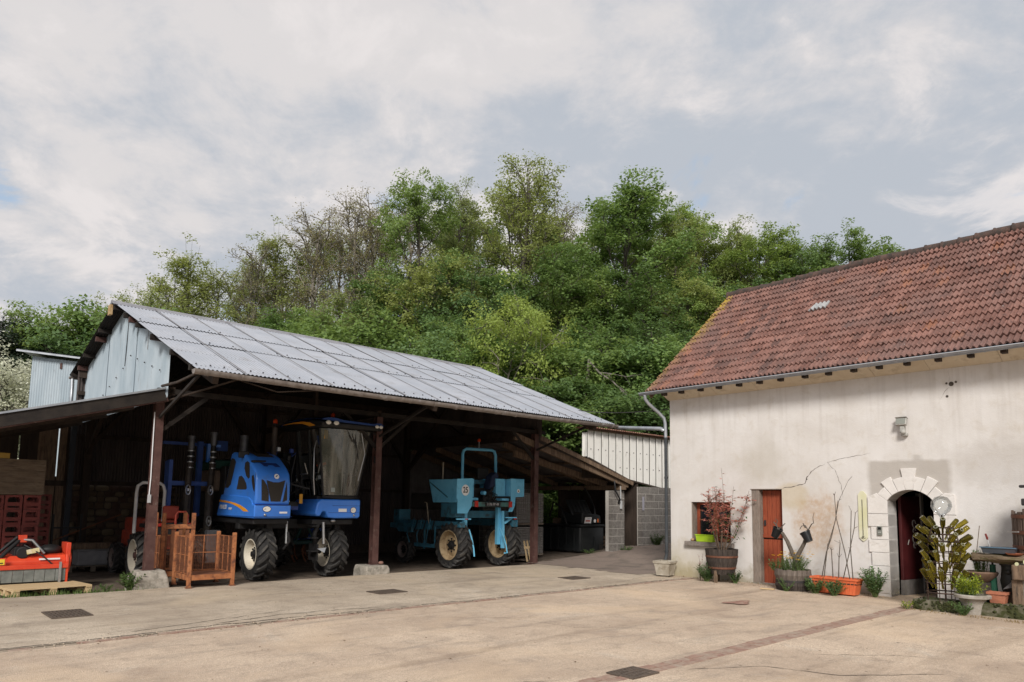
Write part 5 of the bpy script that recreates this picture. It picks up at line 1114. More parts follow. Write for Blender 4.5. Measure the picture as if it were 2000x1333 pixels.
obj('seat_cover', MB().prism([(9.0,2.1),(9.12,2.5),(9.28,2.62),(9.38,2.5),(9.3,2.2),(9.15,2.15)], .3, frame((0,.6,0), (1,0,0), (0,0,1), (0,-1,0))), mat('dark_denim', (.012,.02,.05), (.02,.03,.07), 4, .8), ct, loc=OC, bevel=.04)
obj('frame_beam', MB().box(7.80,7.98,.1,3.3,1.05,1.2).box(9.75,9.95,.1,3.3,1.05,1.25).box(7.8,9.95,.5,.7,1.3,1.5).box(7.72,8.05,.2,.85,1.32,1.70), m_cyd, ct, loc=OC, bevel=.01)
obj('fender_bar', MB().box(7.66,8.14,.04,.1,1.26,1.295), m_cy, ct, loc=OC); obj('fender_bar', MB().box(9.45,9.85,.04,.1,1.30,1.33), m_cy, ct, loc=OC); 
for u in (7.98, 9.78): obj('reflector', MB().box(u-.05,u+.05,.028,.042,1.265,1.29), m_red, ct, loc=OC)
for u in (8.13, 9.36): obj('leg', MB().box(u-.055,u+.055,.25,.37,.55,1.6), m_cy, ct, loc=OC, bevel=.01)
obj('leg_strut', MB().beam((9.42,.2,1.5), (9.46,.2,.45), .07, .1).beam((9.5,.2,1.15),(9.75,.15,1.3),.05,.06), m_cy, ct, loc=OC)
obj('row_guard', MB().tube([(7.98,-.08,1.0),(8.09,-.08,.72),(8.15,-.08,.5),(8.18,-.08,.28)], .022, 6), m_cy, ct, loc=OC, smooth=60); obj('row_guard', MB().tube([(9.12,-.05,1.02),(9.28,-.05,.75),(9.36,-.05,.55),(9.41,-.05,.33),(9.3,-.05,.33)], .022, 6), m_cy, ct, loc=OC, smooth=60)
m_tan = mat('tan_rim', (.36,.26,.15), (.46,.35,.21), 5, .6, stain=((.2,.13,.07), 6, .5, .7))
wheel(ct, OC, 7.93, .5, .565, .625, .42, .385, -1, m_tan, 17); wheel(ct, OC, 9.72, .5, .565, .625, .42, .385, -1, m_tan, 17)
wheel(ct, OC, 7.88, 2.75, .33, .39, .26, .22, -1, mat('dull_rim', (.16,.12,.11), (.22,.18,.16), 5, .7), 14); wheel(ct, OC, 9.8, 2.75, .33, .39, .26, .22, -1, mat('dull_rim', (.16,.12,.11)), 14)
obj('front_frame', MB().box(7.75,8.0,1.4,3.4,.95,1.1).box(7.75,9.95,2.9,3.05,.9,1.1).box(7.7,7.8,2.2,2.9,.85,1.0).box(7.8,8.2,3.0,3.3,1.1,1.5), m_cyd, ct, loc=OC, bevel=.01)
obj('front_hood', MB().box(8.3,9.4,1.6,3.2,1.5,2.0), mat('hood_black', (.03,.028,.028), (.05,.045,.04), 4, .6), ct, loc=OC, bevel=.08)
for k in range(6): c = 7.78; obj('hydraulic_hose', MB().tube([(c,1.2+.2*k,1.25),(c-.04,1.25+.2*k,1.0),(c,1.3+.25*k,.8),(c,1.4+.2*k,.55)], .016, 5), m_cyd if k % 2 else m_blk, ct, loc=OC, smooth=60)
obj('tool_bar', MB().box(7.8,7.95,1.2,2.2,.45,.55).tube([(7.84,1.25,.5),(7.84,1.25,1.1)], .03, 6).tube([(7.84,1.75,.4),(7.84,1.75,1.1)], .03, 6), m_cyd, ct, loc=OC)
obj('side_lever', MB().tube([(7.8,1.5,1.1),(7.78,1.6,1.7),(7.78,1.7,1.72)], .015, 5).tube([(7.95,1.1,2.36),(7.95,1.1,2.85)], .02, 6), mat('beige_plastic', (.32,.27,.20)), ct, loc=OC)

# ---------------------------------------------------------------- small red tractor behind the first post
m_redp = mat('tractor_red', (.30,.035,.02), (.38,.06,.03), 4, .5, stain=((.12,.03,.02), 5, .5, .7))
UC, VC = .55, 2.8
ot = thing('red_tractor', 'small old red tractor with cream wheel and roll bar behind the first post', 'tractor', bw(UC, VC, -.06), BRZ)
OO = (-UC, -VC, .06)
wheel(ot, OO, .46, 2.2, .46, .52, .34, .33, -1, m_cream, 16, m_rust); wheel(ot, OO, 1.5, 2.2, .46, .52, .34, .33, -1, m_cream, 16, m_rust)
wheel(ot, OO, .42, 3.9, .30, .36, .22, .21, -1, mat('dull_rim', (.16,.12,.11)), 14); wheel(ot, OO, 1.5, 3.9, .30, .36, .22, .21, -1, mat('dull_rim', (.16,.12,.11)), 14)
obj('roll_bar', MB().tube([(.25,2.0,.95),(.25,2.0,1.85),(.27,2.0,1.98),(.36,2.0,2.05),(.70,2.0,2.06),(.79,2.0,2.0),(.83,2.0,1.88),(.83,2.0,1.2)], .036, 10), mat('grey_white_paint', (.42,.41,.39), (.52,.51,.49), 4, .5), ot, loc=OO, smooth=60)
obj('body', MB().box(.6,1.35,2.0,4.3,.55,.95).box(.68,1.28,2.9,4.4,.9,1.25), m_redp, ot, loc=OO, bevel=.04); obj('fender', MB().box(.55,.72,1.7,2.75,1.05,1.14).box(1.2,1.45,1.7,2.75,1.05,1.14), m_blk, ot, loc=OO, bevel=.02)
obj('tail_panel', MB().box(.62,1.35,1.68,1.74,.92,1.18), m_blk, ot, loc=OO, bevel=.01)
for u in (.70, 1.24): obj('tail_lamp', MB().box(u-.08,u+.08,1.64,1.69,1.10,1.17), mat('lamp_red', (.42,.022,.012)), ot, loc=OO, bevel=.01)
obj('seat', MB().box(.8,1.15,2.0,2.4,1.15,1.25).box(.8,1.15,1.93,2.02,1.25,1.55), m_redp, ot, loc=OO, bevel=.04); obj('linkage', MB().box(.7,1.25,1.4,1.7,.5,.6).tube([(.75,1.4,.55),(.75,1.7,.95)], .03, 6).tube([(1.2,1.4,.55),(1.2,1.7,.95)], .03, 6), m_blk, ot, loc=OO)
obj('red_arch', MB().tube([(.98,1.62,1.0),(.98,1.62,1.35),(1.02,1.62,1.42),(1.18,1.62,1.42),(1.23,1.62,1.35),(1.23,1.62,1.0)], .026, 8), m_redp, ot, loc=OO, smooth=60)
obj('steering_wheel', MB().tube([(.98+.17*math.cos(a), 2.75+.1*math.sin(a), 1.45+.14*math.sin(a)) for a in np.linspace(0, 2*PI, 15)], .014, 5), m_blk, ot, loc=OO, smooth=60)
# ================================================================== things in and in front of the barn
m_rorange = mat('rust_orange', (.30,.105,.04), (.42,.17,.07), 7, .8, bump=.4, bscale=40, stain=((.13,.05,.03), 8, .48, .66))
m_rdark = mat('rust_brown', (.13,.05,.028), (.22,.09,.045), 9, .85, bump=.3)
m_pine = mat('fresh_pallet', (.52,.37,.20), (.62,.47,.28), 4, .8, stretch=(.6,6,6), bump=.2, stain=((.38,.25,.13), 5, .58, .75))
m_opal = mat('old_pallet', (.16,.13,.10), (.25,.21,.17), 4, .9, stretch=(.6,6,6), bump=.3)
def cage(label, u, v, w, d, h, rot=0, mesh_h=None, tall=False):
    """steel post pallet with mesh sides"""
    t = thing('mesh_stillage', label, 'stillage', bw(u, v, 0), BRZ+rot, 'rusty mesh stillages')
    for i, (x, y) in enumerate(((-w/2,-d/2),(w/2,-d/2),(w/2,d/2),(-w/2,d/2))):
        obj('corner_post', MB().box(x-.035,x+.035,y-.035,y+.035,.0,h), m_rorange, t, bevel=.008)
        obj('foot', MB().box(x-.05,x+.05,y-.05,y+.05,.0,.025), m_rdark, t)
    for y in (-d/2, d/2): obj('base_rail', MB().box(-w/2,w/2,y-.02,y+.02,.15,.25), m_rorange, t)
    for x in (-w/2, w/2): obj('base_rail', MB().box(x-.02,x+.02,-d/2,d/2,.15,.25), m_rorange, t)
    obj('deck', MB().box(-w/2+.02,w/2-.02,-d/2+.02,d/2-.02,.235,.245), m_rdark, t)
    def mesh(a, b, z0, z1):
        a, b = Vector(a), Vector(b); L = (b-a).length; m = MB(); n = int(L/.03); k = int((z1-z0)/.028)
        for i in range(1, n): p = a.lerp(b, i/n); m.beam((p.x,p.y,z0), (p.x,p.y,z1), .004, .004)
        for j in range(k+1): z = z0+(z1-z0)*j/k; m.beam((a.x,a.y,z), (b.x,b.y,z), .005, .005)
        o = obj('mesh_panel', m, m_rdark, t); struct(o, 'stuff')
        for f in (.0, .33, .66, 1.): p = a.lerp(b, f*.96+.02); obj('stiffener', MB().beam((p.x,p.y,z0), (p.x,p.y,z1), .016, .016), m_rorange, t)
        for z in (z0, (z0+z1)/2, z1): obj('stiffener', MB().beam((a.x,a.y,z), (b.x,b.y,z), .014, .014), m_rorange, t)
    mh = mesh_h or h-.08
    mesh((-w/2,-d/2,0), (-w/2,d/2,0), .27, mh); mesh((w/2,-d/2,0), (w/2,d/2,0), .27, mh); mesh((-w/2,d/2,0), (w/2,d/2,0), .27, mh)
    if not tall: mesh((-w/2+.02,-d/2,0), (w/2*.05,-d/2,0), .27, .28) if False else None
    return t
cage('low rusty orange mesh stillage standing on the slab before the barn', .96, -.28, .84, .84, 1.05)
t = cage('taller rusty stillage with plank sides tucked behind the low one', .62, .55, .58, .5, 1.42, 0, .95, True)
obj('top_rail', MB().box(-.29,.29,-.27,-.23,1.10,1.19), m_rorange, t, bevel=.006)
for k in range(4): obj('slat', MB().box(-.27+.14*k,-.20+.14*k,-.245,-.225,.27,1.1), m_rdark, t)
def pallet(label, M_, w=1.2, d=.8, m=None, group=None, n=7, rz=0):
    m = m or m_pine
    t = thing('pallet', label, 'pallet', M_, BRZ+rz, group)
    pw = d/n
    for k in range(n): obj('top_board', MB().box(-w/2,w/2,-d/2+pw*k+.006+rnd.uniform(-.002,.002),-d/2+pw*(k+1)-.006,.122,.144), m, t)
    for x in (-w/2+.05, 0, w/2-.05):
        obj('cross_board', MB().box(x-.05,x+.05,-d/2,d/2,.100,.121), m, t); obj('bottom_board', MB().box(x-.05,x+.05,-d/2,d/2,.0,.022), m, t)
        for y in (-d/2+.06, 0, d/2-.06): obj('block', MB().box(x-.05,x+.05,y-.05,y+.05,.022,.1), m, t)
    return t
pallet('new yellow wooden pallet lying on the grass at the slab edge', bw(-1.62, .40, -.035), 1.25, .95, rz=R(8))
pallet('dark old pallet under the red flail mower', bw(-1.85, 1.45, -.06), 1.3, .9, m_opal)
# flail mower
m_mred = mat('mower_red', (.58,.045,.018), (.66,.075,.03), 4, .38, coat=.2)
fm = thing('flail_mower', 'bright red flail mower with grey rubber flaps on a dark pallet', 'mower', bw(-1.85, 1.15, .09), BRZ)
hd = [(-.30,.12),(-.32,.40),(-.22,.50),(.12,.52),(.25,.36),(.25,.12)]
for x, w in ((-.75,.035), (.62,.045)): obj('side_plate', MB().prism([(-.36,.0),(-.38,.40),(-.28,.56),(.1,.60),(.32,.4),(.32,.0)], w, frame((x,0,0), (0,1,0), (0,0,1), (1,0,0))), m_mred, fm, bevel=.008)
obj('hood', MB().prism([(-.30,.28),(-.31,.42),(-.22,.52),(.12,.54),(.25,.38),(.24,.28)], 1.36, frame((-.72,0,0), (0,1,0), (0,0,1), (1,0,0))), m_mred, fm, bevel=.015)
obj('front_tube', MB().box(-.74,.66,-.40,-.32,.28,.36), m_mred, fm, bevel=.01)
for k in range(8): obj('rubber_flap', MB().box(-.72+.168*k,-.56+.168*k,-.375,-.36,.05,.285), mat('flap_grey', (.12,.13,.12), (.2,.21,.195), 6, .7), fm, rot=None)
obj('gear_box', MB().box(-.2,.06,-.2,.2,.5,.68).tube([(-.07,-.28,.58),(-.07,-.1,.58)], .11, 12), m_blk, fm, bevel=.015); obj('belt_cover', MB().tube([(.66,-.1,.42),(.72,-.1,.42)], .2, 18).box(.62,.70,-.3,.15,.2,.75), m_mred, fm, bevel=.01, smooth=40)
obj('pto_arm', MB().tube([(-.55,-.42,.36),(-.30,-.2,.62),(-.1,-.1,.82)], .035, 8), m_blk, fm, smooth=60); obj('top_link', MB().tube([(-.1,-.1,.82),(.08,-.15,.8),(.28,-.2,.55)], .028, 8), m_chrome, fm, smooth=60); obj('top_link', MB().tube([(-.5,-.1,.5),(-.15,-.1,.86)], .03, 8), m_blk, fm, smooth=60)
obj('link_head', MB().box(-.14,0,-.14,-.06,.76,.9), m_mred, fm, bevel=.01); obj('hose', MB().tube([(-.05,-.2,.72),(.1,-.3,.62),(.25,-.36,.5),(.4,-.38,.35)], .014, 6), m_blk, fm, smooth=60)
obj('manual_bag', MB().box(.1,.3,-.32,-.25,.54,.62, Matrix.Rotation(-.2,4,'Y')), mat('bag_yellow', (.55,.45,.15), (.7,.65,.5), 15, .5), fm); obj('tarp', MB().ball((.42,.1,.6), .18, 10, 6, (1.2,1,.6)), m_blk, fm, smooth=180)
for x in (-.62, -.42): q = obj('warning_label', MB().box(x-.06,x+.06,-.406,-.398,.38,.48, None), mat('label_yellow', (.75,.55,.05), rough=.5), fm); obj('label_print', MB().box(x-.04,x+.04,-.408,-.405,.40,.42), m_blk, q)
obj('label_backing', MB().box(-.72,-.34,-.398,-.39,.37,.50), m_mred, fm); obj('decal', MB().box(.18,.52,-.335,-.328,.44,.47), m_whitep, fm)
obj('crossbar', MB().tube([(-.75,-.3,.04),(.7,-.3,.04)], .05, 8), m_blk, fm, smooth=40); obj('stand', MB().box(.5,.54,-.42,-.38,.0,.4), m_chrome, fm)
# red bottle crates in stacks, each crate its own thing
m_crate = mat('crate_red', (.17,.032,.026), (.23,.05,.038), 5, .6, stain=((.10,.03,.025), 4, .5, .7))
def crate_mesh():
    b = MB(); w, d, h = .30, .40, .30; t_ = .022
    def face(M4, W):    # wall with hand hole on top and a slot lower down
        for x0, x1, z0, z1 in ((-W/2,W/2,0,.045),(-W/2,W/2,.08,.155),(-W/2,-W/2+.05,.045,.08),(W/2-.05,W/2,.045,.08),(-W/2,-W/2+.045,.155,.26),(W/2-.045,W/2,.155,.26),(-W/2,W/2,.26,h)): b.box(x0, x1, 0, t_, z0, z1, M4)
        b.box(-W/2+.045, -W/2+.065, 0, t_, .235, .26, M4); b.box(W/2-.065, W/2-.045, 0, t_, .235, .26, M4)
    face(Matrix.Translation((0,-d/2,0)), w); face(Matrix.Translation((0,d/2,0)) @ Matrix.Rotation(PI,4,'Z'), w)
    face(Matrix.Translation((-w/2,0,0)) @ Matrix.Rotation(-PI/2,4,'Z'), d-.05); face(Matrix.Translation((w/2,0,0)) @ Matrix.Rotation(PI/2,4,'Z'), d-.05)
    b.box(-w/2+.01,w/2-.01,-d/2+.01,d/2-.01,.0,.015)
    return b
cm = crate_mesh().mesh('bottle_crate'); cm.materials.append(m_crate)
ordn = ['bottom', 'second', 'third', 'fourth', 'top']; coln = ['rightmost', 'second from the right', 'third from the right', 'fourth from the right']
for c in range(4):
    for r in range(5):
        o = obj('bottle_crate', cm, None); o.location = bw(-1.57-.318*c+rnd.uniform(-.006,.006), 2.78+rnd.uniform(-.015,.015), .22+.303*r); o.rotation_euler = (0,0,BRZ+rnd.uniform(-.03,.03))
        tag(o, f'red plastic bottle crate, {ordn[r]} in the {coln[c]} stack', 'crate', 'red bottle crates in stacks')
pallet('grey pallet under the stacks of red bottle crates', bw(-2.05, 2.8, -.06), 1.3, .8, m_opal).scale = (1,1,1.85)
wb = thing('grape_bin', 'large weathered plywood bin standing on top of the red crates', 'bin', bw(-1.97, 2.85, 1.745), BRZ)
m_ply = mat('plywood', (.13,.095,.065), (.19,.145,.10), 3, .85, stretch=(1,1,6), bump=.2, stain=((.08,.06,.045), 4, .5, .7))
for k in range(3): obj('board', MB().box(-.6,.58,-.32,-.30,.01+.24*k,.245+.24*k), m_ply, wb); obj('board', MB().box(.56,.58,-.3,.3,.01+.24*k,.245+.24*k), m_ply, wb)
obj('back', MB().box(-.6,.56,.28,.3,0,.72), m_ply, wb); obj('floor', MB().box(-.6,.56,-.3,.28,0,.02), m_ply, wb); obj('end', MB().box(-.6,-.58,-.3,.28,.02,.72), m_ply, wb)
yb = thing('yellow_crate', 'small yellow plastic tray on top of the plywood bin', 'tray', bw(-2.33, 2.75, 2.475), BRZ)
m_yel = mat('tray_yellow', (.36,.21,.03), (.42,.27,.05), 5, .6)
obj('base', MB().box(-.3,.3,-.2,.2,0,.015), m_yel, yb)
for a in ((-.3,.3,-.2,-.185),(-.3,.3,.185,.2),(-.3,-.285,-.185,.185),(.285,.3,-.185,.185)): obj('side', MB().box(*a,.015,.11), m_yel, yb)
for k in range(2):       # dark stacked crates deeper in
    for r in range(6):
        o = obj('bottle_crate', cm, None); o.location = bw(-1.05-.31*(k % 2), 4.6+.42*(k//2), -.05+.303*r); o.rotation_euler = (0,0,BRZ)
        tag(o, 'red bottle crate deep in the lean-to, %s of the %s dim stack' % (('bottom','second','third','fourth','fifth','top')[r], ('right','left')[k]), 'crate', 'dim crate stacks in the lean-to')
# things at the back
pallet('old pallet carrying a white box at the back wall', bw(.1, 4.9, -.06), 1.1, .8, m_opal)
wbx = thing('white_box', 'dusty white enamel box on a pallet at the back', 'box', bw(.12, 4.75, .09), BRZ)
m_en = mat('dusty_enamel', (.20,.20,.21), (.28,.28,.29), 5, .6)
obj('body', MB().box(-.38,.38,-.28,.28,.0,.35), m_en, wbx, bevel=.03); obj('lid', MB().box(-.4,.4,-.3,.3,.352,.375), m_en, wbx, bevel=.01); obj('plank', MB().box(-.5,.4,-.1,.25,.38,.52), m_timber, wbx)
# hoist stand / tools silhouettes
hs = thing('steel_trestle', 'thin dark steel trestle against the old stone wall', 'trestle', bw(-.35, 5.4, -.06), BRZ)
for x in (-.3, .3): obj('leg', MB().box(x-.02,x+.02,-.02,.02,0,1.35), m_blk, hs)
obj('bar', MB().box(-.3,.3,-.015,.015,1.0,1.04), m_blk, hs); obj('bar', MB().beam((-.3,0,.7),(1.2,0,1.35),.03,.03), m_rdark, hs)
# low implements in the shadow between the posts
for i, (u, v, lab) in enumerate(((5.6, 4.6, 'dark green cultivator in the shadow behind the middle post'), (6.4, 5.4, 'blue cultivator in the shadow near the back wall'))):
    im = thing('cultivator', lab, 'cultivator', bw(u, v, -.06), BRZ+.1*i)
    mm = mat('imp_green', (.012,.045,.04), (.02,.06,.055), 4, .6) if i == 0 else mat('frame_blue', (.02,.05,.2))
    obj('frame', MB().box(-.9,.9,-.05,.05,.5,.6), mm, im, bevel=.01); obj('frame', MB().box(-.9,.9,.5,.6,.5,.6), mm, im, bevel=.01)
    for x in (-.7,-.35,0,.35,.7): obj('tine', MB().tube([(x,0,.55),(x,.15,.35),(x,.05,.12),(x,-.1,.0)], .03, 6), m_rdark, im, smooth=60)
    obj('headstock', MB().beam((-.3,0,.6),(0,.1,1.2),.06,.06).beam((.3,0,.6),(0,.1,1.2),.06,.06), mm, im)
    obj('hose', MB().tube([(-.3,-.1,1.3),(-.2,-.1,1.75),(.1,-.1,1.8),(.3,-.1,1.4),(.25,-.1,.8)], .035, 6), m_blk, im, smooth=60)
# stacks of grey wire crates beside the last post
m_wire = mat('grey_wire', (.20,.185,.175), (.30,.285,.27), 8, .7)
for k, (z, h, lab) in enumerate(((.10, .86, 'lower grey slatted wire crate of the stack behind the right post'), (1.06, .95, 'upper grey wire crate of the stack behind the right post'))):
    wc = thing('wire_crate', lab, 'crate', bw(11.55, 1.75, z), BRZ, 'grey wire crates by the right post')
    obj('skid', MB().box(-.62,.62,-.5,.5,.0,.05), m_opal, wc)
    for j in range(int(h/.052)): z0 = .07+j*.052; obj('course', MB().box(-.6+rnd.uniform(-.01,.01),.6+rnd.uniform(-.01,.01),-.5,.5,z0,z0+.036), m_wire, wc)
    for x in np.arange(-.58,.6,.097): obj('wire', MB().box(x-.006,x+.006,-.512,-.502,.06,h), m_wire, wc)
    for y in np.arange(-.45,.5,.15): obj('wire', MB().box(-.622,-.612,y-.006,y+.006,.06,h), m_wire, wc)
sp_ = thing('small_pallet', 'short pale wooden slat frame leaning by the right post', 'pallet', bw(11.02, .62, -.02), BRZ)
for k in range(3): obj('slat', MB().beam((-.16+.13*k,0,.0),(-.2+.13*k,.12,.62),.075,.018), m_pine, sp_)
obj('cross_slat', MB().beam((-.24,.07,.42),(.16,.07,.42),.02,.08), m_pine, sp_)
# fuel tank
tk = thing('fuel_tank', 'black moulded plastic fuel tank with lid under the timber lean-to', 'fuel tank', bw(14.05, 1.75, .10), BRZ)
m_tank = mat('tank_black', (.012,.014,.015), (.02,.022,.023), 4, .45)
obj('body', MB().prism([(-.62,-.98),(.55,-.98),(.66,-.85),(.66,.98),(-.66,.98),(-.66,-.85)], .84, Matrix.Translation((0,0,.05))), m_tank, tk, bevel=.05, smooth=50)
obj('rim', MB().prism([(-.66,-1.02),(.58,-1.02),(.70,-.88),(.70,1.02),(-.70,1.02),(-.70,-.88)], .07, Matrix.Translation((0,0,.89))), m_tank, tk, bevel=.02)
for k in range(5): obj('rib', MB().box(-.69,-.655,-.7+.36*k-.05,-.7+.36*k+.05,.1,.86), m_tank, tk, bevel=.015)
obj('upper', MB().prism([(-.5,.96),(.5,.96),(.46,1.28),(-.46,1.38)], 1.0, frame((0,-.93,0), (1,0,0), (0,0,1), (0,1,0))), m_tank, tk, bevel=.06, smooth=50)
ld = obj('lid', MB().box(-.5,.5,-.02,.06,-.0,.62), m_tank, tk, loc=(-.04,-.55,1.26), rot=(R(-32),0,R(0)), bevel=.05, smooth=50)
for k in range(5): obj('lid_rib', MB().box(-.38+.18*k,-.30+.18*k,-.045,-.02,.08,.54), m_tank, ld, bevel=.012)
obj('arch_recess', MB().prism([(.3,.06),(.3,.22),(.36,.31),(.44,.31),(.5,.22),(.5,.06)], .01, frame((0,-.985,0), (1,0,0), (0,0,1), (0,-1,0))), mat('pit_black', (.008,.007,.006)), tk); obj('fin', MB().prism([(-.02,.08),(.03,.55),(.08,.55),(.13,.08)], .02, frame((0,-.985,0), (1,0,0), (0,0,1), (0,-1,0))), m_tank, tk)
lb = obj('label', MB().prism([(-.42,1.0),(-.08,1.0),(-.03,1.2),(-.36,1.2)], .006, frame((0,-.945,0), (1,0,0), (0,0,1), (0,-1,0))), m_whitep, tk)
obj('label_print', MB().box(-.34,-.12,-.956,-.952,1.06,1.10), mat('print_red', (.5,.05,.03), rough=.5), lb); obj('label_print', MB().box(-.26,-.08,-.956,-.952,1.14,1.16), mat('print_grey', (.3,.35,.4), rough=.5), lb)
obj('gauge', MB().disc(.06, 0, 16, frame((.12,-.955,1.08), (1,0,0), (0,0,1))), m_whitep, tk); obj('warning_label', MB().box(.25,.31,-.955,-.948,1.03,1.15), mat('label_orange', (.65,.16,.04), rough=.5), tk)
obj('junk', MB().box(-.3,.3,.2,.6,.96,1.15).ball((-.2,.0,1.05), .14, 8, 6).ball((.2,.1,1.03), .12, 8, 6), m_timber, tk)
obj('hose', MB().tube([(.45,-.7,1.2),(.62,-.5,1.5),(.60,-.3,1.9),(.45,-.2,2.2)], .03, 8), m_blk, tk, smooth=60); obj('hose', MB().tube([(-.66,-.4,.95),(-.72,-.2,1.5),(-.7,.2,1.7),(-.66,.4,1.2)], .03, 8), m_blk, tk, smooth=60)

# ================================================================== plants: stems and leaf blades
m_leaf_g = leafmat('weed_leaf', (.055,.11,.035), (.14,.22,.08), .3, 4)
m_leaf_l = leafmat('lime_leaf', (.16,.26,.035), (.38,.46,.09), .4, 6)
m_leaf_d = leafmat('dark_leaf', (.025,.06,.015), (.06,.11,.03), .25, 4)
m_leaf_r = leafmat('photinia_red', (.42,.085,.085), (.66,.25,.22), .35, 6)
m_yflower = leafmat('yellow_petal', (.80,.42,.01), (.85,.55,.02), .3, 6, var=.1)
m_stem = mat('stem_brown', (.10,.065,.045), (.17,.12,.085), 9, .85)
m_gstem = mat('stem_green', (.07,.11,.03), (.11,.15,.05), 9, .8)
def leaf(mb, p, d, L, W, r):
    d = d.normalized(); s = d.orthogonal(); s.rotate(Matrix.Rotation(r.uniform(0, 2*PI), 3, d)) if False else None
    up = Vector((r.uniform(-.5,.5), r.uniform(-.5,.5), 1)); x = d.cross(up)
    x = x.normalized() if x.length > 1e-3 else d.orthogonal().normalized()
    n = x.cross(d)
    mb.add([p, p+d*L*.45+x*W*.5+n*W*.15, p+d*L-n*L*.12, p+d*L*.45-x*W*.5+n*W*.15, p+d*L*.5], [(0,4,1),(1,4,2),(0,3,4),(3,2,4)])
def plant(name, label, cat, loc, h, rad, nst, nlf, L, W, ml, ms, seed, spread=1., lean=.5, sr=.006, group=None, base_r=.05, from_=.15, parent_rz=0):
    t = thing(name, label, cat, loc, 0, group); r = random.Random(seed); sm, lm = MB(), MB()
    for i in range(nst):
        a = r.uniform(0, 2*PI); q = math.sqrt(r.random())*rad; hh = h*r.uniform(.55, 1.)*(1-.35*(q/rad)**2*lean)
        b = Vector((base_r*math.cos(a)*r.random(), base_r*math.sin(a)*r.random(), 0)); e = Vector((q*math.cos(a), q*math.sin(a), hh))
        m = b.lerp(e, .5)+Vector((r.gauss(0,.03*h), r.gauss(0,.03*h), .10*h)); pts = [b*(1-s)**2+m*2*s*(1-s)+e*s*s for s in np.linspace(0, 1, 6)]
        pts = [Vector(p) for p in pts]
        sm.tube(pts, [sr*(1-.7*s) for s in np.linspace(0, 1, 6)], 4, False)
        for k in range(nlf):
            s = from_+(1-from_)*(k+r.random())/nlf; x = s*5; j = min(4, int(x)); p = pts[j].lerp(pts[j+1], x-j); ax = (pts[j+1]-pts[j]).normalized()
            aa = k*2.4+r.uniform(-.5,.5); o = Vector((math.cos(aa), math.sin(aa), r.uniform(-.2,.7))); d = o*spread+ax*.5
            leaf(lm, p, d, L*r.uniform(.6,1.15)*(1-.25*s), W*r.uniform(.7,1.1), r)
    obj('stems', sm, ms, t); obj('foliage', lm, ml, t); return t
plant('weed', 'leafy green weed at the foot of the first concrete footing', 'weed', bw(-.36,-.22,-.02), .36, .26, 26, 16, .10, .035, m_leaf_g, m_gstem, 1)
plant('weed', 'small weed tuft on the grass strip beside the pallet', 'weed', bw(-.75,-.2,-.02), .18, .16, 14, 9, .07, .02, m_leaf_g, m_gstem, 2)
plant('weed', 'low weed growing at the block pier foot', 'weed', bw(14.7,-.08,.17), .25, .3, 18, 10, .09, .03, m_leaf_g, m_gstem, 3)
plant('weed', 'bushy weed against the right block wall', 'weed', bw(16.5,-.05,.30), .5, .33, 26, 14, .11, .035, m_leaf_d, m_gstem, 4)
plant('weed', 'grassy weed tuft at the front of the fuel tank', 'weed', bw(13.6,.5,.1), .2, .35, 16, 9, .09, .02, m_leaf_g, m_gstem, 5)

# ================================================================== along the house wall
m_terra = mat('terracotta', (.40,.14,.08), (.48,.19,.11), 6, .75, bump=.2, stain=((.30,.12,.08), 5, .5, .7))
m_stave = mat('barrel_stave', (.035,.027,.023), (.075,.058,.048), 6, .8, stretch=(6,6,.6), bump=.5, stain=((.03,.025,.022), 5, .5, .7))
m_hoop = mat('hoop_rust', (.13,.055,.035), (.20,.09,.055), 8, .7, .3)
m_soil = mat('soil', (.03,.022,.016), (.05,.04,.028), 12, .95, bump=.6)
def half_barrel(t, r0, r1, h, z0=0, n=20, mst=None, hoops=(.25,.7), mh=None, ragged=0):
    mst = mst or m_stave
    for k in range(n):
        a0 = 2*PI*k/n+.008; a1 = 2*PI*(k+1)/n-.008; vs = []; hh = h-ragged*rnd.random()
        for z, r in ((0,r0),(h*.5,(r0+r1)/2+.025),(hh,r1)):
            for a, q in ((a0,r),(a1,r),(a1,r-.028),(a0,r-.028)): vs.append((q*math.cos(a), q*math.sin(a), z0+z))
        b = MB(); b.v = vs; b.f = [(3,2,1,0),(8,9,10,11)]+[(4*l+i, 4*l+(i+1) % 4, 4*l+4+(i+1) % 4, 4*l+4+i) for l in (0,1) for i in range(4)]
        obj('stave', b, mst, t)
    for f in hoops:
        z = h*f; r = r0+(r1-r0)*f+.025*(1-abs(2*f-1))+.004
        obj('hoop', MB().lathe([(r,z0+z-.022),(r+.005,z0+z-.02),(r+.006,z0+z+.02),(r,z0+z+.022)], 28, close=False), mh or m_hoop, t, smooth=60)
    obj('soil', MB().disc(r1-.03, z0+h-.06, 20), m_soil, t)
# concrete planter by the corner
pc = thing('concrete_planter', 'small square weathered concrete planter by the downpipe', 'planter', hw(.12, .42, .03), HRZ+R(12))
b = MB(); 
for z, w in ((.0,.17),(.03,.165),(.28,.205),(.285,.225),(.345,.23),(.345,.185),(.30,.18)): b.v += [(x*w, y*w, z) for x, y in ((-1,-1),(1,-1),(1,1),(-1,1))]
b.f = [(4*l+i, 4*l+(i+1) % 4, 4*l+4+(i+1) % 4, 4*l+4+i) for l in range(6) for i in range(4)]+[(3,2,1,0)]
obj('pot', b, mat('planter_concrete', (.32,.28,.22), (.46,.42,.35), 6, .9, bump=.5, stain=((.20,.16,.11), 5, .5, .7)), pc, bevel=.008); obj('soil', MB().box(-.18,.18,-.18,.18,.27,.30), m_soil, pc); obj('foot', MB().box(-.12,.12,-.12,.12,-.06,.0), m_footing, pc)
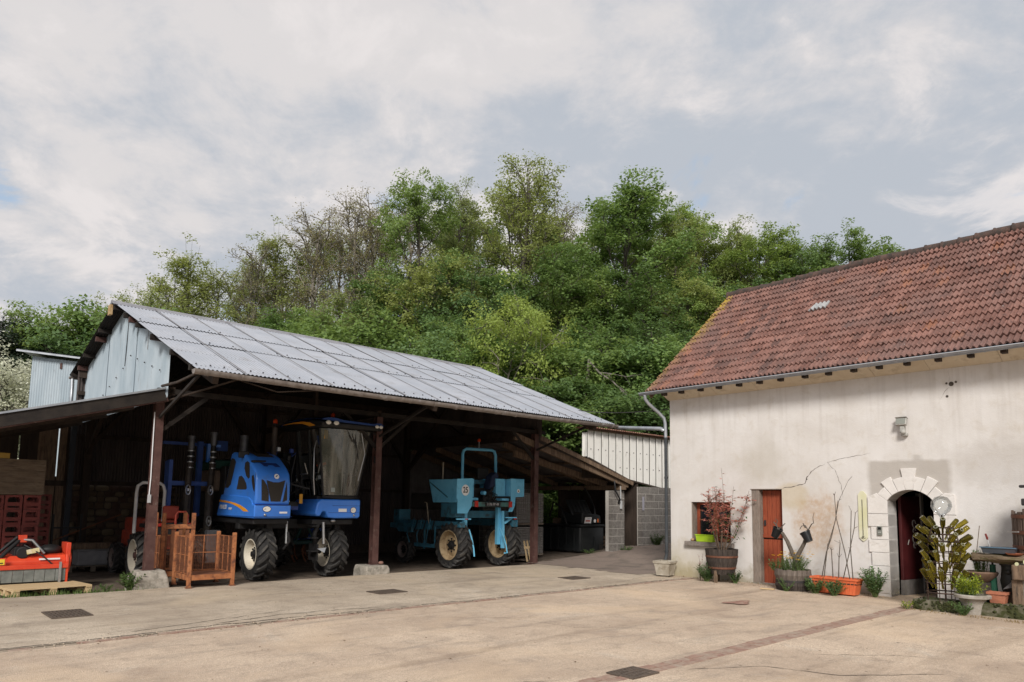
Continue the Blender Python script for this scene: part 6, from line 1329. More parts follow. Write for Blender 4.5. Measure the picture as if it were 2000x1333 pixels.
# barrel with red photinia
b1 = thing('barrel_planter', 'dark half-barrel planter on a stand below the window', 'planter', hw(1.70, .42, .02), HRZ)
half_barrel(b1, .27, .37, .56, .17, 20)
for x, y in ((-.2,.15),(.2,.15),(.0,-.26)): obj('leg', MB().box(x-.035,x+.035,y-.03,y+.03,-.04,.42), m_timber, b1, bevel=.01)
ph = thing('photinia', 'tall red-leaved shrub growing from the dark barrel by the window', 'shrub', hw(1.70, .42, .67), HRZ)
r = random.Random(21); sm, lr_, lg_ = MB(), MB(), MB()
for i in range(15):
    a = 2*PI*i/15+r.uniform(-.3,.3); q = r.uniform(.15,.80)*(1.0 if i else .05); hh = r.uniform(1.15,1.7) if i else 1.95
    b = Vector((.05*math.cos(a), .05*math.sin(a), 0)); e = Vector((q*math.cos(a), q*.45*math.sin(a), hh*(1-.2*q)))
    m = b.lerp(e,.45)+Vector((.12*math.cos(a),.1*math.sin(a),-.05)); pts = [b*(1-s)**2+m*2*s*(1-s)+e*s*s for s in np.linspace(0,1,7)]
    sm.tube(pts, [.011*(1-.75*s) for s in np.linspace(0,1,7)], 5, False)
    br = [pts]
    for k in range(5):
        s = r.uniform(.4,.95); p = pts[int(s*6)]; d = Vector((r.gauss(0,1), r.gauss(0,.7), r.uniform(.2,.9))).normalized()*r.uniform(.15,.32); qd = [p, p+d*.5+Vector((0,0,.02)), p+d]; sm.tube(qd, [.005,.004,.002], 4, False); br.append(qd)
    for pp in br:
        n = 9 if pp is pts else 8
        for k in range(n):
            s = .45+.55*k/n if pp is pts else .3+.7*k/n; x = s*(len(pp)-1); j = min(len(pp)-2, int(x)); p = pp[j].lerp(pp[j+1], x-j)
            for c in range(2):
                aa = r.uniform(0,2*PI); d = Vector((math.cos(aa), math.sin(aa), r.uniform(-.3,.6)))
                leaf(lr_ if r.random() < .88 else lg_, p, d, r.uniform(.06,.115), r.uniform(.022,.036), r)
for k in range(50):
    p = Vector((r.gauss(.15,.16), r.gauss(0,.12), r.uniform(.25,.9))); leaf(lg_, p, Vector((r.gauss(0,1),r.gauss(0,1),-.6)), .10, .04, r)
obj('stems', sm, m_stem, ph); obj('foliage', lr_, m_leaf_r, ph); obj('foliage', lg_, m_leaf_d, ph)
plant('weed', 'grey-green weed in front of the dark barrel with a pink spike', 'weed', hw(1.42, .62, .0), .42, .30, 30, 15, .11, .035, m_leaf_g, m_gstem, 31)
plant('weed', 'dark weed at the right foot of the dark barrel', 'weed', hw(2.05, .45, .0), .32, .18, 18, 12, .08, .03, m_leaf_d, m_gstem, 32)
plant('valerian', 'tall pink flower spike left of the dark barrel', 'flower', hw(1.22, .55, .0), .72, .08, 4, 10, .05, .02, leafmat('pink_petal', (.30,.10,.11), (.42,.2,.18), .3, 5), m_stem, 33, from_=.55)
# flower box and stones on the sill
fb = thing('flower_box', 'lime green plastic flower box on the window sill', 'flower box', hw(1.03, .0, .866), HRZ)
m_lime = mat('lime_plastic', (.34,.55,.02), (.40,.60,.03), 4, .4)
obj('box', MB().prism([(-.22,0),(.22,0),(.25,.15),(-.25,.15)], .16, frame((0,.06,0), (1,0,0), (0,0,1), (0,-1,0))), m_lime, fb, bevel=.01); obj('rim', MB().box(-.262,.262,-.11,.07,.15,.172), m_lime, fb, bevel=.006)
for i, (s, z, rr, lab) in enumerate(((.63,.90,.05,'larger tan stone at the left end of the window sill'), (.75,.885,.035,'smaller tan stone beside the lime flower box'))):
    so_ = obj('stone', MB().ball((0,0,0), rr, 8, 6, (1.2,.8,.75)), mat('tan_stone', (.30,.19,.10), (.42,.29,.17), 12, .9, bump=.5), smooth=180); so_.location = hw(s, -.02, z); tag(so_, lab, 'stone', 'stones on the window sill')
# barrel with vine stock and yellow flowers
b2 = thing('barrel_planter', 'grey half-barrel planter with yellow flowers right of the orange door', 'planter', hw(3.45, .52, .0), HRZ)
m_stg = mat('grey_stave', (.12,.095,.078), (.20,.165,.14), 6, .85, stretch=(6,6,.6), bump=.5, stain=((.10,.08,.065), 5, .5, .7))
half_barrel(b2, .33, .36, .24, .20, 22, m_stg, (), ragged=.03); half_barrel(b2, .33, .335, .21, 0, 22, m_stave, (.92,), m_bolt)
m_vine = mat('vine_bark', (.085,.07,.055), (.17,.145,.12), 10, .9, bump=.9, bscale=25, stretch=(5,5,1))
vn = thing('vine_stock', 'old forked vine stock planted in the grey half-barrel', 'vine', hw(3.45, .52, .40), HRZ)
obj('trunk', MB().tube([(.05,0,0),(.06,0,.2),(.07,0,.3)], [.06,.055,.05], 8), m_vine, vn, smooth=60)
obj('arm', MB().tube([(.06,0,.22),(-.02,0,.42),(-.1,0,.6),(-.2,0,.76),(-.32,0,.84)], [.05,.045,.042,.038,.03], 8), m_vine, vn, smooth=60); obj('arm', MB().tube([(.07,0,.24),(.18,0,.42),(.26,0,.56),(.33,0,.72),(.36,0,.85)], [.05,.045,.04,.04,.03], 8), m_vine, vn, smooth=60)
tw = MB()
for pts in ([(-.3,0,.84),(-.34,0,.95),(-.31,0,1.03),(-.36,0,1.07)], [(-.3,0,.84),(-.22,0,.9),(-.14,0,.98)], [(.36,0,.85),(.30,0,.95),(.22,0,.93),(.18,0,.86)], [(.36,0,.85),(.44,0,.98),(.48,0,1.0),(.47,0,1.12),(.50,0,1.22)], [(.3,0,.9),(.24,.03,.99)], [(-.32,0,.9),(-.4,0,1.0)]): tw.tube(pts, [.014,.011,.009,.006,.004][:len(pts)], 5)
obj('shoots', tw, m_vine, vn, smooth=60)
for x, z, tl, lab in ((-.37,.78,.45,'black plastic pot hung on the left arm of the vine stock'), (.40,.72,-.45,'black plastic pot hung on the right arm of the vine stock')):
    pt_ = thing('hanging_pot', lab, 'pot', hw(3.45+x, .56, .40+z-.1), HRZ, 'black pots on the vine stock'); pt_.rotation_euler = (0, tl, HRZ)
    obj('pot', MB().lathe([(.001,0),(.075,0),(.10,.19),(.108,.19),(.108,.215),(.094,.215),(.07,.02)], 14), mat('pot_black', (.010,.011,.013), rough=.4), pt_, smooth=40)
fw = plant('yellow_flowers', 'bushy yellow flowers filling the grey half-barrel', 'flowers', hw(3.45, .52, .38), .36, .40, 120, 14, .06, .008, m_leaf_g, m_gstem, 41, base_r=.3)
r = random.Random(5); yf = MB()
for k in range(46):
    a = r.uniform(0,2*PI); q = r.uniform(.05,.42); c = Vector((q*math.cos(a), q*math.sin(a), r.uniform(.26,.42)))
    for j in range(6): aa = 2*PI*j/6; leaf(yf, c, Vector((math.cos(aa),math.sin(aa),.35)), .036, .026, r)
obj('blossom', yf, m_yflower, fw)
plant('weed', 'broad-leaved green plant hanging over the left rim of the grey half-barrel', 'plant', hw(3.08, .62, .38), .22, .2, 9, 7, .09, .05, m_leaf_g, m_gstem, 42)
plant('weed', 'grey weed growing up the front of the grey half-barrel', 'weed', hw(3.5, .92, .0), .28, .22, 20, 10, .06, .02, m_leaf_g, m_gstem, 43)
bd = tag(obj('board_scrap', MB().box(-.14,.14,-.05,.05,0,.02), m_pine), 'pale scrap of wood lying before the grey half-barrel', 'wood scrap'); bd.location = hw(3.12, .98, .012); bd.rotation_euler = (0,0,HRZ+.3)
# orange trough with bean-pole twigs
tr_ = thing('trough_planter', 'long orange plastic trough with bare twig trellis', 'planter', hw(4.36, .50, .02), HRZ)
m_otr = mat('trough_orange', (.62,.125,.045), (.68,.165,.065), 5, .5)
def taper_box(w0, d0, w1, d1, h, t=.012):
    b = MB()
    for z, w, d in ((0,w0,d0),(h,w1,d1),(h,w1-t*2,d1-t*2),(.02,w0-t*2,d0-t*2)): b.v += [(x*w/2, y*d/2, z) for x, y in ((-1,-1),(1,-1),(1,1),(-1,1))]
    b.f = [(4*l+i, 4*l+(i+1) % 4, 4*l+4+(i+1) % 4, 4*l+4+i) for l in range(3) for i in range(4)]+[(3,2,1,0),(12,13,14,15)]
    return b
obj('trough', taper_box(.78,.22,.92,.30,.30), m_otr, tr_, bevel=.01)
for x in range(12): obj('rib', MB().beam((-.36+.065*x,-.112,.02),(-.41+.075*x,-.148,.27),.012,.008), m_otr, tr_)
rim_ = MB(); rim_.box(-.48,.48,-.165,-.145,.28,.315).box(-.48,.48,.145,.165,.28,.315).box(-.48,-.46,-.145,.145,.28,.315).box(.46,.48,-.145,.145,.28,.315); obj('rim', rim_, m_otr, tr_)
obj('soil', MB().box(-.44,.44,-.14,.14,.2,.25), m_soil, tr_)
r = random.Random(9)
for i, pts in enumerate(([(-.3,0,.25),(-.22,0,.8),(-.10,.02,1.1),(.0,0,1.4),(.12,0,1.85),(.28,.02,2.25)], [(-.25,0,.25),(-.15,0,.9),(.02,0,1.45),(.06,0,1.85)], [(.25,0,.25),(.18,.01,.8),(.06,0,1.5),(.02,.0,1.95)], [(.32,0,.25),(.30,0,.9),(.34,0,1.65)], [(.1,0,.25),(.24,0,.8),(.36,0,1.3),(.42,.0,1.6)], [(.0,0,.25),(.03,0,.7),(.08,0,1.0)], [(-.05,0,.25),(-.08,0,.85)])):
    P_ = [Vector(p)+Vector((r.gauss(0,.012), r.gauss(0,.02), 0)) for p in pts]; obj('twig', MB().tube(P_, [.011-.0016*k for k in range(len(P_))], 5), m_vine, tr_, smooth=60)
    for k in range(4):
        j = r.randrange(1, len(P_)); q = P_[j]; obj('twiglet', MB().tube([q, q+Vector((r.gauss(0,.05), r.gauss(0,.03), r.uniform(.02,.1)))], .004, 4), m_vine, tr_)
plant('weed', 'green weeds growing against the left half of the orange trough', 'weed', hw(4.02, .72, .0), .34, .24, 30, 14, .09, .03, m_leaf_g, m_gstem, 51)
plant('weed', 'low green weeds before the middle of the orange trough', 'weed', hw(4.42, .78, .0), .32, .28, 32, 14, .08, .028, m_leaf_g, m_gstem, 52)
plant('weed', 'tall bushy green weed left of the arched doorway', 'weed', hw(5.02, .32, .0), .62, .30, 42, 20, .10, .032, m_leaf_g, m_gstem, 53)
plant('weed', 'small weed at the left end of the mossy kerb stone', 'weed', hw(6.06, 1.62, .0), .16, .12, 10, 8, .06, .02, m_leaf_l, m_gstem, 54)

# ================================================================== right corner: bottle rack, kerbs, urn, wine press
m_kerb = mat('kerb_stone', (.16,.14,.105), (.24,.215,.17), 6, .9, bump=.8, bscale=14, stain=((.05,.055,.018), 3.2, .36, .54))
def kerb(label, s0, s1, n0, n1, h, seed):
    t = thing('kerb_stone', label, 'kerb stone', hw((s0+s1)/2, (n0+n1)/2, 0), HRZ); w, d = s1-s0, n1-n0
    b = bmesh.new(); bmesh.ops.create_cube(b, size=1); bmesh.ops.subdivide_edges(b, edges=b.edges, cuts=7, use_grid_fill=True)
    for v in b.verts:
        v.co = Vector((v.co.x*w, v.co.y*d, (v.co.z+.5)*h*1.15-.15*h)); v.co += Vector((1,1,1))*.022*noise.noise(v.co*6+Vector((seed,0,0)))
    me = bpy.data.meshes.new('slab'); b.to_mesh(me); b.free(); me.polygons.foreach_set('use_smooth', [True]*len(me.polygons)); me.set_sharp_from_angle(angle=R(50)); me.materials.append(m_kerb)
    obj('slab', me, None, t, bevel=0)
    mo = MB(); r = random.Random(seed)
    for k in range(260):
        x = r.uniform(-w/2,w/2); f = r.random()
        if noise.noise((x*4, seed, f*2)) < -.05: continue
        if f < .6: y, z = -d/2-.002, r.uniform(.02,h)
        else: y, z = r.uniform(-d/2,d/2), h+.002
        mo.ball((x, y, z), r.uniform(.012,.032), 5, 3, (1.2,.6 if f < .6 else 1.1,.9))
    struct(obj('moss', mo, m_moss, t, smooth=180), 'stuff'); return t
kerb('mossy stone slab carrying the iron bottle rack', 6.12, 6.86, 1.0, 1.52, .17, 3); kerb('long mossy kerb stone at the right edge under the terracotta pot', 7.12, 8.9, .95, 1.42, .20, 8)
# bottle rack
RS, RN = 6.56, 1.26
rk = thing('bottle_rack', 'rusty iron bottle-drying rack standing on the mossy slab', 'bottle rack', hw(RS, RN, .17), HRZ)
m_ri = mat('rack_iron', (.045,.03,.025), (.09,.055,.04), 12, .8, .3)
rings = [(.30,.29),(.46,.27),(.64,.26),(.82,.26),(1.0,.25),(1.12,.21),(1.24,.17)]
for z, q in rings: obj('ring', MB().tube([(q*math.cos(a), q*math.sin(a), z) for a in np.linspace(0, 2*PI, 25)], .009, 5), m_ri, rk, smooth=60)
for k in range(8):
    a = 2*PI*k/8; c, s_ = math.cos(a), math.sin(a); obj('upright', MB().tube([(.29*c,.29*s_,.0)]+[(q*c,q*s_,z) for z, q in rings], .007, 5), m_ri, rk, smooth=60)
obj('ring', MB().tube([(.28*math.cos(a), .28*math.sin(a), .14) for a in np.linspace(0, 2*PI, 25)], .012, 5), m_ri, rk, smooth=60)
obj('centre_post', MB().tube([(0,0,0),(0,0,1.45)], .016, 6), m_ri, rk)
mg = bpy.data.materials.new('bottle_glass'); mg.use_nodes = True; p = mg.node_tree.nodes['Principled BSDF']
mg.node_tree.links.new(mixc(mg.node_tree, N(mg.node_tree, 'ShaderNodeObjectInfo').outputs['Random'], (.09,.075,.014), (.36,.30,.04)), p.inputs['Base Color']); p.inputs['Roughness'].default_value = .08; p.inputs['Transmission Weight'].default_value = .8; p.inputs['IOR'].default_value = 1.2; p.inputs['Specular IOR Level'].default_value = .5
bme = MB().lathe([(.0155,-.01),(.0175,-.005),(.0175,.02),(.0145,.025),(.0145,.10),(.022,.135),(.037,.17),(.0405,.19),(.0405,.335),(.036,.342),(.020,.342),(.008,.325),(.001,.322)], 16).mesh('wine_bottle', 50); bme.materials.append(mg); bme.materials.append(mat('rim_glint', (.13,.13,.08), (.22,.22,.16), 30, .15, spec=.6))
bme.polygons.foreach_set('material_index', [1 if k//16 == 9 else 0 for k in range(len(bme.polygons))])  # base rims painted pale for the sky glint on thick glass
def sect(a):      # which way the bottle points, seen from the yard
    q = MHs.to_3x3() @ Vector((math.cos(a), math.sin(a), 0)); w = math.degrees(math.atan2(q.x, -q.y))
    return ('pointing at the viewer' if abs(w) < 30 else 'pointing away' if abs(w) > 140 else 'pointing right' if w > 80 else 'pointing half right' if w > 0 else 'pointing left' if w < -80 else 'pointing half left')
names = ['lowest', 'second lowest', 'third lowest', 'middle', 'third highest', 'second highest', 'highest']
for i, (z, q) in enumerate(rings):
    nb = (9,8,8,7,8,6,5)[i]; tilt = R((26,30,36,44,54,56,46)[i])
    for k in range(nb):
        if rnd.random() < .08: continue
        a = 2*PI*(k+.5*(i % 2))/nb+rnd.uniform(-.08,.08); tt = tilt+rnd.uniform(-.12,.12)
        o = obj('wine_bottle', bme, None); d = Vector((math.cos(a)*math.sin(tt), math.sin(a)*math.sin(tt), math.cos(tt)))
        M4 = Matrix.Translation(hw(RS, RN, .17)) @ Matrix.Rotation(HRZ, 4, 'Z') @ Matrix.Translation((q*.62*math.cos(a), q*.62*math.sin(a), z-.08)) @ d.to_track_quat('Z','Y').to_matrix().to_4x4()
        o.matrix_world = M4; tag(o, f'olive wine bottle in the {names[i]} rack ring, {sect(a)}', 'bottle', 'bottles on the drying rack')
dj = thing('glass_globe', 'clear round glass demijohn crowning the bottle rack', 'demijohn', hw(RS, RN, 1.60), HRZ)
mgl = bpy.data.materials.new('clear_glass'); mgl.use_nodes = True; nt = mgl.node_tree; nt.nodes.clear()
gl = N(nt, 'ShaderNodeBsdfGlossy', {'Roughness': .02}); tr2 = N(nt, 'ShaderNodeBsdfTransparent', {'Color': (.90,.92,.92,1)}); lw = N(nt, 'ShaderNodeLayerWeight', {'Blend': .35})
nt.links.new(N(nt, 'ShaderNodeMixShader', {0: math_(nt, 'ADD', math_(nt, 'MULTIPLY', lw.outputs['Fresnel'], .55), .05, clamp=True), 1: tr2.outputs[0], 2: gl.outputs[0]}).outputs[0], N(nt, 'ShaderNodeOutputMaterial').inputs[0])
obj('globe', MB().lathe([(.028,-.12),(.030,-.02),(.06,.03),(.13,.09),(.162,.17),(.155,.25),(.10,.325),(.04,.345),(.001,.347)], 28), mgl, dj, smooth=180); obj('neck_ring', MB().lathe([(.03,-.12),(.037,-.115),(.037,-.09),(.03,-.085)], 16), mgl, dj, smooth=60)
# urn with lime foliage
m_urn = mat('urn_stone', (.31,.28,.24), (.43,.395,.35), 7, .9, bump=.4, stain=((.20,.17,.13), 4, .5, .7))
un = thing('stone_urn', 'round pale stone urn between the two mossy kerb stones', 'urn', hw(6.99, 1.36, .0), HRZ)
obj('bowl', MB().lathe([(.001,0),(.13,0),(.14,.03),(.16,.16),(.20,.25),(.235,.265),(.265,.275),(.27,.315),(.25,.33),(.20,.325),(.19,.28),(.001,.26)], 28), m_urn, un, smooth=50)
plant('lime_plant', 'bright lime green bushy plant in the stone urn', 'plant', hw(6.93, 1.36, .27), .42, .30, 60, 13, .09, .028, m_leaf_l, m_gstem, 61, base_r=.15)
plant('weed', 'grey-green weeds round the foot of the stone urn', 'weed', hw(6.93, 1.66, .0), .24, .22, 26, 12, .06, .022, m_leaf_g, m_gstem, 62)
# tall pot behind the urn
tb_ = thing('wide_pot', 'brown wide-rimmed pot on a stump behind the stone urn', 'pot', hw(6.98, .85, .0), HRZ)
obj('stump', MB().lathe([(.001,0),(.17,0),(.16,.5),(.001,.5)], 14), m_stave, tb_, smooth=50); obj('bowl', MB().lathe([(.12,.5),(.2,.56),(.25,.62),(.27,.66),(.25,.68),(.22,.66),(.001,.63)], 22), mat('brown_glaze', (.15,.09,.06), (.22,.14,.1), 5, .6), tb_, smooth=50)
plant('herb', 'upright grey-green herb in the wide brown pot', 'plant', hw(6.98, .85, .64), .42, .17, 26, 18, .06, .02, m_leaf_g, m_gstem, 63, base_r=.1)
ca = tag(obj('cane', MB().tube([(0,0,0),(.10,.03,.75)], .006, 5), m_stem), 'thin dark cane standing in the wide brown pot', 'cane'); ca.location = hw(6.90, .85, .70); ca.rotation_euler = (0,0,HRZ)
# log bench with tray
bn = thing('log_bench', 'rough split log bench with lichen at the right edge', 'bench', hw(7.75, .95, .0), HRZ)
m_log = mat('rotten_log', (.12,.085,.055), (.24,.18,.12), 5, .95, bump=1., bscale=12, stretch=(.8,4,4), stain=((.10,.095,.03), 4, .5, .62))
b = MB(); n = 14
for i in range(19):
    x = -.84+.1*i; k = min(1, .45+i*.16)
    for j in range(n): a = 2*PI*j/n; q = 1+.28*noise.noise((x*3, math.cos(a)*1.6, math.sin(a)*1.6)); b.v.append((x-(.1*noise.noise((j*1.3,0,0)) if i == 0 else 0), .26*q*math.cos(a)*k, .92+.085*q*math.sin(a)*(k if i > 1 else .9)+.012*noise.noise((x*4,j,1))))
b.f = [(i*n+j, i*n+(j+1) % n, (i+1)*n+(j+1) % n, (i+1)*n+j) for i in range(18) for j in range(n)]+[tuple(range(n-1,-1,-1)), tuple(18*n+j for j in range(n))]
obj('log_top', b, m_log, bn, smooth=50); obj('beam', MB().box(-.22,.9,-.30,.05,.60,.845), m_timber, bn, bevel=.02); obj('leg', MB().box(-.25,-.08,-.22,.0,.19,.60), m_timber, bn, bevel=.02); obj('leg', MB().box(.5,.7,-.2,.0,.19,.60), m_timber, bn, bevel=.02)
obj('brace', MB().prism([(-.40,.42),(-.20,.62),(.1,.62),(-.12,.50)], .1, frame((0,-.05,0), (1,0,0), (0,0,1), (0,-1,0))), mat('grey_iron', (.09,.085,.085), (.13,.12,.12), 6, .6), bn, bevel=.01)
for x, z, q in ((.0,.90,.055),(.06,.78,.04),(-.14,.86,.03)): obj('lichen', MB().disc(q, 0, 9, frame((x,-.30-.0*z,z), (1,0,.1), (0,0,1))), mat('lichen_pale', (.46,.47,.22), (.55,.55,.36), 20, .95), bn)
ty = thing('plant_tray', 'flat grey-blue plastic tray lying on the log bench', 'tray', hw(7.33, .98, 1.005), HRZ)
obj('tray', taper_box(.44,.26,.50,.32,.10), mat('tray_grey', (.055,.065,.08), (.075,.085,.10), 5, .5), ty); obj('rim', MB().box(-.262,.262,-.172,-.155,.088,.106), mat('tray_blue', (.08,.14,.20), rough=.5), ty)
ds = tag(obj('clay_dish', MB().lathe([(.001,0),(.10,0),(.13,.03),(.12,.03),(.001,.012)], 20), m_terra, smooth=50), 'shallow terracotta dish on the log bench', 'dish'); ds.location = hw(7.56, 1.12, .995)
sdv = thing('hand_tool', 'screwdriver with dark red handle stuck upright in the tray', 'tool', hw(7.18, .98, 1.10), HRZ); obj('shank', MB().tube([(0,0,0),(-.03,0,.13)], .006, 5), m_chrome, sdv); obj('handle', MB().tube([(-.03,0,.12),(-.035,0,.15),(-.055,0,.22)], [.012,.018,.014], 8), mat('handle_red', (.16,.02,.015), rough=.4), sdv, smooth=60)
jk = thing('screw_jack', 'green painted ribbed iron pump standing behind the log bench', 'pump', hw(7.16, .82, .0), HRZ)
m_gr = mat('bottle_green_paint', (.012,.075,.045), (.02,.10,.06), 5, .5); obj('column', MB().lathe([(.001,.0),(.085,.15),(.07,.2),(.055,.5),(.045,.78),(.05,.8),(.001,.81)], 10), m_gr, jk, smooth=30); obj('base', MB().box(-.17,.15,-.14,.14,.0,.24), m_gr, jk, bevel=.03); obj('spout', MB().tube([(0,0,.78),(0,0,.95)], .018, 6), m_bolt, jk)
bb = thing('black_can', 'black battered metal can hanging under the log bench', 'can', hw(7.42, .86, .20), HRZ)
obj('body', MB().lathe([(.001,.14),(.11,.14),(.13,.2),(.15,.36),(.135,.42),(.125,.55),(.13,.62),(.12,.64),(.001,.64)], 18), mat('can_black', (.014,.013,.012), (.03,.027,.025), 7, .5), bb, smooth=40); obj('rim', MB().lathe([(.13,.60),(.15,.61),(.15,.635),(.13,.645)], 18), mat('can_black', (.014,.013,.012)), bb, smooth=40); obj('boss', MB().ball((0,-.13,.5), .045, 8, 6, (1,.5,1)), mat('can_black', (.014,.013,.012)), bb, smooth=180)
obj('stand', MB().box(-.12,.12,-.12,.12,0,.14), m_timber, bb)
tp_ = thing('terracotta_pot', 'small rectangular terracotta pot on the mossy kerb', 'pot', hw(7.30, 1.13, .20), HRZ)
obj('pot', taper_box(.20,.17,.27,.22,.18), m_terra, tp_, bevel=.008); obj('rim', MB().box(-.145,.145,-.12,-.10,.145,.185).box(-.145,-.125,-.1,.12,.145,.185).box(.125,.145,-.1,.12,.145,.185), m_terra, tp_); obj('soil', MB().box(-.12,.12,-.1,.1,.12,.14), m_soil, tp_)
# wine press: stave basket with iron hoops and screw head
wp = thing('wine_press', 'old wooden basket wine press with black iron screw at the right edge', 'wine press', hw(8.02, .62, .0), HRZ)
m_ps = mat('press_stave', (.085,.058,.045), (.16,.115,.09), 6, .9, stretch=(6,6,.5), bump=.6)
for k in range(30):
    a = 2*PI*k/30; c, s_ = math.cos(a), math.sin(a); b = MB(); M4 = frame((.56*c,.56*s_,0), (-s_,c,0), (c,s_,0), (0,0,-1)); top = 1.70+rnd.uniform(-.03,.06)
    b.box(-.045,.045,-.018,.018,-top,-.98, M4); obj('stave', b, m_ps, wp, bevel=.006)
for z in (1.12, 1.36, 1.62): obj('hoop', MB().lathe([(.578,z-.03),(.588,z-.03),(.588,z+.03),(.578,z+.03)], 36), m_hoop, wp, smooth=40)
obj('base_stone', MB().lathe([(.001,.0),(.66,.0),(.66,.86),(.62,.97),(.001,.97)], 28), m_footing, wp, smooth=40); obj('screw', MB().tube([(0,0,1.0),(0,0,2.3)], .05, 10), m_bolt, wp, smooth=40)
obj('press_head', MB().box(-.42,.42,-.12,.12,1.80,1.92).box(-.2,.2,-.1,.1,1.92,2.05).box(-.34,.34,-.14,.14,2.05,2.17).box(-.46,-.34,-.03,.03,2.10,2.15), m_bolt, wp, bevel=.02); obj('latch', MB().beam((-.62,-.2,1.36),(-.4,-.45,1.37),.02,.02), m_chrome, wp)
# ================================================================== trees on the slope
m_bark = mat('bark', (.055,.045,.036), (.115,.10,.085), 6, .9, bump=.6, bscale=14, stretch=(3,3,.6))
m_barkp = mat('bark_pale', (.16,.14,.115), (.27,.245,.21), 5, .9, bump=.5, bscale=14, stretch=(3,3,.6))
m_cd = leafmat('crown_green', (.095,.175,.055), (.24,.345,.11), .42, .5, var=.4)
m_cd2 = leafmat('crown_fresh', (.135,.22,.058), (.30,.40,.12), .44, .5, var=.35)
m_cs = leafmat('crown_spring', (.17,.225,.07), (.34,.39,.14), .44, .5, var=.35)
m_cb = leafmat('crown_bud', (.21,.205,.10), (.35,.33,.18), .4, .5, var=.35)
m_cl = leafmat('crown_dark', (.068,.135,.046), (.18,.28,.09), .4, .5, var=.35)  # darker green foliage for the mid trees and low bushes
m_cp = leafmat('crown_pine', (.016,.030,.018), (.040,.056,.030), .15, .6, var=.3)
m_cy_ = leafmat('crown_lime', (.20,.285,.07), (.385,.46,.145), .45, .5, var=.05)
m_ch = leafmat('crown_blossom', (.45,.47,.30), (.88,.88,.76), .35, .8, var=.1)
def leaf_mesh(name, P, Nn, S, rng, asp=.62):
    """diamond leaves: centre P, normal Nn, length S"""
    n = len(P); t = rng.normal(size=(n,3)); Nn = Nn/np.linalg.norm(Nn, axis=1)[:,None]
    a = np.cross(Nn, t); a /= np.linalg.norm(a, axis=1)[:,None]+1e-9; b = np.cross(Nn, a)
    S = S[:,None]; V = np.empty((n,4,3)); V[:,0] = P-a*S*.5; V[:,1] = P+b*S*.5*asp-Nn*S*.06; V[:,2] = P+a*S*.5; V[:,3] = P-b*S*.5*asp-Nn*S*.06
    me = bpy.data.meshes.new(name); me.vertices.add(4*n); me.vertices.foreach_set('co', V.reshape(-1).astype(np.float32))
    me.loops.add(4*n); me.loops.foreach_set('vertex_index', np.arange(4*n, dtype=np.int32)); me.polygons.add(n)
    me.polygons.foreach_set('loop_start', np.arange(0, 4*n, 4, dtype=np.int32)); me.update(calc_edges=True); me.validate()
    return me
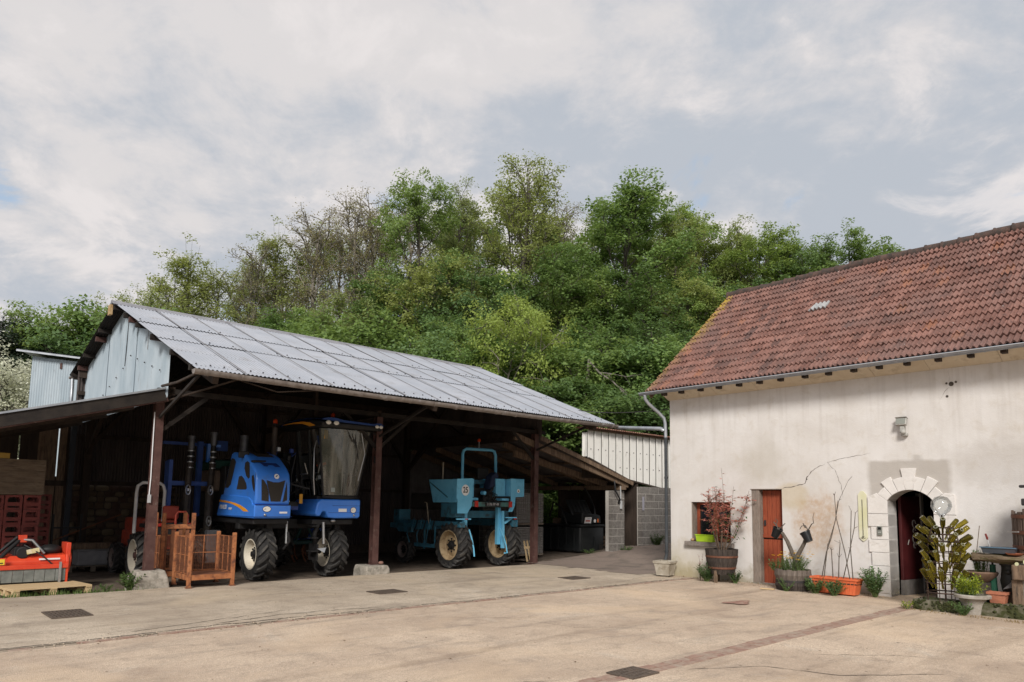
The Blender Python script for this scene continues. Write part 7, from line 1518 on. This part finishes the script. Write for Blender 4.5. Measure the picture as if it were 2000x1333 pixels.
def tree_meshes(seed, H=12., Rc=3.4, base=.22, limbs=15, subs=6, twigs=4, per=40, ls=.21, cr=.38, rise=.55, gap=0., tw_r=.012, shape='round', inner=.5, sub_l=(.5,1.05)):
    r = random.Random(seed); g = np.random.default_rng(seed); W = MB(); tips = []
    tr = [Vector((0,0,-.6))]; d = Vector((0,0,1))
    for i in range(8): tr.append(tr[-1]+Vector((r.gauss(0,.16), r.gauss(0,.16), (H*.86+.6)/8)))
    W.tube(tr, [.028*H*.62*(1-.86*i/8) for i in range(9)], 8, False)
    def at(h): x = max(0, min(7.999, (h+.6)/(H*.86+.6)*8)); j = int(x); return tr[j].lerp(tr[j+1], x-j)
    for i in range(limbs):
        f = base+(.93-base)*(i+.5*r.random())/limbs; p = at(f*H*.86); a = i*2.4+r.uniform(-.4,.4)
        if shape == 'round': pr = math.sin(PI*min(1, max(.08, (f-base*.55)/(1.04-base*.55))))**.6
        elif shape == 'cone': pr = 1.05*(1-f)+.18
        else: pr = .65+.35*math.sin(PI*f)
        L = Rc*pr*r.uniform(.75,1.15); el = rise*(.35+f)*r.uniform(.7,1.2)
        dv = Vector((math.cos(a)*math.cos(el), math.sin(a)*math.cos(el), math.sin(el)))
        pts = [p]; 
        for k in range(4): dv = (dv+Vector((r.gauss(0,.13), r.gauss(0,.13), .10 if shape != 'cone' else -.02))).normalized(); pts.append(pts[-1]+dv*L/4)
        r0 = .0105*H*.5*(1-.55*f); W.tube(pts, [r0*(1-.78*k/4) for k in range(5)], 5, False)
        for s in range(subs):
            t = inner+(1-inner)*(s+r.random())/subs; x = t*4; j = min(3, int(x)); q = pts[j].lerp(pts[j+1], x-j)
            sd = (dv*.5+Vector((r.gauss(0,.8), r.gauss(0,.8), r.gauss(.12,.3)))).normalized(); sl = r.uniform(*sub_l)
            m = q+sd*sl*.5+Vector((0,0,.05*sl)); e = q+sd*sl; W.tube([q, m, e], [tw_r*1.7, tw_r*1.2, tw_r*.7], 4, False)
            for w in range(twigs):
                b = m.lerp(e, r.random()); td = (sd+Vector((r.gauss(0,.8), r.gauss(0,.8), r.gauss(.15,.5)))).normalized(); tl = r.uniform(.25,.6)*min(1, sl)
                c = b+td*tl; W.tube([b, c], [tw_r*.8, tw_r*.35], 3, False); tips.append((c, (c-Vector((0,0,H*.55)))))
    top = tr[-1]
    for k in range(6): tips.append((top+Vector((r.gauss(0,.35), r.gauss(0,.35), r.uniform(0,.12*H))), Vector((0,0,1)))); W.tube([tr[-2], tips[-1][0]], [tw_r*1.4, tw_r*.5], 4, False)
    P, Nn, S = [], [], []
    for c, o in tips:
        if r.random() < gap: continue
        n = int(per*r.uniform(.5,1.5)); q = np.clip(g.normal(size=(n,3)), -1.4, 1.4)*np.array([cr, cr, cr*.55])*r.uniform(.7,1.3)
        P.append(np.array(c)+q); oo = np.array(o.normalized())
        Nn.append(g.normal(size=(n,3))*.6+oo*.5+np.array([0,0,1.0])+q*.8); S.append(ls*g.uniform(.55,1.3,size=n))
    lm = leaf_mesh('crown', np.concatenate(P), np.concatenate(Nn), np.concatenate(S), g)
    return W, lm
PROTO = {}
def proto(kind, mw_, ml, **kw):
    W, lm = tree_meshes(**kw); tm = W.mesh('trunk', 180); tm.materials.append(mw_); lm.materials.append(ml); PROTO[kind] = (tm, lm, kw.get('H', 12.))
proto('dense', m_bark, m_cd, seed=1, H=17., base=.16, limbs=34, subs=9, twigs=4, per=30, Rc=4.3, ls=.18, cr=.27)
proto('dense2', m_bark, m_cd2, seed=2, H=17., base=.18, limbs=32, subs=9, twigs=4, per=30, Rc=3.6, ls=.175, cr=.26)
proto('sparse', m_bark, m_cs, seed=3, H=17., base=.30, limbs=26, subs=9, twigs=4, per=17, Rc=3.8, ls=.15, cr=.26, gap=.10, rise=.75, inner=.4)
proto('sparse2', m_bark, m_cs, seed=4, H=17., base=.26, limbs=28, subs=9, twigs=4, per=20, Rc=3.2, ls=.15, cr=.25, gap=.08, rise=.7, inner=.4)
proto('bare', m_barkp, m_cb, seed=5, H=17., base=.42, limbs=20, subs=9, twigs=5, per=8, Rc=3.0, ls=.12, cr=.26, gap=.2, rise=.95, tw_r=.02, inner=.25, sub_l=(.6,1.4))
proto('bare2', m_barkp, m_cb, seed=6, H=17., base=.40, limbs=20, subs=9, twigs=5, per=11, Rc=2.9, ls=.12, cr=.26, gap=.15, rise=1.0, tw_r=.02, inner=.25, sub_l=(.6,1.4))
proto('mida', m_bark, m_cl, seed=7, limbs=26, subs=9, twigs=4, per=30, Rc=3.6, ls=.18, cr=.27, base=.10)
proto('midb', m_bark, m_cd2, seed=8, limbs=25, subs=9, twigs=4, per=30, Rc=3.3, ls=.175, cr=.26, base=.10)
proto('midc', m_bark, m_cs, seed=9, limbs=24, subs=9, twigs=4, per=24, Rc=3.2, ls=.16, cr=.26, base=.15, gap=.06)
proto('pine', m_bark, m_cp, seed=10, limbs=34, subs=10, twigs=4, per=34, Rc=3.0, ls=.16, cr=.25, shape='wide', base=.12)
proto('lime', m_barkp, m_cy_, seed=11, H=8., limbs=20, subs=9, twigs=4, per=30, Rc=3.0, ls=.14, cr=.25, base=.2, rise=.35)
proto('low', m_bark, m_cl, seed=12, H=7., limbs=24, subs=9, twigs=4, per=32, Rc=3.0, ls=.17, cr=.26, base=.04, rise=.5)
proto('low2', m_bark, m_cd, seed=13, H=7., limbs=24, subs=9, twigs=4, per=32, Rc=2.8, ls=.165, cr=.26, base=.04, rise=.45)
proto('hawthorn', m_bark, m_ch, seed=14, H=6., limbs=22, subs=9, twigs=5, per=40, Rc=3.0, ls=.10, cr=.24, base=.03, rise=.4, inner=.3)
def tree(name, kind, x, y, ztop, label, group=None, wid=1., cat='tree', bury=0.):
    tm, lm, H = PROTO[kind]; z0 = hill_z(x, y)-bury; h = (ztop-z0)/(H*.97)
    t = thing(name, label, cat, (x, y, z0), rnd.uniform(0, 2*PI), group); k = wid*(h**.6 if h > 1 else h**.75)
    t.scale = (k, k, h)
    obj('trunk', tm, None, t); obj('crown', lm, None, t)
    return t
SKY = [(-21.9,30.0,9.1,'pine',1.05), (-25.5,32.0,9.9,'pine',1.1), (-20.6,31.5,10.0,'midb',0.75), (-19.5,33.0,11.07,'midc',0.7), (-19.9,38.0,13.76,'sparse',.9), (-19.3,42.0,17.24,'sparse2',1.05), (-22.2,45.0,16.51,'sparse',0.9), (-17.1,44.0,18.61,'bare',1), (-15.5,46.0,20.05,'sparse2',0.95), (-13.2,46.0,21.65,'bare2',1), (-12.0,48.0,23.33,'bare',0.9), (-9.8,48.0,24.26,'bare2',0.95), (-6.7,46.0,23.90,'dense2',0.85), (-4.3,51.0,25.76,'sparse2',0.85), (0.8,50.0,28.2,'sparse',1.05), (4.0,55.0,26.93,'bare',1), (7.8,48.0,24.6,'dense',1.25), (12.0,51.0,24.42,'sparse2',0.9), (14.7,54.0,25.96,'dense2',0.9), (16.6,53.0,23.98,'sparse2',0.9), (17.6,50.0,22.71,'dense2',1.0), (20.9,51.0,21.65,'dense',1.0), (23.9,50.0,21.85,'dense',1.05), (33.4,62.0,24.36,'dense2',0.6)]
MID = [(-16.2,40.0,12.66), (-14.2,41.0,13.58), (-11.8,41.0,13.62), (-9.7,42.0,14.90), (-7.6,43.0,16.06), (-4.9,43.0,16.76), (-2.3,42.0,15.65), (0.2,43.0,15.21), (2.8,44.0,17.06), (5.2,43.0,16.26), (8.1,43.0,16.30), (10.9,44.0,16.35), (13.4,44.0,15.56), (16.4,45.0,15.57), (19.8,46.0,15.06), (-17.6,36.0,10.31), (-15.6,36.0,10.61), (-13.2,36.0,10.37), (-10.8,36.0,10.01), (-8.5,36.0,10.31), (-6.3,37.0,10.72), (-3.9,37.0,11.04), (-1.7,36.0,10.95), (2.3,36.0,10.61), (4.8,37.0,11.17), (7.2,37.0,11.48), (9.9,38.0,11.22), (12.8,40.0,12.05)]
LOW = [(1.8,31.0,6.96), (3.5,33.0,8.42), (5.3,33.0,8.81), (6.9,33.0,8.59), (3.8,29.6,6.00), (2.0,29.2,5.60), (5.7,31.0,6.68), (7.4,32.0,7.45), (-2.3,33.0,8.70), (-4.4,33.0,8.67), (-3.2,31.5,7.4), (-7.2,32.5,9.24), (-19.5,31.5,8.82), (-18.6,33.0,9.68)]
BACK = [(-23.3,56.0,21.26), (-20.8,56.0,21.25), (-18.2,56.0,21.59), (-15.8,56.0,24.45), (-13.2,56.0,24.95), (-10.7,56.0,25.28), (-8.1,56.0,27.06), (-5.5,56.0,26.01), (-2.9,56.0,25.87), (-0.4,56.0,28.03), (2.2,56.0,26.79), (4.8,56.0,24.62), (7.4,56.0,26.21), (10.0,56.0,25.54), (12.6,56.0,24.00), (15.1,56.0,25.20), (17.7,56.0,23.00), (20.2,56.0,22.11), (22.8,56.0,22.06), (25.3,56.0,21.80), (27.9,56.0,20.70)]
SKYL = ['bushy dark pine at the far left edge above the hawthorn', 'dark pine cut off by the left edge of the picture', 'bright green broadleaf tree left of the barn gable', 'slender open tree just left of the barn ridge end',
 'wispy half-leafed tree rising from behind the barn ridge end', 'rounded open tree, second crown right of the barn ridge end', 'thin half-leafed tree between the first two crowns over the barn', 'nearly bare pale tree over the left third of the barn roof',
 'rounded half-leafed tree right of the first bare tree', 'bare-topped tree left of the tallest bare pair', 'tall bare tree in the middle of the bare group', 'tallest bare-twigged tree beside the dense green one', 'dense fresh green tree right of the bare trees',
 'dark-tipped leafy tree between the dense green one and the tallest', 'tallest open tree crowning the wooded hill', 'thin bare tree right of the tallest tree', 'broad dense green dome right of the tallest tree', 'leafy tree right of the broad green dome',
 'narrow green tree behind the leafy one right of the dome', 'open green tree on the skyline above the house gable', 'dense green tree on the skyline left of the last big crown', 'green tree over the middle of the house ridge slope', 'last big dense crown before the tiled ridge', 'small green treetop peeping over the tiled ridge']
for (x, y, zt, k, w), lab in zip(SKY, SKYL): tree('pine_tree' if k == 'pine' else 'bare_tree' if k.startswith('bare') else 'broadleaf_tree', k, x, y, zt, lab, 'skyline trees on the wooded hill', w)
for i, (x, y, zt) in enumerate(MID):
    if i < 15 and x < -6: zt -= .2 if i % 2 else 1.4
    if i >= 15 and x < -6: zt -= .6
    tree('broadleaf_tree', (('mida','midc','midb','mida','midb') if i < 15 else ('mida','mida','midb','mida','mida'))[i % 5] if x > -2 else ('midc','mida','midb','midc','mida')[i % 5], x+rnd.uniform(-.4,.4), y+rnd.uniform(-.8,.8), zt+rnd.uniform(-.6,.6), 'leafy green tree filling the wood '+('left of the barn ridge middle' if x < -8 else 'above the middle of the barn roof' if x < 0 else 'above the right end of the barn roof' if x < 6 else 'left of the house gable')+(', upper row' if i < 15 else ', lower row'), 'trees filling the wooded slope', rnd.uniform(.9,1.1))
for i, (x, y, zt) in enumerate(BACK):
    tree('broadleaf_tree', ('sparse2','dense2','sparse','dense','midc')[i % 5] if x > -3 else ('sparse','sparse2','bare2','sparse2')[i % 4], x+rnd.uniform(-.4,.4), y, zt, 'treetop peeping between the skyline trees '+('on the left slope' if x < -6 else 'around the hilltop' if x < 9 else 'on the right slope'), 'treetops behind the skyline trees', rnd.uniform(.75,.95))
for i, (x, y, zt) in enumerate(LOW):
    tree('undergrowth_bush', ('low','low2')[i % 2], x, y, zt, 'dense green bush at the foot of the slope '+('left of the barn' if x < -12 else 'behind the barn roof' if x < 1 else 'between barn and house'), 'bushes at the foot of the slope', 1.05, 'bush', .3)
tree('small_tree', 'lime', -.1, 31.5, 10.7, 'bright lime-green small tree at the wood edge above the barn roof', None, .72)
for x, y, zt, lab in ((-18.5, 26.6, 6.2, 'white-blossomed hawthorn bush left of the pale metal shed'), (-21.5, 27.5, 5.6, 'white-blossomed hawthorn at the left picture edge')):
    tree('hawthorn', 'hawthorn', x, y, zt, lab, 'hawthorns in blossom', 1.0, 'bush')
# dead branches hanging in front of the wood
db = thing('dead_branch', 'pale bare dead branch hanging at the wood edge', 'branch', (4.2, 30.6, hill_z(4.2, 30.6)))
r = random.Random(77)
def deadlimb(p, d, L, r0, n):
    pts = [p]
    for k in range(5): d = (d+Vector((r.gauss(0,.25), r.gauss(0,.2), r.gauss(-.12,.15)))).normalized(); pts.append(pts[-1]+d*L/5)
    obj('limb', MB().tube(pts, [r0*(1-.8*k/5) for k in range(6)], 5), m_barkp, db, smooth=60)
    if n: 
        for k in range(4): deadlimb(pts[1+k], (d+Vector((r.gauss(0,.8), r.gauss(0,.4), r.gauss(0,.6)))).normalized(), L*.45, r0*.5, n-1)
deadlimb(Vector((-.9,0,7.6)), Vector((.7,0,-.75)), 3.4, .05, 2)
obj('limb', MB().tube([(-1.2,.6,-.5),(-1.1,.5,4),(-.9,0,7.7)], [.12,.1,.06], 7), m_barkp, db, smooth=60)
